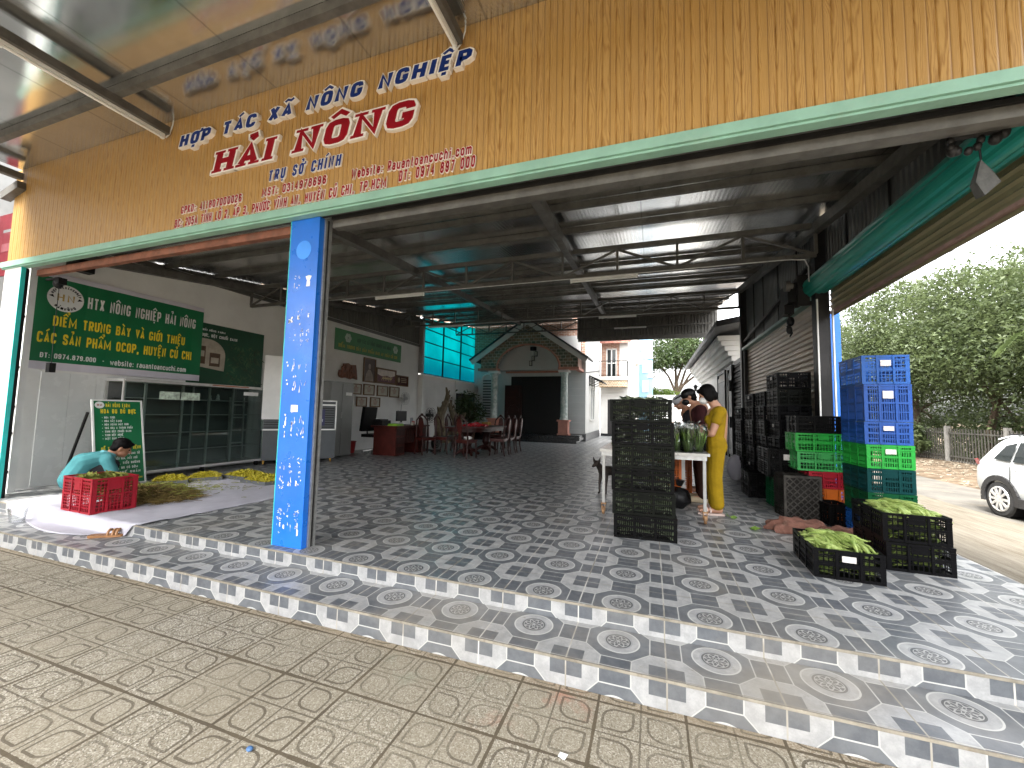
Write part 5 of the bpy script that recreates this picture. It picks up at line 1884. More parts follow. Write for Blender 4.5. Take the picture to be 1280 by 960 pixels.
# gable front with arch opening
ax, ar, az = (xl + xr) / 2, 1.42, 3.12
ap = [(ax + ar * math.cos(a), az + 1.03 * math.sin(a)) for a in [math.pi * k / 24 for k in range(25)]]
gx0, gx1, ez, apx = -6.05, -1.72, 3.60, 5.05
mb = MB()
outer = []
for k in range(25):
    x, z = ap[k]
    # matching point on the gable outline
    t = k / 24
    if t < .08: q = (gx1, 3.12 + (ez - 3.12) * t / .08)
    elif t < .5: q = (gx1 + (ax - gx1) * (t - .08) / .42, ez + (apx - ez) * (t - .08) / .42)
    elif t <= .92: q = (ax + (gx0 - ax) * (t - .5) / .42, apx + (ez - apx) * (t - .5) / .42)
    else: q = (gx0, ez + (3.12 - ez) * (t - .92) / .08)
    outer.append(q)
for k in range(24):
    a, b2, c, d = ap[k], ap[k + 1], outer[k + 1], outer[k]
    for (yy, fl) in ((PY - .2, 0), (PY + .05, 1)):
        P = [(a[0], yy, a[1]), (b2[0], yy, b2[1]), (c[0], yy, c[1]), (d[0], yy, d[1])]
        mb.poly(P if fl else P[::-1])
    mb.poly([(a[0], PY - .2, a[1]), (a[0], PY + .05, a[1]), (b2[0], PY + .05, b2[1]), (b2[0], PY - .2, b2[1])])
mb.build('gable', m_mosaic, hs_)
mb = MB(); mb.tube([(x, PY - .215, z) for x, z in ap], .045, 8); mb.build('arch_trim', m_brick_trim, hs_, True)
mb = MB()
mb.box(gx0 - .1, PY - .3, 3.02, ax - ar + .05, PY + .1, 3.13); mb.box(ax + ar - .05, PY - .3, 3.02, gx1 + .1, PY + .1, 3.13)
mb.box(gx1 - .1, PY + .1, 3.02, gx1 + .1, 14.99, 3.13)
mb.box(ax - ar + .05, 14.86, 3.02, ax + ar - .05, 14.99, 3.10)
mb.build('cornice', m_brick_trim, hs_)
mb = MB(); mb.box(gx1 - .02, PY + .05, 3.13, gx1, 14.99, 3.7); mb.build('porch_side', MT('salmon_wall', (.52, .33, .26), .7, 0, .1, 3), hs_)
mb = MB(); mb.box(gx0 + .3, 14.6, 3.13, gx1 - .03, 14.99, 4.6); mb.build('porch_lunette', m_white_ext, hs_)
for sg in (-1, 1):
    p0 = (ax, 0, apx + .18); p1 = (ax + sg * 2.62, 0, 3.45)
    d = Vector((p1[0] - p0[0], 0, p1[2] - p0[2])).normalized()
    n_ = Vector((-d.z, 0, d.x)) if d.x > 0 else Vector((d.z, 0, -d.x))
    mb = MB(); mb.prism([(0, 0), (Vector((p1[0] - p0[0], p1[2] - p0[2])).length, 0), (Vector((p1[0] - p0[0], p1[2] - p0[2])).length, .20), (0, .20)], Vector((p0[0], PY - .42, p0[2])) - n_ * .2, d, n_, (0, .08, 0))
    mb.build('bargeboard', m_white_ext, hs_)
    mb = MB(); mb.bar(Vector((p0[0], PY + .25, p0[2])) + n_ * .04, Vector((p1[0], PY + .25, p1[2])) + n_ * .04, 1.45, .06, n_); mb.build('porch_roof', MT('dark_roof_tile', (.030, .030, .036), .6, 0, .3, 8), hs_)
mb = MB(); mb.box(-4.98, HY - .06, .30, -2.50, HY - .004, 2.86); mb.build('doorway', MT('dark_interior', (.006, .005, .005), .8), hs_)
mb = MB(); mb.box(-5.25, HY - .16, .30, -4.42, HY - .10, 2.45)
for z in (.5, 1.3, 1.9):
    mb.box(-5.13, HY - .175, z, -4.54, HY - .161, z + .4)
for k in range(9):
    a = math.pi * k / 8
    mb.tube([(-4.83 + .28 * math.cos(a), HY - .18, 1.25 + .3 * math.sin(a)), (-4.83 + .28 * math.cos(a + .4), HY - .18, 1.25 + .3 * math.sin(a + .4))], .02, 6)
mb.build('door', m_darkwood, hs_)
mb = MB()
for k in range(14):
    mb.box(-6.42, HY - .03, .95 + k * .13, -5.98, HY - .004, 1.02 + k * .13)
mb.build('shutter_window', MT('shutter_grey', (.10, .11, .11), .5), hs_)
mb = MB(); mb.tube([(-6.2 + .27 * math.cos(a), HY - .03, 2.72 + .27 * math.sin(a)) for a in [math.pi * k / 10 for k in range(11)]], .04, 6); mb.box(-6.5, HY - .06, .82, -5.9, HY - .004, .90); mb.build('window_frame', m_white, hs_)
lp = T('pendant_lamp', 'small cluster of three dark lantern pendants under the porch arch', 'lamp', (-3.75, 14.3, 4.0))
mb = MB(); mb.tube([(-3.75, 14.3, 3.95), (-3.75, 14.3, 4.10)], .14, 14); mb.build('ceiling_rose', m_black, lp)
for k, (x, z) in enumerate(((-3.62, 3.80), (-3.75, 3.60), (-3.86, 3.38))):
    mb = MB(); mb.tube([(x, 14.3, z + .1), (x, 14.3, 3.95)], .005, 5); mb.box(x - .06, 14.24, z + .09, x + .06, 14.36, z + .11); mb.box(x - .06, 14.24, z - .11, x + .06, 14.36, z - .09)
    for dx in (-.052, .052):
        for dy in (-.052, .052):
            mb.box(x + dx - .008, 14.3 + dy - .008, z - .09, x + dx + .008, 14.3 + dy + .008, z + .09)
    g_ = mb.build('lantern', m_steel_d, lp)
    mb = MB(); mb.box(x - .045, 14.255, z - .088, x + .045, 14.345, z + .088); mb.build('shade', MT('frosted_shade', (.5, .48, .42), .5), g_)
# side wall window and awning
mb = MB()
for y0_, y1_ in ((16.2, 16.3), (16.85, 16.95), (17.6, 17.7)):
    mb.box(HX + .012, y0_, .95, HX + .06, y1_, 2.4)
mb.box(HX + .012, 16.2, .87, HX + .09, 17.7, .95); mb.box(HX + .012, 16.2, 2.4, HX + .07, 17.7, 2.5)
wf = mb.build('window', m_white_ext, hs_)
mb = MB(); mb.box(HX + .013, 16.3, .95, HX + .025, 17.6, 2.4); mb.build('pane', MT('pale_pane', (.42, .44, .43), .15, 0, .3, 4), wf)
aw = T('window_awning', 'small dark glazed awning on brackets over the side window', 'awning', (HX, 17, 2.8))
mb = MB(); mb.bar((HX + .03, 16.9, 2.98), (HX + .62, 16.9, 2.72), 1.9, .02, (0, 0, 1)); mb.build('pane', m_carglass, aw)
mb = MB()
for y in (16.05, 16.9, 17.8):
    mb.bar((HX + .02, y, 2.96), (HX + .62, y, 2.69), .03, .03); mb.bar((HX + .03, y, 2.55), (HX + .45, y, 2.75), .025, .025); mb.bar((HX + .025, y, 2.5), (HX + .025, y, 2.96), .03, .03)
mb.bar((HX + .62, 15.95, 2.70), (HX + .62, 17.85, 2.70), .03, .03)
mb.build('bracket', m_black, aw)
# wing with the balcony
wg = T('house', 'white rear wing with brick upper wall and iron balcony', 'house', (-.8, 21, 0))
mb = MB(); mb.box(HX + .0, 20.6, 0, -.05, 24, 3.1); mb.box(-.5, 20.6, 3.1, -.05, 24, 5.3); mb.build('wall', m_white_ext, wg)
mb = MB(); mb.box(-1.54, 20.7, 3.1, -.501, 24, 5.3); mb.build('upper_wall', m_brick, wg)
mb = MB(); mb.box(HX + .0, 19.75, 3.1, -.02, 20.6, 3.28); mb.build('balcony_slab', m_white_ext, wg)
mb = MB(); mb.box(HX + .0, 19.8, 2.72, -.06, 20.58, 3.099); mb.build('balcony_soffit', m_mosaic_tan, wg)
mb = MB()
mb.box(HX + .02, 19.78, 4.12, -.04, 19.82, 4.16); mb.box(-.08, 19.78, 4.12, -.04, 20.6, 4.16); mb.box(HX + .02, 19.78, 3.34, -.04, 19.82, 3.37)
for k in range(14):
    x = HX + .05 + k * .112
    mb.box(x - .01, 19.79, 3.28, x + .01, 19.81, 4.12)
for k in range(7):
    y = 19.85 + k * .11
    mb.box(-.07, y - .01, 3.28, -.05, y + .01, 4.12)
mb.build('balcony_rail', m_black, wg)
mb = MB(); mb.box(-1.25, 20.66, 3.28, -1.18, 20.71, 4.95); mb.box(-.98, 20.66, 3.28, -.92, 20.71, 4.95); mb.box(-.72, 20.66, 3.28, -.65, 20.71, 4.95); mb.box(-1.25, 20.66, 4.9, -.65, 20.71, 4.97)
mb.box(-1.25, 20.665, 4.1, -.65, 20.705, 4.15)
wd = mb.build('window', m_white_ext, wg)
mb = MB(); mb.box(-1.2, 20.685, 3.28, -.7, 20.695, 4.9); mb.build('pane', m_carglass, wd)
mb = MB()
mb.add([(-1.8, 20.2, 5.32), (.1, 20.2, 5.32), (.1, 24, 6.6), (-1.8, 24, 6.6), (-1.8, 20.2, 5.2), (.1, 20.2, 5.2), (.1, 24, 6.4), (-1.8, 24, 6.4)], [(0, 1, 2, 3), (4, 7, 6, 5), (0, 4, 5, 1), (1, 5, 6, 2), (2, 6, 7, 3), (3, 7, 4, 0)])
mb.build('roof', m_rooftile, wg)
mb = MB(); mb.box(-1.15, 20.56, 0, -.72, 20.599, 2.05); dr = mb.build('door', MT('dark_doorway', (.012, .010, .010), .6), wg)
mb = MB(); mb.box(-1.2, 20.55, 2.05, -.67, 20.6, 2.12); mb.box(-1.2, 20.55, 0, -1.151, 20.6, 2.05); mb.build('door_frame', m_white_ext, wg)
mb = MB(); mb.box(-1.5, 20.3, 0, -.3, 20.595, .14); mb.build('doorstep', m_granite, wg)
# far buildings
fb = T('house', 'pale blue tall house beyond the white wing', 'house', (.6, 30, 0))
mb = MB(); mb.box(.12, 30, 0, 1.3, 36, 7.6); mb.build('wall', MT('pale_blue_paint', (.20, .34, .45), .7, 0, .08, 2), fb)
mb = MB()
for z in (2.6, 4.1, 5.6):
    mb.box(.9, 29.93, z, 1.33, 30, z + .12)
    mb.box(.55, 29.95, z - 1.1, .95, 29.999, z - .2)
mb.build('ledge', m_white_ext, fb)
fb2 = T('house', 'white narrow house with grey awnings between the wing and blue house', 'house', (-.2, 27, 0))
mb = MB(); mb.box(-.7, 27, 0, .30, 29.5, 7.2); mb.build('wall', m_white_ext, fb2)
mb = MB(); mb.box(.05, 26.7, 4.8, .62, 26.999, 5.6); mb.box(.1, 26.75, 3.0, .3, 26.999, 3.5); mb.build('balcony_box', MT('beige_panel', (.6, .55, .48), .7, 0, .1, 3), fb2)
fw = T('boundary_wall', 'low white boundary wall across the far end of the driveway', 'wall', (2, 31.8, 0))
mb = MB(); mb.box(-3, 31.6, 0, 9, 31.85, 2.75); mb.build('wall_face', m_white_ext, fw)
mb = MB(); mb.box(-3, 31.55, 2.75, 9, 31.9, 2.86); mb.build('coping', m_white_ext, fw)
fl = T('wall_lamp', 'small black lantern on top of the white boundary wall', 'lamp', (.95, 31.7, 2.86))
mb = MB(); mb.box(.72, 31.65, 2.9, .8, 31.75, 3.1); mb.box(1.22, 31.65, 2.9, 1.3, 31.75, 3.1); mb.box(.7, 31.6, 2.862, 1.32, 31.8, 2.9); mb.build('bracket', m_black, fl)

# gatehouse at the right, beyond the second post
gh = T('gatehouse', 'white gatehouse with stepped cornice, dark roof and iron gates', 'gatehouse', (4.2, 13, 0))
mb = MB(); mb.box(3.42, 9.9, 0, 4.3, 18.2, 2.75); mb.build('wall', m_white_ext, gh)
mb = MB()
for k in range(5):
    mb.box(3.40 - .09 * (k + 1), 9.85 - .03 * k, 2.76 + k * .14, 4.35, 18.3 + .05 * k, 2.76 + k * .14 + .135)
mb.build('cornice', m_white_ext, gh)
mb = MB()
mb.add([(2.75, 8.5, 3.62), (4.45, 8.5, 3.92), (4.45, 18.9, 3.92), (2.75, 18.9, 3.62), (2.75, 8.5, 3.47), (4.45, 8.5, 3.77), (4.45, 18.9, 3.77), (2.75, 18.9, 3.47)], [(0, 1, 2, 3), (4, 7, 6, 5), (0, 4, 5, 1), (1, 5, 6, 2), (2, 6, 7, 3), (3, 7, 4, 0)])
mb.build('roof', MT('black_roof_sheet', (.020, .019, .020), .5, 0, .3, 4), gh)
mb = MB(); mb.box(3.34, 8.45, .05, 3.41, 9.85, 2.72)
for k in range(9):
    for j in range(18):
        mb.obox((3.325, 8.55 + k * .15, .25 + j * .135), (.03, .07, .07), Matrix.Rotation(.785, 3, 'X'))
mb.build('iron_gate', m_black, gh)
mb = MB(); mb.box(3.25, 9.60, .12, 3.33, 9.86, 2.62)
for z in (.9, 1.9):
    mb.box(3.2, 9.66, z, 3.25, 9.70, z + .3)
mb.build('gate_post', m_black, gh)
for (y0_, y1_) in ((10.05, 10.95), (11.5, 12.9)):
    mb = MB(); mb.box(3.395, y0_, .1, 3.419, y1_, 2.5); d_ = mb.build('door', m_white_ext, gh)
    mb = MB(); mb.box(3.385, y0_ + .1, .25, 3.394, y1_ - .1, 2.35); mb.build('door_panel', MT('dark_lattice', (.07, .07, .075), .5, 0, .5, 30), d_)
    mb = MB(); mb.box(3.37, y0_ - .07, .0, 3.4195, y0_, 2.6); mb.box(3.37, y1_, 0, 3.4195, y1_ + .07, 2.6); mb.box(3.37, y0_ - .07, 2.6, 3.4195, y1_ + .07, 2.68); mb.build('door_frame', m_black, gh)
gl = T('wall_lamp', 'small wall lantern at the far corner of the white gatehouse', 'lamp', (3.3, 17.9, 2.4))
mb = MB(); mb.bar((3.42, 17.9, 2.55), (3.15, 17.9, 2.62), .03, .03); mb.lathe([(.03, 2.38), (.09, 2.58), (.11, 2.60), (.02, 2.70)], (3.15, 17.9, 0), 10); mb.build('lantern', m_black, gl)

# ------------------------------------------------------------------ trees and hedge
def tree(name, label, x, y, z, h, lobes, n, leafmat, size, seed, trunk_r=.22, group=None, limbs=6, fork=.45, cat='tree'):
    t = T(name, label, cat, (x, y, z), 0, group)
    rr = random.Random(seed)
    mb = MB()
    top = Vector((x + rr.uniform(-.3, .3), y, z + h * fork))
    mb.tube([(x, y, z), (x + rr.uniform(-.1, .1), y, z + h * fork * .5), top], [trunk_r * 1.25, trunk_r, trunk_r * .8], 9)
    for k in range(limbs):
        l = lobes[k % len(lobes)]
        e = Vector(l[:3]) + Vector((rr.uniform(-.4, .4) * l[3], rr.uniform(-.4, .4) * l[4], rr.uniform(-.3, .4) * l[5]))
        s0 = top.lerp(Vector((x, y, z)), rr.uniform(0, .35))
        m1 = s0.lerp(e, .5) + Vector((rr.uniform(-.2, .2), 0, rr.uniform(0, .3)))
        mb.tube([s0, m1, e], [trunk_r * .6, trunk_r * .4, trunk_r * .12], 7)
        for q in range(2):
            e2 = e + Vector((rr.uniform(-1, 1) * l[3] * .6, rr.uniform(-1, 1) * l[4] * .6, rr.uniform(-.2, .7) * l[5]))
            mb.tube([m1, (m1 + e2) / 2 + Vector((0, 0, .1)), e2], [trunk_r * .3, trunk_r * .2, trunk_r * .06], 6)
    mb.build('trunk', m_bark, t, True)
    rg = np.random.default_rng(seed)
    P = crown_points(rg, lobes, n)
    leaf_mesh('crown', P, rg.uniform(size * .6, size * 1.4, len(P)), leafmat, t, rg)
    return t


tree('shade_tree', 'tall spreading tree rising beyond the far white boundary wall', 3.6, 38, 0, 11,
     [(1.6, 38, 6.5, 1.9, 2, 1.0), (3.6, 38, 7.6, 2.2, 2, 1.5), (5.4, 38.5, 6.7, 1.8, 2, 1.0), (2.3, 39, 8.6, 2, 2, 1.3), (5.0, 39, 8.8, 2.1, 2, 1.4), (6.6, 38, 6.0, 1.1, 1.4, .7), (.5, 38, 5.4, 1.0, 1.2, 1.0), (.4, 38, 4.3, .9, 1.0, .9), (3.0, 38, 6.2, 1.2, 1.2, .6)],
     14000, m_leaf2, .26, 21, .22, None, 6, .40)
for k, (x, y, lab) in enumerate(((.7, 34, 'bright green shrub behind the boundary wall, left one'), (2.1, 34.4, 'bright green shrub behind the boundary wall, right one'))):
    tree('shrub', lab, x, y, 0, 2.4, [(x, y, 2.75, 1.1, .9, .75), (x + .5, y, 2.95, .7, .7, .5)], 2200, m_leaf3, .17, 31 + k, .06, 'bright shrubs behind the far wall', 4, .5, 'shrub')

hedge = [(11.6, 27.0, 7.4), (12.8, 22.5, 7.9), (13.2, 18.4, 7.6), (13.6, 14.8, 7.1), (14.0, 11.0, 7.3), (10.9, 31.5, 6.6)]
hl = ['bushy green tree behind the fence, just right of the blue post', 'bushy green tree behind the fence in front of the utility pole', 'bushy green tree behind the fence above the blue crate stack',
      'bushy green tree behind the fence above the white car', 'bushy green tree at the right edge beyond the white car', 'farthest bushy tree half hidden behind the blue post']
for k, ((x, y, h), lab) in enumerate(zip(hedge, hl)):
    rr = random.Random(50 + k)
    lobes = [(x, y, h * .74, 1.9, 2.2, h * .22), (x - .3, y - 1.2, h * .53, 1.6, 1.8, h * .20), (x + .2, y + 1.3, h * .52, 1.6, 1.8, h * .22), (x + .5, y, h * .55, 1.8, 2.2, h * .26), (14.5, y, h * .26, 1.4, 2.0, h * .17), (14.6, y, .35, 1.3, 2.3, 1.0)]
    for q in range(5):
        lobes.append((x + rr.uniform(-1.4, .8), y + rr.uniform(-2, 2), h * rr.uniform(.55, .93), rr.uniform(.6, 1.0), rr.uniform(.6, 1.1), rr.uniform(.5, .8)))
    tree('bushy_tree', lab, max(x + .6, 13.5), y, -.45, h, lobes, 38000, m_leaf, .15, 60 + k, .13, 'bushy trees behind the picket fence', 8, .35)
# palm fronds among the hedge
pm = T('palm', 'palm with arching fronds among the bushy trees above the car', 'palm', (13.2, 13.6, -.4))
mb = MB(); mb.tube([(13.2, 13.6, -.4), (13.0, 13.7, 1.8), (12.6, 13.9, 3.9)], [.14, .11, .09], 8); mb.build('trunk', m_bark, pm, True)
rr = random.Random(77)
for k in range(13):
    a = rr.uniform(0, 6.28)
    el = rr.uniform(-.1, 1.0)
    d = Vector((math.cos(a), math.sin(a), 0))
    pts = []
    L = rr.uniform(1.3, 1.9)
    for i in range(9):
        t_ = i / 8
        pts.append(Vector((12.6, 13.9, 3.9)) + d * L * t_ * math.cos(el * .6) + Vector((0, 0, L * (math.sin(el) * t_ - .75 * t_ * t_))))
    mb = MB(); mb.tube(pts, [.018 - .0018 * i for i in range(9)], 5)
    sd = Vector((-d.y, d.x, 0))
    for i in range(2, 36):
        t_ = i / 36
        j = min(7, int(t_ * 8)); p = pts[j].lerp(pts[j + 1], t_ * 8 - j)
        for sg in (-1, 1):
            q = p + sd * sg * .42 * (1 - .6 * t_) + d * .16 + Vector((0, 0, -.16))
            w = d * .016
            mb.poly([p - w, p + w, q.lerp(p, .4) + w * 1.3 + Vector((0, 0, .05)), q])
    mb.build('frond', m_palm, pm)
# picket fence
fx = 12.75
fn = T('picket_fence', 'dark iron picket fence in front of the bushy trees', 'fence', (fx, 16, -.45))
mb = MB()
for z in (-.22, .72):
    mb.box(fx - .02, 4, z, fx + .02, 30, z + .05)
y = 4.0
while y < 30:
    mb.box(fx - .014, y - .018, -.42, fx + .014, y + .018, .93)
    y += .155
m_fence = MT('weathered_fence', (.075, .07, .058), .7, .2, .3, 5)
o_ = mb.build('pickets', m_fence, fn)
for y in range(4, 31, 3):
    mb = MB(); mb.box(fx - .07, y - .07, -.5, fx + .07, y + .07, 1.03); mb.build('post', MT('grey_fence_post', (.20, .19, .17), .8, 0, .25, 6), fn)
mb = MB(); mb.box(fx + .03, 4, -.6, fx + .12, 30, -.36); mb.build('footing', MT('fence_footing', (.22, .2, .17), .9, 0, .3, 5), fn)
# fallen branches & bushes at the fence foot
for k, (x, y, r, lab) in enumerate(((12.2, 20.5, .8, 'low leafy bush at the fence foot behind the crates'), (12.35, 13.6, .55, 'low leafy bush at the fence foot beside the car roof'))):
    tree('shrub', lab, x, y, -.45, 1.2, [(x, y, .35, r * .6, r, .6), (x + .2, y + .3, .75, r * .5, r * .7, .4)], 1500, m_leaf, .17, 90 + k, .035, None, 4, .4, 'shrub')
# pole and wires
up = T('utility_pole', 'grey concrete utility pole rising behind the bushy trees', 'pole', (15.1, 25, -.5))
mb = MB(); mb.tube([(15.1, 25, -.5), (15.1, 25, 10.6)], [.17, .13], 10); mb.build('shaft', MT('pole_concrete', (.36, .35, .33), .8, 0, .15, 3), up)
mb = MB(); mb.box(14.3, 24.95, 10.0, 15.9, 25.05, 10.1); mb.build('crossarm', m_galv, up)
for k, (za, zb, lab) in enumerate(((10.15, 10.0, 'highest overhead wire at upper right'), (9.75, 9.55, 'middle overhead wire at upper right'), (9.35, 9.15, 'lowest overhead wire at upper right'))):
    ow = T('overhead_wire', lab, 'wire', (15, 25, za), 0, 'overhead wires')
    pts = [(15.0 - 1.2 * 0 + (17 - 15.0) * t_, 25 - 21 * t_, za + (zb - za) * t_ - 1.2 * t_ * (1 - t_)) for t_ in [i / 16 for i in range(17)]]
    mb = MB(); mb.tube(pts, .014, 5); mb.build('cable', m_black, ow)

# ------------------------------------------------------------------ white car on the side road
def make_car():
    """compact SUV, length along -y (heading -y), rear bumper at y=0, width centred x=0, wheels on z=0"""
    t = T('parked_car', 'white compact suv parked on the side road, seen from its rear corner', 'car', (0, 0, 0))
    m_paint = MT('white_car_paint', (.44, .455, .45), .16, 0, .03, 3)
    m_clad = MT('black_cladding', (.022, .022, .023), .5, 0, .2, 8)
    L = 4.4
    # cross sections along y: (y, half width at belt, z_bottom, z_belt, z_top, half width roof)
    secs = [(0.02, .60, .50, .86, .90, .50), (0.0, .74, .40, .94, 1.00, .60), (-.10, .85, .30, .98, 1.10, .64), (-.34, .895, .26, 1.0, 1.44, .62), (-.62, .905, .24, 1.0, 1.56, .62),
            (-1.2, .91, .22, .99, 1.60, .62), (-1.9, .91, .22, .97, 1.605, .62), (-2.5, .91, .22, .955, 1.55, .60), (-2.95, .90, .22, .95, 1.28, .60), (-3.25, .895, .22, .95, 1.02, .64),
            (-3.8, .86, .24, .90, .95, .62), (-4.2, .76, .30, .78, .82, .55), (-4.38, .55, .36, .62, .66, .40)]
    mb = MB()
    rings = []
    for (y, hw, zb, zt, zr, hr) in secs:
        half = [(hw * .80, zb), (hw * .97, zb + .08), (hw * 1.0, zb + (zt - zb) * .45), (hw * .985, zb + (zt - zb) * .8), (hw * .95, zt), (hr + (hw * .95 - hr) * .35, zt + (zr - zt) * .62), (hr * .97, zr - .03 if zr - zt > .2 else zr - .01), (hr * .7, zr), (0, zr + .02)]
        rings.append([(x, y, z) for x, z in half] + [(-x, y, z) for x, z in reversed(half[:-1])])
    n = len(rings[0])
    vs = [p for r in rings for p in r]
    fs, mi = [], []
    for i in range(len(rings) - 1):
        for j in range(n):
            j2 = (j + 1) % n
            fs.append((i * n + j, (i + 1) * n + j, (i + 1) * n + j2, i * n + j2))
    fs.append(tuple(range(n))); fs.append(tuple((len(rings) - 1) * n + j for j in reversed(range(n))))
    mb.add(vs, fs)
    body = mb.build('body', m_paint, t, False, w=False)
    sub = body.modifiers.new('s', 'SUBSURF'); sub.levels = 2; sub.render_levels = 2
    body.data.polygons.foreach_set('use_smooth', [True] * len(body.data.polygons))
    for sx in (-1, 1):
        # side glass, following the tumblehome
        def sp(y, z):   # x on the cabin side
            k = (z - 1.0) / .55
            return sx * (.872 - .20 * k)
        mb = MB()
        for poly in ([(-.62, 1.07), (-1.02, 1.05), (-1.02, 1.40), (-.80, 1.34)], [(-1.07, 1.05), (-1.80, 1.03), (-1.80, 1.44), (-1.07, 1.41)], [(-1.88, 1.03), (-2.72, 1.02), (-2.30, 1.40), (-1.88, 1.44)]):
            P = [(sp(y, z) + sx * .012, y, z) for y, z in poly]
            mb.poly(P if sx < 0 else P[::-1])
        mb.build('side_window', m_carglass, t, w=False)
        for yw in (-.80, -3.42):
            cx = sx * .80
            mb = MB(); mb.tube([(cx - sx * .12, yw, .325), (cx - sx * .10, yw, .325), (cx + sx * .095, yw, .325), (cx + sx * .115, yw, .325)], [.29, .325, .325, .30], 32)
            wh = mb.build('wheel', MT('tyre_rubber', (.022, .022, .022), .75, 0, .2, 20), t, True, w=False)
            mb = MB(); mb.tube([(cx + sx * .112, yw, .325), (cx + sx * .118, yw, .325)], [.235, .225], 32)
            mb.build('rim_recess', m_black, wh, w=False)
            mb = MB()
            for k in range(10):
                a = k * math.pi / 5
                mb.bar((cx + sx * .121, yw + .05 * math.cos(a), .325 + .05 * math.sin(a)), (cx + sx * .125, yw + .215 * math.cos(a), .325 + .215 * math.sin(a)), .045, .02, (1, 0, 0))
            mb.tube([(cx + sx * .115, yw + .222 * math.cos(k * .19635), .325 + .222 * math.sin(k * .19635)) for k in range(33)], .016, 6)
            mb.tube([(cx + sx * .112, yw, .325), (cx + sx * .132, yw, .325)], .055, 16)
            mb.build('rim', MT('alloy_rim', (.62, .62, .62), .3, .6, .1, 6), wh, w=False)
            pts = [(cx + sx * .085, yw + .395 * math.cos(a), .325 + .395 * math.sin(a)) for a in [R(-12) + R(204) * k / 16 for k in range(17)]]
            mb = MB()
            for k in range(16):
                mb.bar(pts[k], pts[k + 1], .10, .085, (1, 0, 0))
            mb.build('wheel_arch', m_clad, t, w=False)
            mb = MB(); mb.tube([(cx - sx * .1, yw, .34), (cx + sx * .098, yw, .34)], .37, 24); mb.build('wheel_well', m_black, t, w=False)
        mb = MB(); mb.box(sx * .905 - .02, -3.05, .24, sx * .905 + .02, -1.18, .40); mb.build('sill', m_clad, t, w=False)
        mb = MB(); mb.add([(sx * .76, -.015, .90), (sx * .80, -.02, 1.02), (sx * .885, -.30, 1.03), (sx * .895, -.30, .93), (sx * .70, .03, .90), (sx * .72, .02, 1.02)], [(0, 1, 2, 3), (4, 5, 1, 0), (1, 5, 2), (0, 3, 4)] if sx < 0 else [(3, 2, 1, 0), (0, 1, 5, 4), (2, 5, 1), (4, 3, 0)])
        mb.build('tail_lamp', MT('red_lens', (.45, .012, .02), .15, 0, .1, 9), t, w=False)
        mb = MB(); mb.tube([(sx * .905, -1.18, .90), (sx * .925, -1.24, .905), (sx * .925, -1.38, .905), (sx * .905, -1.44, .90)], .014, 8); mb.tube([(sx * .912, -2.1, .89), (sx * .93, -2.16, .895), (sx * .93, -2.3, .895), (sx * .912, -2.36, .89)], .014, 8); mb.build('door_handle', m_paint, t, w=False)
        mb = MB()
        for y in (-1.04, -1.84, -2.85):
            mb.bar((sx * .9135, y, .42), (sx * .897, y - .02, .96), .006, .012, (1, 0, 0))
        mb.build('door_gap', m_black, t, w=False)
        mb = MB(); mb.ell((sx * 1.0, -2.62, 1.05), (.10, .07, .07), 12, 8); mb.build('mirror', m_paint, t, True, w=False)
        mb = MB(); mb.bar((sx * .58, -.62, 1.55), (sx * .56, -2.2, 1.585), .035, .03); mb.build('roof_rail', m_clad, t, w=False)
    mb = MB(); mb.add([(-.56, -.14, 1.12), (.56, -.14, 1.12), (.50, -.36, 1.44), (-.50, -.36, 1.44)], [(0, 1, 2, 3)]); o = mb.build('rear_window', m_carglass, t, w=False); o.location = (0, .055, .02)
    mb = MB(); mb.prism([(-.58, 0), (.58, 0), (.56, .03), (-.56, .03)], (0, -.30, 1.43), (1, 0, 0), (0, 0, 1), (0, -.30, .07)); mb.build('spoiler', m_paint, t, w=False)
    mb = MB(); mb.box(-.70, -.20, .30, .70, .0, .46); mb.build('bumper', m_clad, t, w=False)
    return t


car = make_car()
car.location = (8.36, 8.52, -.584)
car.rotation_euler = (0, 0, R(0))


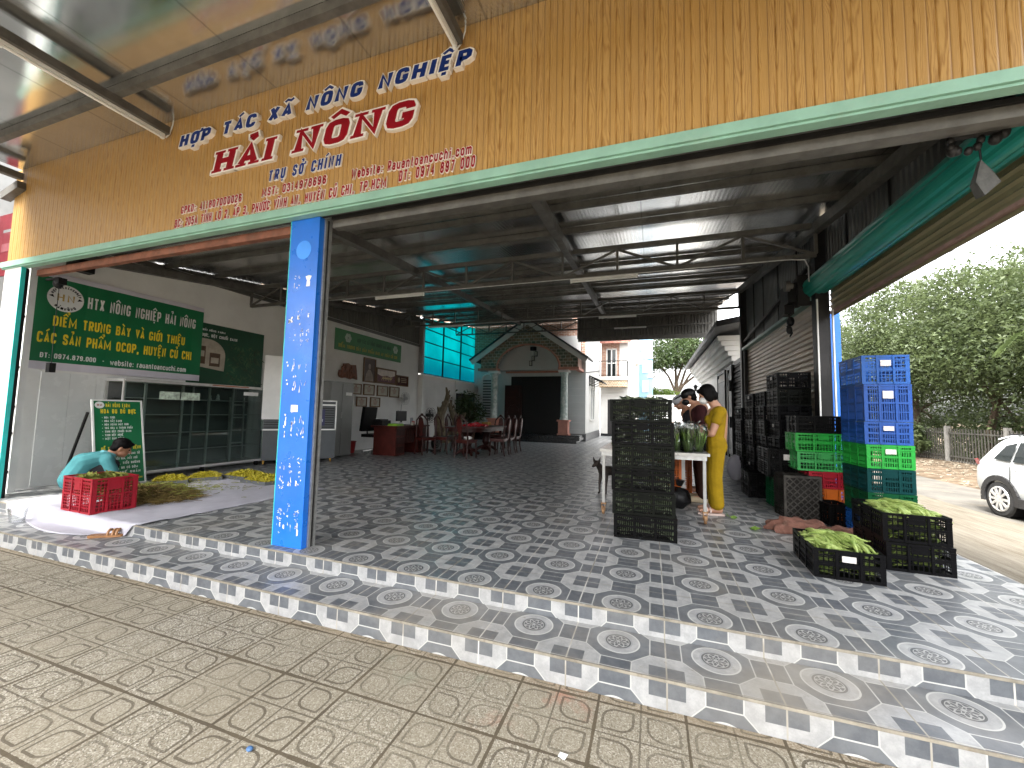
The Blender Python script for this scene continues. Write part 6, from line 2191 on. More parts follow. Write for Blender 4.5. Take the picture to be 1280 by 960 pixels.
# ------------------------------------------------------------------ crates
def crate_mesh(w, d, h, style='slit', solid_corner=.034):
    """open plastic crate, base centre at origin, x = w, y = d"""
    mb = MB()
    t = .006
    W, D = w / 2, d / 2
    # floor grid
    mb.box(-W + .01, -D + .01, .004, W - .01, D - .01, .012)
    mb.box(-W + .02, -D + .02, 0, -W + .05, D - .02, .004); mb.box(W - .05, -D + .02, 0, W - .02, D - .02, .004)
    for (ux, nx, half, off) in (((1, 0), (0, -1), W, D), ((1, 0), (0, 1), W, D), ((0, 1), (-1, 0), D, W), ((0, 1), (1, 0), D, W)):
        def pb(a0, a1, z0, z1, o0, o1):
            if ux[0]:
                y0_, y1_ = sorted((nx[1] * (off - o0), nx[1] * (off - o1)))
                mb.box(a0, y0_, z0, a1, y1_, z1)
            else:
                x0_, x1_ = sorted((nx[0] * (off - o0), nx[0] * (off - o1)))
                mb.box(x0_, a0, z0, x1_, a1, z1)
        e = 0 if ux[0] else .012       # butt the corners
        A = half - e
        pb(-A, A, h - .022, h - .002, 0, .012)              # rim
        pb(-A, A, h - .052, h - .040, -.0, .006)
        pb(-A + .002, A - .002, .0, .022, .002, .010)       # bottom band
        pb(-A + .002, A - .002, h * .5 - .010, h * .5 + .010, .0015, .0085)
        pb(-A + .001, -A + solid_corner, .022, h - .022, .003, .010)
        pb(A - solid_corner, A - .001, .022, h - .022, .003, .010)
        pitch = .0185 if style == 'slit' else .030
        n = max(3, int((2 * A - 2 * solid_corner) / pitch))
        for k in range(1, n):
            a = -A + solid_corner + (2 * A - 2 * solid_corner) * k / n
            wd = .0040 if style == 'slit' else .0036
            pb(a - wd, a + wd, .022, h - .022, .004, .009)
        if style == 'slit':
            for z in (h * .26, h * .74):
                pb(-A + solid_corner, A - solid_corner, z - .006, z + .006, .0046, .0092)
        else:
            m = max(3, int((h - .06) / .030))
            for k in range(1, m):
                z = .03 + (h - .06) * k / m
                pb(-A + solid_corner, A - solid_corner, z - .004, z + .004, .0046, .0092)
        for a in (-A * .34, A * .34):                         # stiff ribs standing proud
            pb(a - .009, a + .009, .004, h - .004, -.004, .010)
        # handle plate
        pw = .055
        pb(-pw, pw, h * .64, h - .022, .0032, .0095)
        pb(-pw * .75, pw * .75, h * .70, h * .84, .0020, .0031)
    return mb


_cr = {}


def crate_proto(w, d, h, mat, style='slit'):
    k = (w, d, h, mat.name, style)
    if k not in _cr:
        o = crate_mesh(w, d, h, style).build('crate', mat)
        me = o.data
        bpy.data.objects.remove(o)
        _cr[k] = me
    return _cr[k]


def crate(label, loc, w, d, h, mat, style='slit', rz=0, group=None, rot=None, sticker=None, cat='crate'):
    o = bpy.data.objects.new('plastic_crate', crate_proto(w, d, h, mat, style))
    C.objects.link(o)
    o.location = loc
    o.rotation_euler = rot or (0, 0, rz)
    tag(o, label, cat, group)
    if sticker:
        side, m_ = sticker
        mb = MB()
        if side == 'y': mb.box(-.042, -d / 2 - .0065, h * .62, .042, -d / 2 - .0055, h * .82)
        else: mb.box(-w / 2 - .0065, -.042, h * .62, -w / 2 - .0055, .042, h * .82)
        s_ = mb.build('label_sticker', m_, o, w=False)
    return o


def plastic(name, col, r=.42, var=.15): return MT(name, col, r, 0, var, 4, .02, 60, .05 if sum(col) < .1 else .3, .10 if sum(col) < .1 else .22, mul(col, .5) if sum(col) > .2 else (.025, .021, .017))


m_cb = plastic('crate_black', (.0042, .0042, .0042))
m_cdk = plastic('crate_charcoal_green', (.0062, .007, .0056))
m_cblue = plastic('crate_blue', (.007, .075, .30))
m_cblue2 = plastic('crate_violet_blue', (.008, .060, .27))
m_cgreen = plastic('crate_bright_green', (.008, .25, .028))
m_cgreen2 = plastic('crate_light_green', (.033, .27, .065))
m_cteal = plastic('crate_dark_teal', (.004, .034, .035))
m_cdgreen = plastic('crate_dark_green', (.004, .055, .020))
m_cred = plastic('crate_red', (.29, .007, .018))
m_corange = plastic('crate_orange', (.46, .10, .008))
m_sticker = MT('paper_sticker', (.62, .58, .55), .6, 0, .2, 30)

# centre stack of six black crates in front of the steel table
z = 0
names = ['bottom', 'second from the bottom', 'third from the bottom', 'fourth from the bottom', 'fifth from the bottom', 'topmost']
rc_ = random.Random(2)
stack_z = []
hh = .2225
for k in range(6):
    xo, rz = [.012, 0, -.006, -.004, -.008, -.022][k], [R(1.2), R(.4), R(-.5), R(.3), R(.2), R(-1.2)][k]
    crate('black crate of greens, %s in the stack by the steel table' % names[k], (1.105 + xo, 1.60, z), .575, .38, hh - .002, m_cdk if k % 2 else m_cb, 'slit', rz, 'black crates stacked in front of the steel table')
    stack_z.append((1.105 + xo, 1.60, z, rz))
    z += hh


def greens_in(label, x, y, z, w, d, h0, h1, n, mat, seed, rz=0, size=(.10, .24), group=None):
    """loose leafy produce filling a crate from height h0 to h1"""
    rg = np.random.default_rng(seed)
    P = np.stack([rg.uniform(-w / 2, w / 2, n), rg.uniform(-d / 2, d / 2, n), h0 + (h1 - h0) * rg.random(n) ** .6], 1)
    P[:, 2] -= .25 * (h1 - h0) * (np.abs(P[:, 0]) / (w / 2)) ** 3
    L = rg.uniform(*size, n)
    d_ = rg.normal(size=(n, 3)) * np.array([1, .6, .16])
    d_ /= np.linalg.norm(d_, axis=1)[:, None]
    Lx = np.minimum(L, .24)
    s = np.cross(d_, np.array([0, 0, 1.0])); s /= np.linalg.norm(s, axis=1)[:, None]
    wv = s * (L * .11)[:, None]
    a = P - d_ * Lx[:, None] * .5; b = P + d_ * Lx[:, None] * .5
    for q in (a, b):
        q[:, 0] = np.clip(q[:, 0], -w / 2, w / 2); q[:, 1] = np.clip(q[:, 1], -d / 2, d / 2); q[:, 2] = np.clip(q[:, 2], h0 * .6, h1 + .03)
    mid = (a + b) / 2 + np.array([0, 0, .012])
    V = np.stack([a, mid - wv, b, mid + wv], 1).reshape(-1, 3)
    me = bpy.data.meshes.new('leafy_greens')
    me.from_pydata(V.tolist(), [], [[4 * i, 4 * i + 1, 4 * i + 2, 4 * i + 3] for i in range(n)])
    me.materials.append(mat)
    o = bpy.data.objects.new('leafy_greens', me)
    C.objects.link(o)
    o.location = (x, y, z)
    o.rotation_euler = (0, 0, rz)
    tag(o, label, 'greens', group, 'stuff')
    return o


for k, (x, y, z0_, rz) in enumerate(stack_z):
    greens_in('packed greens inside the %s crate of the tall black stack' % names[k], x, y, z0_, .53, .33, .02, hh * (.98 if k < 5 else 1.06), 420, m_vegdark, 100 + k, rz)
    # clear film over the packed bunches
sx, sy = 1.10, 1.60
fm = T('plastic_film', 'crumpled clear plastic bag ends poking from the topmost black crate', 'plastic bag', (sx, sy, 1.33))
mb = MB()
rr = random.Random(6)
for k in range(9):
    x = sx - .2 + k * .05
    h_ = rr.uniform(.0, .028)
    mb.add([(x - .04, sy - .1, 1.31), (x + .03, sy - .12, 1.315), (x + .05, sy - .06, 1.335 + h_), (x - .03, sy - .04, 1.345 + h_), (x, sy + .08, 1.33)], [(0, 1, 2, 3), (3, 2, 4)])
mb.build('film', m_bag, fm)

# ------------------------------------------------------------------ steel table on casters with bagged greens
tbx0, tbx1, tby0, tby1 = .615, 1.765, 2.28, 4.35
ct = T('rolling_table', 'long steel packing table on rusty casters behind the crate stack', 'table', (1.19, 3.3, 0))
m_tabtop = MT('worn_steel_top', (.42, .42, .40), .3, .45, .1, 5, 0, 60, .5, .2, (.4, .38, .34))
mb = MB(); mb.box(tbx0 - .02, tby0 - .02, .735, tbx1 + .03, tby1, .765); mb.build('tabletop', m_tabtop, ct)
mb = MB()
for a, b2 in (((tbx0, tby0 + .02, .71), (tbx1, tby0 + .02, .71)), ((tbx0, tby1 - .02, .71), (tbx1, tby1 - .02, .71)), ((tbx0 + .02, tby0, .71), (tbx0 + .02, tby1, .71)), ((tbx1 - .02, tby0, .71), (tbx1 - .02, tby1, .71))):
    mb.bar(a, b2, .035, .045)
mb.build('frame', m_galv, ct)
for x in (tbx0 + .025, tbx1 - .025):
    for y in (tby0 + .025, tby1 - .03):
        mb = MB(); mb.box(x - .016, y - .016, .13, x + .016, y + .016, .69); lg = mb.build('leg', MT('scuffed_white_steel', (.36, .36, .345), .4, .4, .12, 8, 0, 60, .5, .3, (.3, .2, .12)), ct)
        mb = MB(); mb.box(x - .03, y - .03, .115, x + .03, y + .03, .13); mb.box(x - .022, y - .035, .04, x - .016, y + .005, .115); mb.box(x + .016, y - .035, .04, x + .022, y + .005, .115); mb.tube([(x - .013, y - .022, .045), (x + .013, y - .022, .045)], .045, 18)
        mb.build('caster', MT('rusty_caster', (.34, .19, .09), .7, .1, .4, 25, .2), lg)


def bagged_greens(label, x, y, h, seed):
    t = T('bagged_greens', label, 'vegetables', (x, y, .766), 0, 'clear bags of long greens standing on the table')
    rr = random.Random(seed)
    mb = MB()
    for k in range(16):
        a = rr.uniform(0, 6.28); r = .045 * math.sqrt(rr.random())
        bx_, by_ = x + r * math.cos(a), y + r * math.sin(a)
        tx, ty = x + (r * 1.9 + .01) * math.cos(a), y + (r * 1.9 + .01) * math.sin(a)
        hh_ = h * rr.uniform(.75, .98)
        mb.tube([(bx_, by_, .768), ((bx_ + tx) / 2, (by_ + ty) / 2, .768 + hh_ * .45)], [.007, .005], 5)
        for q in range(2):
            aa = rr.uniform(0, 6.28)
            w = Vector((math.cos(aa), math.sin(aa), 0)) * rr.uniform(.008, .016)
            p0 = Vector(((bx_ + tx) / 2, (by_ + ty) / 2, .768 + hh_ * .35))
            p1 = Vector((tx, ty, .768 + hh_ * .7)); p2 = Vector((tx + rr.uniform(-.03, .03), ty + rr.uniform(-.03, .03), .768 + hh_))
            mb.add([p0, p1 - w, p2, p1 + w], [(0, 1, 2, 3)])
    mb.build('stems', m_veg, t)
    mb = MB()
    n = 14
    rings = []
    for i, (zz, r) in enumerate(((.769, .05), (.78, .07), (.768 + h * .5, .082), (.768 + h * .8, .10), (.768 + h, .085), (.768 + h * 1.06, .10))):
        rings.append([(x + r * (1 + .18 * math.sin(j * 2.6 + seed + i)) * math.cos(2 * math.pi * j / n), y + r * (1 + .18 * math.sin(j * 3.7 + seed)) * math.sin(2 * math.pi * j / n), zz + (.02 * math.sin(j * 2.1 + seed) if i == 5 else 0)) for j in range(n)])
    vs = [p for r in rings for p in r]
    fs = [(i * n + j, i * n + (j + 1) % n, (i + 1) * n + (j + 1) % n, (i + 1) * n + j) for i in range(5) for j in range(n)]
    mb.add(vs, fs)
    mb.build('clear_bag', m_bag, t, 'all')


bg_ = [(1.45, 2.46, .30), (1.58, 2.43, .32), (1.70, 2.50, .29), (1.50, 2.62, .31), (1.64, 2.64, .33), (1.40, 2.78, .3), (1.55, 2.82, .32)]
bl_ = ['clear bag of long greens, at the front of the table touching the crate stack edge', 'clear bag of long greens, middle of the front row on the table', 'clear bag of long greens at the front right table corner',
       'clear bag of long greens, left of the second row on the table', 'clear bag of long greens, right of the second row before the woman', 'clear bag of long greens, left of the back row on the table', 'clear bag of long greens, right of the back row on the table']
for k, ((x, y, h), lab) in enumerate(zip(bg_, bl_)):
    bagged_greens(lab, x, y, h, 40 + k)
lf = greens_in('flat pile of loose greens on the left side of the steel table', .78, 3.6, .766, .25, 1.0, .0, .07, 160, m_veg, 7, 0, (.14, .26))
# things under the table
crate('orange crate standing under the steel table, left one', (1.36, 3.3, 0), .38, .42, .32, m_corange, 'grid', 0, 'orange crates under the steel table')
crate('orange crate under the steel table, upper of the pair', (1.36, 3.3, .321), .38, .42, .32, m_corange, 'grid', R(2), 'orange crates under the steel table')
crate('orange crate under the steel table, right of the grey post', (1.63, 3.95, .0), .22, .42, .62, m_corange, 'grid', 0, 'orange crates under the steel table')
bb = T('sack', 'bulging black rubbish bag under the steel table', 'bag', (1.52, 3.02, 0))
mb = MB(); mb.ell((1.50, 3.0, .13), (.16, .14, .135), 16, 10, None, lambda p: p * (1 + .12 * math.sin(p.x * 40 + p.z * 31) * math.sin(p.y * 37))); mb.tube([(1.52, 3.0, .28), (1.53, 3.0, .36)], [.03, .06], 8); mb.build('bag', m_black, bb, True)
gpst = T('steel_upright', 'grey steel upright between the orange crates under the table', 'post', (1.585, 3.5, 0))
mb = MB(); mb.box(1.565, 3.48, 0, 1.625, 3.54, .70); mb.box(1.54, 3.46, 0, 1.65, 3.56, .02); mb.build('upright', m_galv, gpst)

# ------------------------------------------------------------------ right-hand stacks
G_ = 'crates in the tall colourful stack by the shutter opening'
spec = [(.0, .228, m_cblue, 'grid', 'dark blue crate at the very bottom of the tall colourful stack'), (.228, .240, m_cdgreen, 'slit', 'dark green crate second from the bottom of the tall colourful stack'),
        (.468, .235, m_cteal, 'slit', 'dark teal crate in the middle of the tall colourful stack'), (.703, .237, m_cgreen, 'slit', 'bright green crate under the blue ones in the tall colourful stack'),
        (.940, .225, m_cblue2, 'slit', 'shallow blue crate on the bright green one in the tall stack'), (1.165, .375, m_cblue2, 'slit', 'deep blue crate second from the top of the tall stack'), (1.54, .293, m_cblue, 'grid', 'blue crate topmost of the tall colourful stack')]
for k, (z0_, h_, m_, st_, lab) in enumerate(spec):
    crate(lab, (3.395 + [.0, .004, .0, .003, -.002, 0, -.004][k], 2.555, z0_), .385, .54, h_ - .002, m_, st_, R([.4, -.4, .3, .2, -.5, .3, -.6][k]), G_, None, ('y', m_sticker) if k in (3, 4, 5, 6) else None)
# second stack, behind it
G2 = 'crates in the second stack left of the colourful one'
spec = [(.0, .36, m_corange, 'grid', 'orange crate at the bottom of the second stack'), (.36, .20, m_cred, 'slit', 'red crate on the orange one in the second stack'), (.56, .225, m_cgreen2, 'grid', 'pale green crate in the second stack'),
        (.785, .225, m_cgreen, 'grid', 'bright green crate in the second stack'), (1.01, .21, m_cb, 'slit', 'black crate topmost of the second stack')]
for k, (z0_, h_, m_, st_, lab) in enumerate(spec):
    crate(lab, (3.13 + [.06, .05, 0, -.01, 0][k], 3.27, z0_), [.42, .44, .56, .58, .57][k], .38, h_ - .002, m_, st_, R([0, .5, -.5, .6, -.3][k]), G2)
# black crate wall along the shutter: four columns
m_cb2 = plastic('crate_old_black', (.0035, .0035, .004), .5)
G3 = 'old black crates stacked along the lowered shutter'
cols = [(3.05, 4.10, 8, 'nearest'), (3.02, 4.72, 7, 'second'), (2.99, 5.36, 7, 'third'), (2.96, 6.02, 6, 'farthest')]
ordn = ['lowest', 'second lowest', 'third', 'fourth', 'fifth', 'sixth', 'seventh', 'eighth']
for (x, y, n, nm) in cols:
    for k in range(n):
        lab = 'old black crate, %s up in the %s column along the lowered shutter' % ('lowest' if k == 0 else ('topmost' if k == n - 1 else ordn[k]), nm)
        crate(lab, (x + rc_.uniform(-.012, .012), y + rc_.uniform(-.02, .02), k * .2275), .40, .58, .2255, m_cb2 if (k * 7 + n) % 5 else (m_cblue if nm == 'farthest' and k == 3 else m_cdk), 'grid' if k % 2 else 'slit', R(rc_.uniform(-1.5, 1.5)), G3, None, ('x', m_sticker) if rc_.random() < .3 else None)
for k, y in enumerate((4.10,)):
    pass
# near black crate pair on a dark green and black one
crate('small black crate standing on the floor, left of the dark green one', (2.72, 4.45, 0), .36, .5, .36, m_cb, 'slit', 0, None)
crate('dark green crate on the floor under the wide black crate', (2.86, 3.72, 0), .30, .42, .42, m_cdgreen, 'grid', R(2), None)
crate('wide scuffed black crate with torn labels resting on the dark green one', (2.84, 3.70, .421), .44, .62, .36, m_cb, 'grid', R(-2), None, None, ('y', m_sticker))
# dirty crate standing on its side, bottom grid towards the camera
dc = crate('dirty black crate standing on its side with lattice bottom showing', (2.87, 3.22, .20), .40, .60, .30, plastic('crate_dusty_black', (.022, .020, .018), .7, .4), 'grid', 0, None, (R(90), R(90), 0))
mb = MB()
for k in range(-9, 10):
    for sg in (-1, 1):
        a = k * .075
        x0_, x1_ = -.17, .17
        p0 = Vector((x0_, a, -.008)); p1 = Vector((x1_, a + sg * .34, -.008))
        def clipy(p, q):
            if p.y > .27: p = p + (q - p) * ((.27 - p.y) / (q.y - p.y))
            if p.y < -.27: p = p + (q - p) * ((-.27 - p.y) / (q.y - p.y))
            return p
        if max(p0.y, p1.y) < -.27 or min(p0.y, p1.y) > .27: continue
        p0, p1 = clipy(p0, p1), clipy(p1, p0)
        if (p1 - p0).length > .03: mb.bar(p0, p1, .010, .014 if sg > 0 else .012)
mb.box(-.195, -.295, -.012, -.17, .295, .0); mb.box(.17, -.295, -.012, .195, .295, .0); mb.box(-.17, -.295, -.012, .17, -.27, 0); mb.box(-.17, .27, -.012, .17, .295, 0)
mb.build('bottom_lattice', MT('dusty_lattice', (.052, .048, .042), .8, 0, .5, 9, .1, 40, .2), dc, w=False)
dc.rotation_euler = (R(-90), 0, R(4))
dc.location = (2.865, 2.99, .205)
crate('small black crate squeezed between the orange crate and tall stack', (3.13, 2.92, 0), .20, .30, .24, m_cb, 'grid', R(6), None)


# pods
def pod_mesh(seed):
    rr = random.Random(seed)
    mb = MB()
    L = rr.uniform(.15, .2)
    bend = rr.uniform(-.03, .03)
    pts = [(0, -L / 2 + L * i / 7, bend * math.sin(math.pi * i / 7)) for i in range(8)]
    rs = [.005, .010, .0135, .0145, .014, .012, .008, .003]
    mb.tube(pts, rs, 6)
    mb.tube([(0, -L / 2, 0), (.003, -L / 2 - .02, .004)], [.004, .003], 5)
    o = mb.build('green_pod', m_pod, None, True)
    me = o.data
    bpy.data.objects.remove(o)
    return me


pods = [pod_mesh(i) for i in range(8)]


def pod_heap(x, y, z, w, d, hz, n, seed, label, group, along='y'):
    rr = random.Random(seed)
    for i in range(n):
        o = bpy.data.objects.new('green_pod', pods[rr.randrange(8)])
        C.objects.link(o)
        u, v = rr.uniform(-1, 1), rr.uniform(-1, 1)
        dome = (1 - .55 * u * u) * (1 - .6 * v * v)
        o.location = (x + u * (w / 2 - .03), y + v * (d / 2 - .085), z + dome * hz + rr.uniform(-.012, .012))
        o.rotation_euler = (rr.gauss(-v * .25, .12), rr.uniform(-1, 1), (0 if along == 'y' else R(90)) + rr.gauss(.35, .38))
        o['label'] = label; o['category'] = 'green pod'; o['group'] = group


def pod_bed(x, y, z, w, d, h, seed, label):
    greens_in(label, x, y, z, w - .05, d - .05, .02, h, 420, m_pod, seed, 0, (.12, .19))


m_cbk = plastic('crate_glossy_black', (.004, .004, .0045), .34)
c1 = crate('black crate full of green pods standing alone in front on the tiles', (2.56, 1.27, 0), .43, .58, .215, m_cbk, 'grid', R(-3), None, None, ('y', m_sticker))
pod_bed(2.56, 1.27, 0, .41, .56, .17, 301, 'deeper green pods packed inside the lone front crate')
pod_heap(2.56, 1.27, .175, .41, .55, .075, 110, 5, 'single long green pod on the heap in the lone front crate', 'green pods heaped in the lone front crate')
c2 = crate('black crate of green pods, lower of the front right pair', (3.16, 1.68, 0), .42, .62, .222, m_cbk, 'grid', R(-2), 'pair of stacked black pod crates at the front right')
c3 = crate('black crate heaped with green pods, upper of the front right pair', (3.15, 1.68, .224), .42, .62, .222, m_cbk, 'grid', R(-3), 'pair of stacked black pod crates at the front right')
pod_bed(3.16, 1.68, .0, .40, .58, .20, 302, 'green pods packed inside the lower front right crate')
pod_bed(3.15, 1.68, .224, .40, .58, .17, 303, 'deeper green pods packed inside the upper front right crate')
pod_heap(3.15, 1.66, .224 + .175, .39, .56, .072, 110, 6, 'single long green pod on the heap in the upper right crate', 'green pods heaped in the upper right crate')
for i, (x, y) in enumerate(((2.22, 2.25), (2.08, 2.72))):
    o = bpy.data.objects.new('fallen_leaf', None)
    C.objects.link(o)
    tag(o, ['curled green leaf scrap on the tiles left of the brown sack', 'green stalk scrap on the tiles right of the woman'][i], 'leaf')
    o.location = (x, y, .004)
    rg = np.random.default_rng(i)
    P = np.stack([rg.uniform(-.06, .06, 5) + x, rg.uniform(-.03, .03, 5) + y, np.full(5, .012)], 1)
    leaf_mesh('blade', P, rg.uniform(.05, .12, 5), m_veg, o, rg, droop=.0)


# brown sack lying on the floor
def lump(mb, c, rad, amp, seed, n=26, m=12, flat=0):
    rr = random.Random(seed)
    ph = [rr.uniform(0, 6) for _ in range(6)]

    def f(p):
        k = 1 + amp * (math.sin(p.x * 23 + ph[0]) * math.sin(p.y * 19 + ph[1]) + .6 * math.sin(p.x * 47 + p.z * 31 + ph[2]) + .5 * math.sin(p.y * 53 + ph[3]))
        q = Vector((p.x * k, p.y * k, p.z * k))
        q.z = max(q.z, -flat)
        return q
    mb.ell(c, rad, n, m, None, f)


sk_ = T('sack', 'crumpled reddish brown woven sack lying between the crates', 'sack', (2.85, 2.25, 0))
mb = MB(); lump(mb, (2.62, 2.33, .03), (.30, .17, .11), .14, 1, 40, 14, .028); lump(mb, (2.95, 2.14, .03), (.26, .14, .10), .15, 2, 40, 14, .028); mb.build('cloth', MT('brown_sacking', (.16, .075, .055), .9, 0, .4, 9, .5, 70, .2, .4, (.26, .2, .15)), sk_, True)
ws = T('sack', 'white sack leaning by the gate behind the woman', 'sack', (2.66, 6.0, 0))
mb = MB(); lump(mb, (2.70, 6.0, .22), (.16, .13, .25), .06, 3, 24, 12, .215); mb.build('cloth', m_cloth, ws, True)

# ------------------------------------------------------------------ left foreground: red crate, cloth, herbs
rcx, rcy = -4.63, .125
crate('red crate of dried herbs on the white tarp beside the squatting man', (rcx, rcy, .012), .57, .40, .37, m_cred, 'grid', R(-2), None, None, ('x', m_sticker))
hp = greens_in('dried green stems filling the red crate', rcx, rcy, .012, .52, .34, .2, .375, 320, m_rootsg, 12, R(-2), (.12, .3))
# white tarp with a drape over the step
cth = T('tarp', 'large white tarp spread on the tiles and hanging over the step', 'tarp', (-4.6, 1, 0))
A_, B_, C_, D_ = Vector((-5.95, .05)), Vector((-3.52, -.09)), Vector((-3.33, 2.08)), Vector((-5.8, 2.75))
nu, nv = 56, 62
vs, fs = [], []
for j in range(nv + 1):
    t_ = j / nv
    for i in range(nu + 1):
        s_ = i / nu
        if t_ < .16:      # drape part: from the lower step up to the edge
            q = t_ / .16
            e = A_ * (1 - s_) + B_ * s_
            ex = e.x
            # outline on the lower step
            out = Vector((-5.55 + 1.72 * s_, -.13 - .30 * math.sin(math.pi * min(1, s_ * 1.02)) ** .8 * (0.25 + .75 * s_)))
            if q < .6:
                p = out.lerp(Vector((ex * .55 + out.x * .45, -.125)), q / .6)
                zz = -.1045 + .006 * math.sin(s_ * 40 + q * 6) * q
            else:
                r = (q - .6) / .4
                xe = (ex * .55 + out.x * .45) * (1 - r) + ex * r
                if r < .6:
                    p = Vector((xe, -.125 + .010 * r / .6)); zz = -.098 + .109 * r / .6
                else:
                    p = Vector((xe, -.115 + .030 * (r - .6) / .4)); zz = .012
            if s_ < .25: zz = max(zz, zz * 1)
        else:
            q = (t_ - .16) / .84
            p = (A_ * (1 - s_) + B_ * s_) * (1 - q) + (D_ * (1 - s_) + C_ * s_) * q
            if q < .08: p.y = max(p.y, -.085)
            zz = .009 + .004 * (math.sin(p.x * 14 + p.y * 5) * math.sin(p.y * 11)) + .003 * math.sin(p.x * 37 - p.y * 23)
            if q < .1: zz += .006
        vs.append((p.x, p.y, zz)); 
for j in range(nv):
    for i in range(nu):
        a = j * (nu + 1) + i
        fs.append((a, a + 1, a + nu + 2, a + nu + 1))
mb = MB(); mb.add(vs, fs); o = mb.build('cloth', m_cloth, cth, 'all')
so = o.modifiers.new('t', 'SOLIDIFY'); so.thickness = .002

# heap of roots
ph_ = T('herb_heap', 'heap of dried brown and green herb stems on the white tarp', 'herbs', (-4.75, .75, .01))
rr = random.Random(3)


def strands(n, fx, seed, mat, name, par):
    rr = random.Random(seed)
    mb = MB()
    for i in range(n):
        p, d, L, r = fx(rr)
        side = d.cross(Vector((0, 0, 1)))
        if side.length < 1e-3: continue
        side.normalize()
        m_ = p + d * L * .5 + Vector((0, 0, rr.uniform(-.01, .02))) + side * rr.uniform(-.03, .03)
        e = p + d * L
        e.z = max(e.z, .016); m_.z = max(m_.z, .018)
        mb.tube([p, m_, e], [r, r, r * .5], 4)
    return mb.build(name, mat, par)


def heapf(rr):
    a = rr.uniform(0, 6.28); r = math.sqrt(rr.random())
    x, y = -4.82 + .62 * r * math.cos(a), .72 + .34 * r * math.sin(a)
    z = .018 + .14 * (1 - r) ** .8 * rr.random() ** .5
    d = Vector((rr.uniform(-1, 1), rr.uniform(-1, 1), rr.uniform(-.12, .12))).normalized()
    return Vector((x, y, z)), d, rr.uniform(.08, .22), rr.uniform(.002, .005)


strands(1700, heapf, 1, m_roots, 'brown_stems', ph_)['kind'] = 'stuff'
strands(900, lambda q: (lambda t: (t[0] + Vector((-.12, .10, .012)), t[1], t[2], t[3]))(heapf(q)), 2, m_rootsg, 'green_stems', ph_)['kind'] = 'stuff'


def scat(rr):
    x, y = -5.1 + rr.gauss(0, .42), 1.45 + rr.gauss(0, .16)
    return Vector((x, y, .016)), Vector((rr.uniform(-1, 1), rr.uniform(-1, 1), 0)).normalized(), rr.uniform(.03, .12), .003


tag(strands(150, scat, 4, m_rootsg, 'scattered_stems', None), 'loose green stems scattered across the white tarp', 'stems', None, 'stuff')

# trays of yellow flowers
m_tray = MT('grey_tray', (.10, .105, .105), .5, 0, .2, 5)
trays = [((-5.69, 1.19), (-5.42, 1.52), .36, 'leftmost tray of drying yellow flowers beside the sandwich board'), ((-5.53, 1.62), (-5.30, 1.95), .36, 'second tray of drying yellow flowers from the sandwich board'),
         ((-5.47, 2.07), (-4.93, 2.05), .42, 'third tray of drying yellow flowers in front of the cabinet caster'), ((-4.84, 1.92), (-4.26, 1.86), .44, 'tray of drying yellow flowers beside the blue pillar')]
for k, ((xa, ya), (xb, yb), dp, lab) in enumerate(trays):
    u = Vector((xb - xa, yb - ya, 0)); L = u.length; u.normalize(); v = Vector((-u.y, u.x, 0))
    c = Vector((xa, ya, 0)) + u * L / 2 + v * dp / 2
    M = Matrix((u, v, Vector((0, 0, 1)))).transposed()
    t = T('flower_tray', lab, 'tray', c, 0, 'trays of drying flowers')
    mb = MB(); mb.obox(c + Vector((0, 0, .016)), (L, dp, .008), M)
    for sg in (-1, 1):
        mb.obox(c + v * sg * (dp / 2) + Vector((0, 0, .035)), (L + .012, .012, .05), M); mb.obox(c + u * sg * L / 2 + Vector((0, 0, .035)), (.012, dp - .014, .05), M)
        for s2 in (-1, 1):
            mb.obox(c + u * sg * L * .42 + v * s2 * dp * .42 + Vector((0, 0, .006)), (.04, .04, .012), M)
    mb.build('tray', m_tray, t)
    rg = np.random.default_rng(200 + k)
    n = 1900
    a_, b_ = rg.uniform(-.48, .48, n), rg.uniform(-.48, .48, n)
    zz = .035 + .085 * (1 - (2 * np.abs(a_)) ** 3) * (1 - (2 * np.abs(b_)) ** 3) * rg.random(n) ** .4
    P = np.array(c)[None, :] + a_[:, None] * L * np.array(u)[None, :] + b_[:, None] * dp * np.array(v)[None, :]
    P[:, 2] = zz
    o = leaf_mesh('dried_flowers', P, rg.uniform(.025, .05, n), m_flower, None, rg, aspect=.6, droop=.1)
    tag(o, 'yellow dried flowers heaped in the %s tray' % ['leftmost', 'second', 'third', 'rightmost'][k], 'flowers', None, 'stuff')

# sandal and plastic cup on the lower step
sd_ = T('sandal', 'single brown leather sandal on the lower step', 'sandal', (-3.79, -.12, -.11))
m_sand2 = MT('brown_leather', (.27, .125, .045), .5, 0, .25, 12)
sole = [(-.135, -.028), (-.10, -.044), (0, -.034), (.08, -.046), (.13, -.035), (.15, 0), (.13, .036), (.08, .046), (0, .032), (-.10, .042), (-.135, .028)]
ud, vd = Vector((.82, .57, 0)).normalized(), Vector((-.57, .82, 0)).normalized()
mb = MB(); mb.prism(sole, (-3.82, -.19, -.110), ud, vd, (0, 0, .022)); mb.build('sole', m_sand2, sd_)
mb = MB()
for q in (.03, .07, .10):
    pts = [Vector((-3.82, -.19, -.088)) + ud * q + vd * .045 * math.cos(a) + Vector((0, 0, .045 * math.sin(a))) for a in [math.pi * i / 8 for i in range(9)]]
    mb.tube(pts, .012, 6)
mb.build('strap', m_sand2, sd_, True)
cp2 = T('plastic_cup', 'clear plastic cup standing on the lower step near the tarp', 'cup', (-5.26, -.25, -.11))
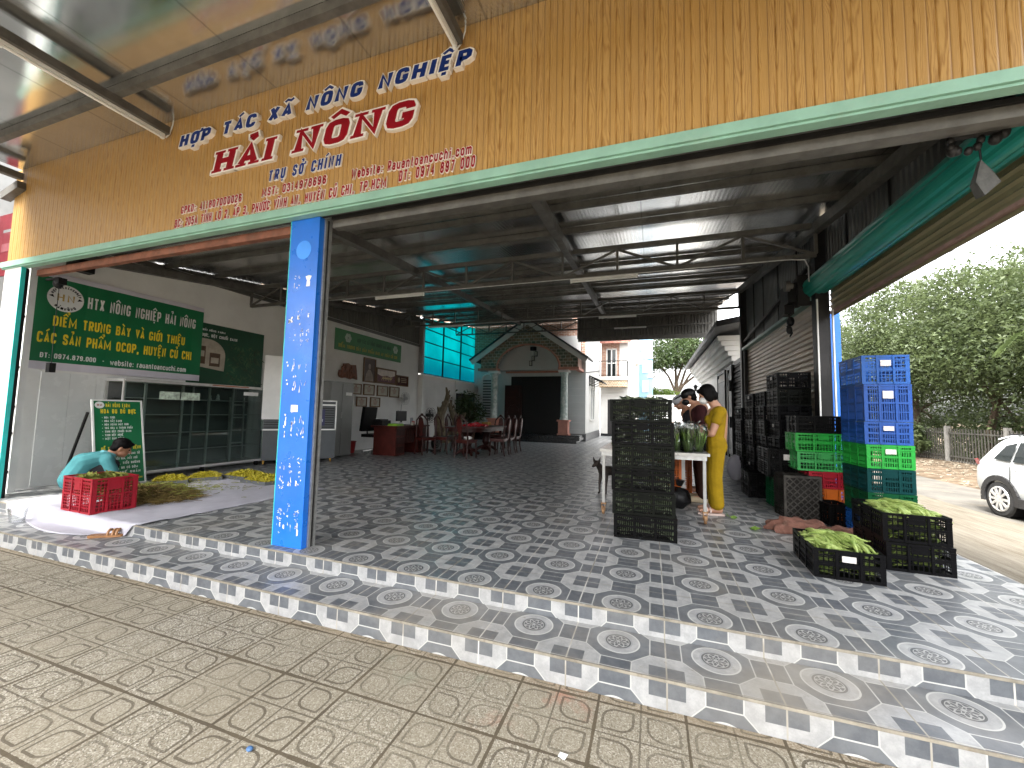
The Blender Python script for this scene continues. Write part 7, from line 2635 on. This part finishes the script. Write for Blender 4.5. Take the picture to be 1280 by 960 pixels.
mb = MB(); mb.lathe([(.055, -.1105), (.075, .03), (.078, .035), (.074, .033), (.053, -.1)], (-5.26, -.25, 0), 20); mb.build('cup', glass_material('cup_plastic', (.95, .96, .96), .6, .15), cp2, True)
lt = T('litter_scrap', 'tiny crumpled blue wrapper on the pavement slabs', 'litter', (-.40, -1.36, -.25))
mb = MB(); lump(mb, (-.40, -1.36, -.243), (.014, .011, .008), .3, 9, 12, 8, .007); mb.build('scrap', MT('blue_wrapper', (.05, .12, .25), .6), lt)
lt2 = T('litter_scrap', 'tiny white paper scrap on the pavement slabs', 'litter', (.83, -.93, -.25))
mb = MB(); mb.add([(.81, -.94, -.245), (.84, -.95, -.246), (.85, -.92, -.243), (.815, -.915, -.245)], [(0, 1, 2, 3)]); mb.build('scrap', m_white, lt2)


# ------------------------------------------------------------------ people (one remeshed skin each, clothes and hair as children)
def remesh(mb, name, mat, parent, voxel=.006, smooth=6, fac=.5):
    o = mb.build(name + '_tmp', mat, None)
    r = o.modifiers.new('r', 'REMESH'); r.mode = 'VOXEL'; r.voxel_size = voxel
    s = o.modifiers.new('s', 'SMOOTH'); s.factor = fac; s.iterations = smooth
    dg = bpy.context.evaluated_depsgraph_get()
    me = bpy.data.meshes.new_from_object(o.evaluated_get(dg))
    old = o.data
    bpy.data.objects.remove(o); bpy.data.meshes.remove(old)
    me.name = name
    L = root_loc(parent)
    me.transform(Matrix.Translation(-L))
    me.polygons.foreach_set('use_smooth', [True] * len(me.polygons))
    if not me.materials: me.materials.append(mat)
    ob = bpy.data.objects.new(name, me)
    C.objects.link(ob)
    ob.parent = parent
    return ob


def basis(F, U):
    F = Vector(F).normalized()
    Rr = F.cross(Vector(U)).normalized()
    U = Rr.cross(F).normalized()
    return F, U, Rr


def head(mb, c, F, U, k=1.0):
    F, U, Rr = basis(F, U)
    c = Vector(c)
    M = Matrix((Rr, F, U)).transposed()
    mb.ell(c + U * .022 * k - F * .012 * k, (.073 * k, .090 * k, .092 * k), 18, 12, M)
    mb.ell(c - U * .045 * k + F * .026 * k, (.054 * k, .060 * k, .062 * k), 14, 10, M)
    mb.ell(c - U * .082 * k + F * .058 * k, (.024 * k, .022 * k, .018 * k), 10, 8, M)
    mb.cap(c + F * .082 * k + U * .008 * k, c + F * .100 * k - U * .024 * k, .008 * k, .014 * k, 8)
    mb.ell(c + F * .066 * k + U * .024 * k, (.048 * k, .018 * k, .013 * k), 10, 8, M)
    mb.ell(c + F * .076 * k - U * .054 * k, (.024 * k, .012 * k, .010 * k), 10, 8, M)
    for s in (-1, 1):
        mb.ell(c + Rr * s * .073 * k - F * .006 * k - U * .004 * k, (.011 * k, .020 * k, .031 * k), 10, 8, M)
    return F, U, Rr, M


def eyes(c, F, U, parent, k=1.0):
    F, U, Rr = basis(F, U)
    c = Vector(c)
    M = Matrix((Rr, F, U)).transposed()
    for s in (-1, 1):
        mb = MB(); mb.ell(c + F * .077 * k + Rr * s * .030 * k + U * .006 * k, (.015 * k, .008 * k, .008 * k), 10, 8, M); mb.build('eye', m_hair, parent, True)
        mb = MB(); mb.ell(c + F * .082 * k + Rr * s * .030 * k + U * .027 * k, (.020 * k, .006 * k, .005 * k), 10, 8, M); mb.build('eyebrow', m_hair, parent, True)


def hand(mb, w, d, n, side, curl=.5, k=1.0):
    """w wrist, d finger direction, n back-of-hand normal, side thumb side vector sign"""
    d, n = Vector(d).normalized(), Vector(n).normalized()
    s = d.cross(n).normalized() * side
    w = Vector(w)
    for i in range(4):
        o = (i - 1.5) * .019
        mb.cap(w + s * o * .6, w + d * .075 + s * o, .017, .0135, 8)
        base = w + d * .080 + s * o
        L = [.038, .042, .040, .031][3 - i] if side > 0 else [.038, .042, .040, .031][i]
        d1 = (d * math.cos(curl * .6) - n * math.sin(curl * .6)).normalized()
        p1 = base + d1 * L
        d2 = (d * math.cos(curl * 1.4) - n * math.sin(curl * 1.4)).normalized()
        p2 = p1 + d2 * L * .7
        d3 = (d * math.cos(curl * 2) - n * math.sin(curl * 2)).normalized()
        p3 = p2 + d3 * L * .45
        mb.cap(base, p1, .0098, .0090, 8); mb.cap(p1, p2, .0090, .0082, 8); mb.cap(p2, p3, .0082, .0072, 8)
    t0 = w + d * .022 + s * .024
    t1 = t0 + (d * .7 + s * .75 - n * .25).normalized() * .038
    t2 = t1 + (d * .95 + s * .15 - n * .35).normalized() * .032
    mb.cap(t0, t1, .014, .011, 8); mb.cap(t1, t2, .011, .0085, 8)


def foot(mb, heel, d):
    d = Vector(d).normalized(); heel = Vector(heel)
    mb.cap(heel + Vector((0, 0, .04)), heel + d * .16 + Vector((0, 0, .028)), .036, .03, 10)
    mb.cap(heel + d * .15 + Vector((0, 0, .026)), heel + d * .215 + Vector((0, 0, .02)), .034, .022, 10)
    mb.cap(heel + Vector((0, 0, .04)), heel + Vector((0, 0, .11)) + d * .015, .036, .034, 10)


V_ = Vector
# ---- woman in mustard clothes, facing -x, bent over the table
wp = T('person', 'woman in a mustard yellow blouse and trousers with white mask at the steel table', 'person', (1.93, 2.87, 0))
hF, hU = (-.90, .12, -.42), (-.42, 0, .90)
hc = V_((1.835, 2.87, 1.455))
mb = MB()
head(mb, hc, hF, hU, 1.0)
nk = V_((1.945, 2.87, 1.305))
mb.cap(hc + V_((.045, 0, -.05)), nk, .052, .058)
mb.cap(nk, V_((1.965, 2.87, 1.22)), .06, .10)
hip = V_((1.925, 2.87, .86))
mb.cap(V_((1.955, 2.87, 1.20)), hip, .12, .13)
arms = [(V_((1.965, 2.715, 1.235)), V_((1.865, 2.665, .975)), V_((1.66, 2.74, .985)), -1), (V_((1.955, 3.025, 1.235)), V_((1.84, 3.07, .99)), V_((1.64, 2.99, .99)), 1)]
for s_, e_, w_, sd in arms:
    mb.cap(s_, e_, .050, .040); mb.cap(e_, w_, .040, .027)
    hand(mb, w_, (w_ - e_), (0, 0, 1), sd, .6)
legs_w = [(V_((1.925, 2.79, .84)), V_((1.905, 2.785, .46)), V_((1.925, 2.775, .08))), (V_((1.925, 2.95, .84)), V_((1.90, 2.955, .46)), V_((1.93, 2.975, .08)))]
for a_, k_, f_ in legs_w:
    mb.cap(a_, k_, .085, .056); mb.cap(k_, f_, .055, .036)
    foot(mb, f_ + V_((.03, 0, -.055)), (-1, -.12, 0))
remesh(mb, 'body', m_skin, wp, .0055, 5)
mb = MB()      # blouse
M_ = MT('mustard_cloth', (.29, .185, .008), .85, 0, .16, 7, .25, 30, .15)
sh_ = V_((1.962, 2.87, 1.225))
mb.cap(V_((1.965, 2.735, 1.235)), V_((1.955, 3.005, 1.235)), .078, .078)
for dy in (-.075, 0, .075):
    mb.cap(V_((1.95, 2.87 + dy, 1.20)), V_((1.915, 2.87 + dy * .95, .93)), .100, .105)
    mb.cap(V_((1.915, 2.87 + dy * .95, .93)), V_((1.925, 2.87 + dy * 1.15, .845)), .105, .112)
mb.cap(V_((1.885, 2.82, 1.14)), V_((1.885, 2.92, 1.14)), .075, .075)
for s_, e_, w_, sd in arms:
    mb.cap(s_, s_.lerp(e_, .42), .066, .062)
remesh(mb, 'blouse', M_, wp, .008, 4)
mb = MB()
for a_, k_, f_ in legs_w:
    mb.cap(a_ + V_((.005, 0, .03)), k_, .112, .088); mb.cap(k_, f_ + V_((0, 0, .07)), .086, .080)
    mb.cap(f_ + V_((0, 0, .09)), f_ + V_((0, 0, .055)), .080, .082)
mb.cap(V_((1.94, 2.81, .82)), V_((1.94, 2.93, .82)), .118, .118)
remesh(mb, 'trousers', M_, wp, .008, 4)
mb = MB()      # bob hair
F, U, Rr = basis(hF, hU)
Mh = Matrix((Rr, F, U)).transposed()
mb.ell(hc + U * .035 - F * .026, (.090, .098, .095), 18, 12, Mh)
mb.ell(hc - F * .060 - U * .03, (.088, .062, .085), 18, 12, Mh)
for s in (-1, 1):
    mb.ell(hc + Rr * s * .074 - F * .018 - U * .02, (.022, .060, .085), 14, 10, Mh)
mb.ell(hc + F * .062 + U * .072, (.066, .028, .030), 14, 10, Mh)
remesh(mb, 'hair', m_hair, wp, .006, 4)
mb = MB(); mb.ell(hc + F * .052 - U * .055, (.062, .060, .050), 16, 12, Mh); mb.build('face_mask', m_mask, wp, True)
eyes(hc, hF, hU, wp)
for a_, k_, f_ in legs_w:
    h_ = f_ + V_((.03, 0, -.058)); dd = V_((-1, -.12, 0)).normalized()
    mb = MB(); mb.prism([(-.045, -.036), (.1, -.040), (.2, -.04), (.245, 0), (.2, .04), (.1, .04), (-.045, .036)], V_((h_.x, h_.y, .002)), dd, (-dd.y, dd.x, 0), (0, 0, .022))
    for q in (.11, .15):
        mb.tube([h_ + dd * q + V_((-dd.y, dd.x, 0)) * .042 * math.cos(a) + V_((0, 0, .010 + .055 * math.sin(a))) for a in [math.pi * i / 8 for i in range(9)]], .011, 6)
    mb.build('sandal', MT('pale_pink_sandal', (.58, .45, .40), .5, 0, .1, 9), wp)

# ---- person in maroon shirt and black cap
p2 = T('person', 'person in dark maroon shirt with black cap and black mask beside the woman', 'person', (1.84, 3.60, 0))
hF, hU = (-.93, -.02, -.36), (-.36, 0, .93)
hc = V_((1.685, 3.58, 1.455))
F, U, Rr = basis(hF, hU)
Mh = Matrix((Rr, F, U)).transposed()
mb = MB()
head(mb, hc, hF, hU, 1.0)
mb.cap(hc + V_((.05, 0, -.05)), V_((1.80, 3.6, 1.335)), .053, .06)
mb.cap(V_((1.82, 3.6, 1.28)), V_((1.87, 3.6, .88)), .125, .125)
arms = [(V_((1.83, 3.43, 1.265)), V_((1.80, 3.30, 1.03)), V_((1.545, 3.27, 1.075)), -1), (V_((1.82, 3.77, 1.265)), V_((1.77, 3.85, 1.03)), V_((1.53, 3.68, 1.06)), 1)]
for s_, e_, w_, sd in arms:
    mb.cap(s_, e_, .053, .043); mb.cap(e_, w_, .042, .028)
    hand(mb, w_, (w_ - e_), (0, 0, 1), sd, .6)
legs_p = [(V_((1.87, 3.51, .86)), V_((1.84, 3.50, .47)), V_((1.86, 3.49, .08))), (V_((1.87, 3.69, .86)), V_((1.83, 3.70, .47)), V_((1.86, 3.71, .08)))]
for a_, k_, f_ in legs_p:
    mb.cap(a_, k_, .085, .056); mb.cap(k_, f_, .056, .037)
    foot(mb, f_ + V_((.03, 0, -.055)), (-1, -.1, 0))
remesh(mb, 'body', m_skin, p2, .0055, 5)
mb = MB()
M_ = MT('maroon_cloth', (.040, .012, .013), .9, 0, .3, 9, .25, 30, .15)
mb.cap(V_((1.83, 3.45, 1.262)), V_((1.82, 3.75, 1.262)), .085, .085)
for dy in (-.08, 0, .08):
    mb.cap(V_((1.82, 3.6 + dy, 1.22)), V_((1.865, 3.6 + dy, .86)), .115, .118)
for s_, e_, w_, sd in arms:
    mb.cap(s_, s_.lerp(e_, .75), .070, .064)
remesh(mb, 'shirt', M_, p2, .009, 4)
mb = MB()
for a_, k_, f_ in legs_p:
    mb.cap(a_, k_, .112, .088); mb.cap(k_, f_ + V_((0, 0, .03)), .086, .078)
mb.cap(V_((1.87, 3.53, .84)), V_((1.87, 3.67, .84)), .118, .118)
remesh(mb, 'trousers', MT('dark_brown_cloth', (.045, .022, .016), .9, 0, .25, 9, .25, 30, .15), p2, .009, 4)
mb = MB(); mb.ell(hc + U * .042 - F * .012, (.088, .104, .082), 18, 12, Mh)
mb.ell(hc + F * .125 + U * .045, (.070, .075, .012), 16, 8, Mh @ Matrix.Rotation(-.18, 3, 'X'))
remesh(mb, 'cap', m_black, p2, .006, 3)
mb = MB(); mb.ell(hc - F * .055 - U * .02, (.080, .055, .075), 16, 10, Mh); mb.build('hair', m_hair, p2, True)
mb = MB(); mb.ell(hc + F * .052 - U * .055, (.062, .060, .050), 16, 12, Mh); mb.build('face_mask', m_black, p2, True)
eyes(hc, hF, hU, p2)
for a_, k_, f_ in legs_p:
    h_ = f_ + V_((.03, 0, -.055))
    mb = MB(); mb.cap((h_.x, h_.y, .042), (h_.x - .19, h_.y - .02, .038), .045, .043); mb.box(h_.x - .235, h_.y - .055, .002, h_.x + .045, h_.y + .045, .03)
    remesh(mb, 'shoe', MT('cream_shoe', (.46, .37, .24), .6, 0, .12, 9), p2, .007, 3)

# ---- person with grey cap behind
p3 = T('person', 'person in dark shirt with grey cap bending at the far end of the table', 'person', (1.75, 4.30, 0))
hF, hU = (-.85, -.15, -.5), (-.5, 0, .85)
hc = V_((1.605, 4.25, 1.395))
F, U, Rr = basis(hF, hU)
Mh = Matrix((Rr, F, U)).transposed()
mb = MB()
head(mb, hc, hF, hU, 1.0)
mb.cap(hc + V_((.05, 0, -.05)), V_((1.73, 4.28, 1.27)), .053, .06)
mb.cap(V_((1.75, 4.28, 1.22)), V_((1.92, 4.3, .86)), .125, .125)
arms = [(V_((1.755, 4.11, 1.21)), V_((1.70, 3.99, 1.03)), V_((1.45, 3.95, 1.06)), -1), (V_((1.75, 4.45, 1.21)), V_((1.69, 4.50, .99)), V_((1.46, 4.40, 1.02)), 1)]
for s_, e_, w_, sd in arms:
    mb.cap(s_, e_, .053, .043); mb.cap(e_, w_, .042, .028)
    hand(mb, w_, (w_ - e_), (0, 0, 1), sd, .6)
legs_p = [(V_((1.93, 4.21, .84)), V_((1.91, 4.20, .46)), V_((1.95, 4.19, .08))), (V_((1.93, 4.39, .84)), V_((1.91, 4.40, .46)), V_((1.95, 4.41, .08)))]
for a_, k_, f_ in legs_p:
    mb.cap(a_, k_, .085, .056); mb.cap(k_, f_, .056, .037)
    foot(mb, f_ + V_((.03, 0, -.055)), (-1, -.1, 0))
remesh(mb, 'body', m_skin2, p3, .0055, 5)
mb = MB()
M_ = MT('dark_shirt_cloth', (.020, .018, .022), .9, 0, .3, 9, .25, 30, .15)
mb.cap(V_((1.755, 4.13, 1.205)), V_((1.75, 4.43, 1.205)), .085, .085)
for dy in (-.08, 0, .08):
    mb.cap(V_((1.76, 4.28 + dy, 1.17)), V_((1.91, 4.3 + dy, .86)), .115, .118)
for s_, e_, w_, sd in arms:
    mb.cap(s_, s_.lerp(e_, .7), .070, .064)
remesh(mb, 'shirt', M_, p3, .009, 4)
mb = MB()
for a_, k_, f_ in legs_p:
    mb.cap(a_, k_, .112, .088); mb.cap(k_, f_ + V_((0, 0, .03)), .086, .078)
mb.cap(V_((1.93, 4.23, .82)), V_((1.93, 4.37, .82)), .118, .118)
remesh(mb, 'trousers', MT('black_trouser_cloth', (.016, .016, .018), .9, 0, .25, 9, .25, 30, .15), p3, .009, 4)
mb = MB(); mb.ell(hc + U * .042 - F * .012, (.088, .104, .082), 18, 12, Mh)
mb.ell(hc + F * .125 + U * .045, (.070, .075, .012), 16, 8, Mh @ Matrix.Rotation(-.18, 3, 'X'))
remesh(mb, 'cap', MT('grey_cap_cloth', (.34, .34, .35), .85, 0, .1, 9), p3, .006, 3)
mb = MB(); mb.ell(hc - F * .055 - U * .02, (.080, .055, .075), 16, 10, Mh); mb.build('hair', m_hair, p3, True)
eyes(hc, hF, hU, p3)

# ---- man squatting behind the red crate, turned away to the right (towards the herb heap)
sm = T('person', 'man in a teal shirt squatting behind the red crate', 'person', (-5.86, .6, 0))
hF, hU = (.50, .76, -.42), (.25, .36, .90)
hc = V_((-5.785, .875, .565))
F, U, Rr = basis(hF, hU)
Mh = Matrix((Rr, F, U)).transposed()
f2 = V_((.34, .94, 0)).normalized()
r2 = V_((f2.y, -f2.x, 0))
PP = lambda a, b, z: V_((-5.90, .55, 0)) + f2 * a + r2 * b + V_((0, 0, z))
mb = MB()
kk = 1.12
head(mb, hc, hF, hU, kk)
mb.cap(hc - F * .045 - U * .06, PP(.20, 0, .445), .058, .066)
mb.cap(PP(.17, 0, .41), PP(.02, 0, .36), .12, .135); mb.cap(PP(.02, 0, .38), PP(-.05, 0, .22), .135, .14)
arms = [(PP(.19, .185, .42), PP(.27, .27, .20), PP(.45, .20, .10), 1), (PP(.19, -.185, .42), PP(.28, -.26, .20), PP(.48, -.16, .10), -1)]
for s_, e_, w_, sd in arms:
    mb.cap(s_, e_, .052, .042); mb.cap(e_, w_, .041, .028)
    hand(mb, w_, (w_ - e_), (0, 0, 1), -sd, .7)
legs_m = [(PP(-.10, .09, .19), PP(.24, .17, .36), PP(-.02, .15, .075)), (PP(-.10, -.09, .19), PP(.24, -.17, .36), PP(-.02, -.15, .075))]
for a_, k_, f_ in legs_m:
    mb.cap(a_, k_, .085, .058); mb.cap(k_, f_, .056, .038)
    foot(mb, f_ - f2 * .02 + V_((0, 0, -.045)), f2)
remesh(mb, 'body', m_skin2, sm, .006, 5)
mb = MB()
M_ = MT('teal_cloth', (.045, .165, .178), .85, 0, .14, 6, .3, 22, .15)
mb.cap(PP(.185, .15, .425), PP(.185, -.15, .425), .088, .088)
for b_ in (-.09, 0, .09):
    mb.cap(PP(.16, b_, .425), PP(.0, b_, .385), .110, .132)
    mb.cap(PP(.0, b_, .385), PP(-.07, b_, .23), .130, .140)
mb.cap(PP(-.09, .07, .18), PP(-.09, -.07, .18), .14, .14)
for s_, e_, w_, sd in arms:
    mb.cap(s_, s_.lerp(e_, .85), .074, .066)
remesh(mb, 'shirt', M_, sm, .009, 3)
mb = MB()
for b_ in (.055, -.055):
    mb.cap(PP(.19, b_, .505), PP(.27, b_ * .9, .475), .034, .02)
mb.cap(PP(.165, .04, .515), PP(.165, -.04, .515), .036, .036)
remesh(mb, 'collar', MT('teal_collar_cloth', (.09, .26, .29), .85, 0, .1, 6), sm, .007, 3)
mb = MB()
for a_, k_, f_ in legs_m:
    mb.cap(a_, k_, .105, .080); mb.cap(k_, f_ + V_((0, 0, .03)), .080, .070)
remesh(mb, 'trousers', MT('black_trouser_cloth', (.010, .010, .012), .9, 0, .25, 9, .25, 30, .15), sm, .009, 4)
mb = MB()
mb.ell(hc + U * .050 - F * .020, (.084 * kk, .098 * kk, .082 * kk), 18, 12, Mh)
mb.ell(hc - F * .062 - U * .010, (.078 * kk, .052 * kk, .070 * kk), 16, 10, Mh)
mb.ell(hc + F * .070 + U * .085, (.060, .035, .022), 14, 9, Mh)
for s in (-1, 1):
    mb.ell(hc + Rr * s * .070 * kk - F * .035 + U * .02, (.016, .035, .05), 12, 8, Mh)
remesh(mb, 'hair', m_hair, sm, .006, 3)
eyes(hc, hF, hU, sm, kk)
mb = MB()
for s in (-.0,):
    pass

# ---- thin dark dog behind the crate stack
dg_ = T('dog', 'slim black and tan dog standing half hidden behind the tall crate stack', 'dog', (.52, 3.62, 0))
mb = MB()
sp = [V_((.50, 3.55, .33)), V_((.62, 3.70, .325)), V_((.80, 3.92, .34))]
mb.cap(sp[0], sp[1], .082, .068); mb.cap(sp[1], sp[2], .066, .072)
mb.cap(V_((.48, 3.52, .34)), V_((.43, 3.44, .44)), .055, .040)
hd = V_((.415, 3.415, .455))
mb.ell(hd, (.048, .055, .046), 12, 9); mb.cap(hd + V_((-.01, -.03, -.01)), hd + V_((-.04, -.095, -.035)), .030, .018)
for s in (-1, 1):
    e = hd + V_((s * .035, .01, .03))
    mb.cap(e, e + V_((s * .018, .005, .06)), .020, .006, 8)
for (a_, b_, c_) in ((V_((.465, 3.56, .30)), V_((.445, 3.54, .15)), V_((.445, 3.53, .02))), (V_((.545, 3.53, .30)), V_((.545, 3.50, .15)), V_((.54, 3.49, .02)))):
    mb.cap(a_, b_, .034, .020); mb.cap(b_, c_, .019, .015); mb.cap(c_, c_ + V_((-.01, -.035, -.004)), .018, .014)
for (a_, b_, c_, d_) in ((V_((.77, 3.94, .31)), V_((.73, 3.90, .20)), V_((.80, 3.99, .12)), V_((.78, 3.97, .02))), (V_((.85, 3.90, .31)), V_((.81, 3.86, .20)), V_((.88, 3.94, .12)), V_((.86, 3.92, .02)))):
    mb.cap(a_, b_, .048, .030); mb.cap(b_, c_, .027, .017); mb.cap(c_, d_, .017, .014); mb.cap(d_, d_ + V_((-.01, -.035, -.004)), .017, .013)
mb.cap(V_((.84, 3.97, .37)), V_((.90, 4.05, .47)), .018, .010); mb.cap(V_((.90, 4.05, .47)), V_((.92, 4.06, .57)), .010, .006)
remesh(mb, 'body', MT('black_tan_fur', (.030, .022, .018), .8, 0, .6, 9, .4, 90), dg_, .0055, 4)
mb = MB()
for s in (-1, 1):
    mb.ell(hd + V_((s * .024, -.046, .012)), (.007, .006, .007), 8, 6)
mb.ell(hd + V_((-.043, -.112, -.036)), (.011, .009, .009), 8, 6)
mb.build('face_mark', m_black, dg_, True)
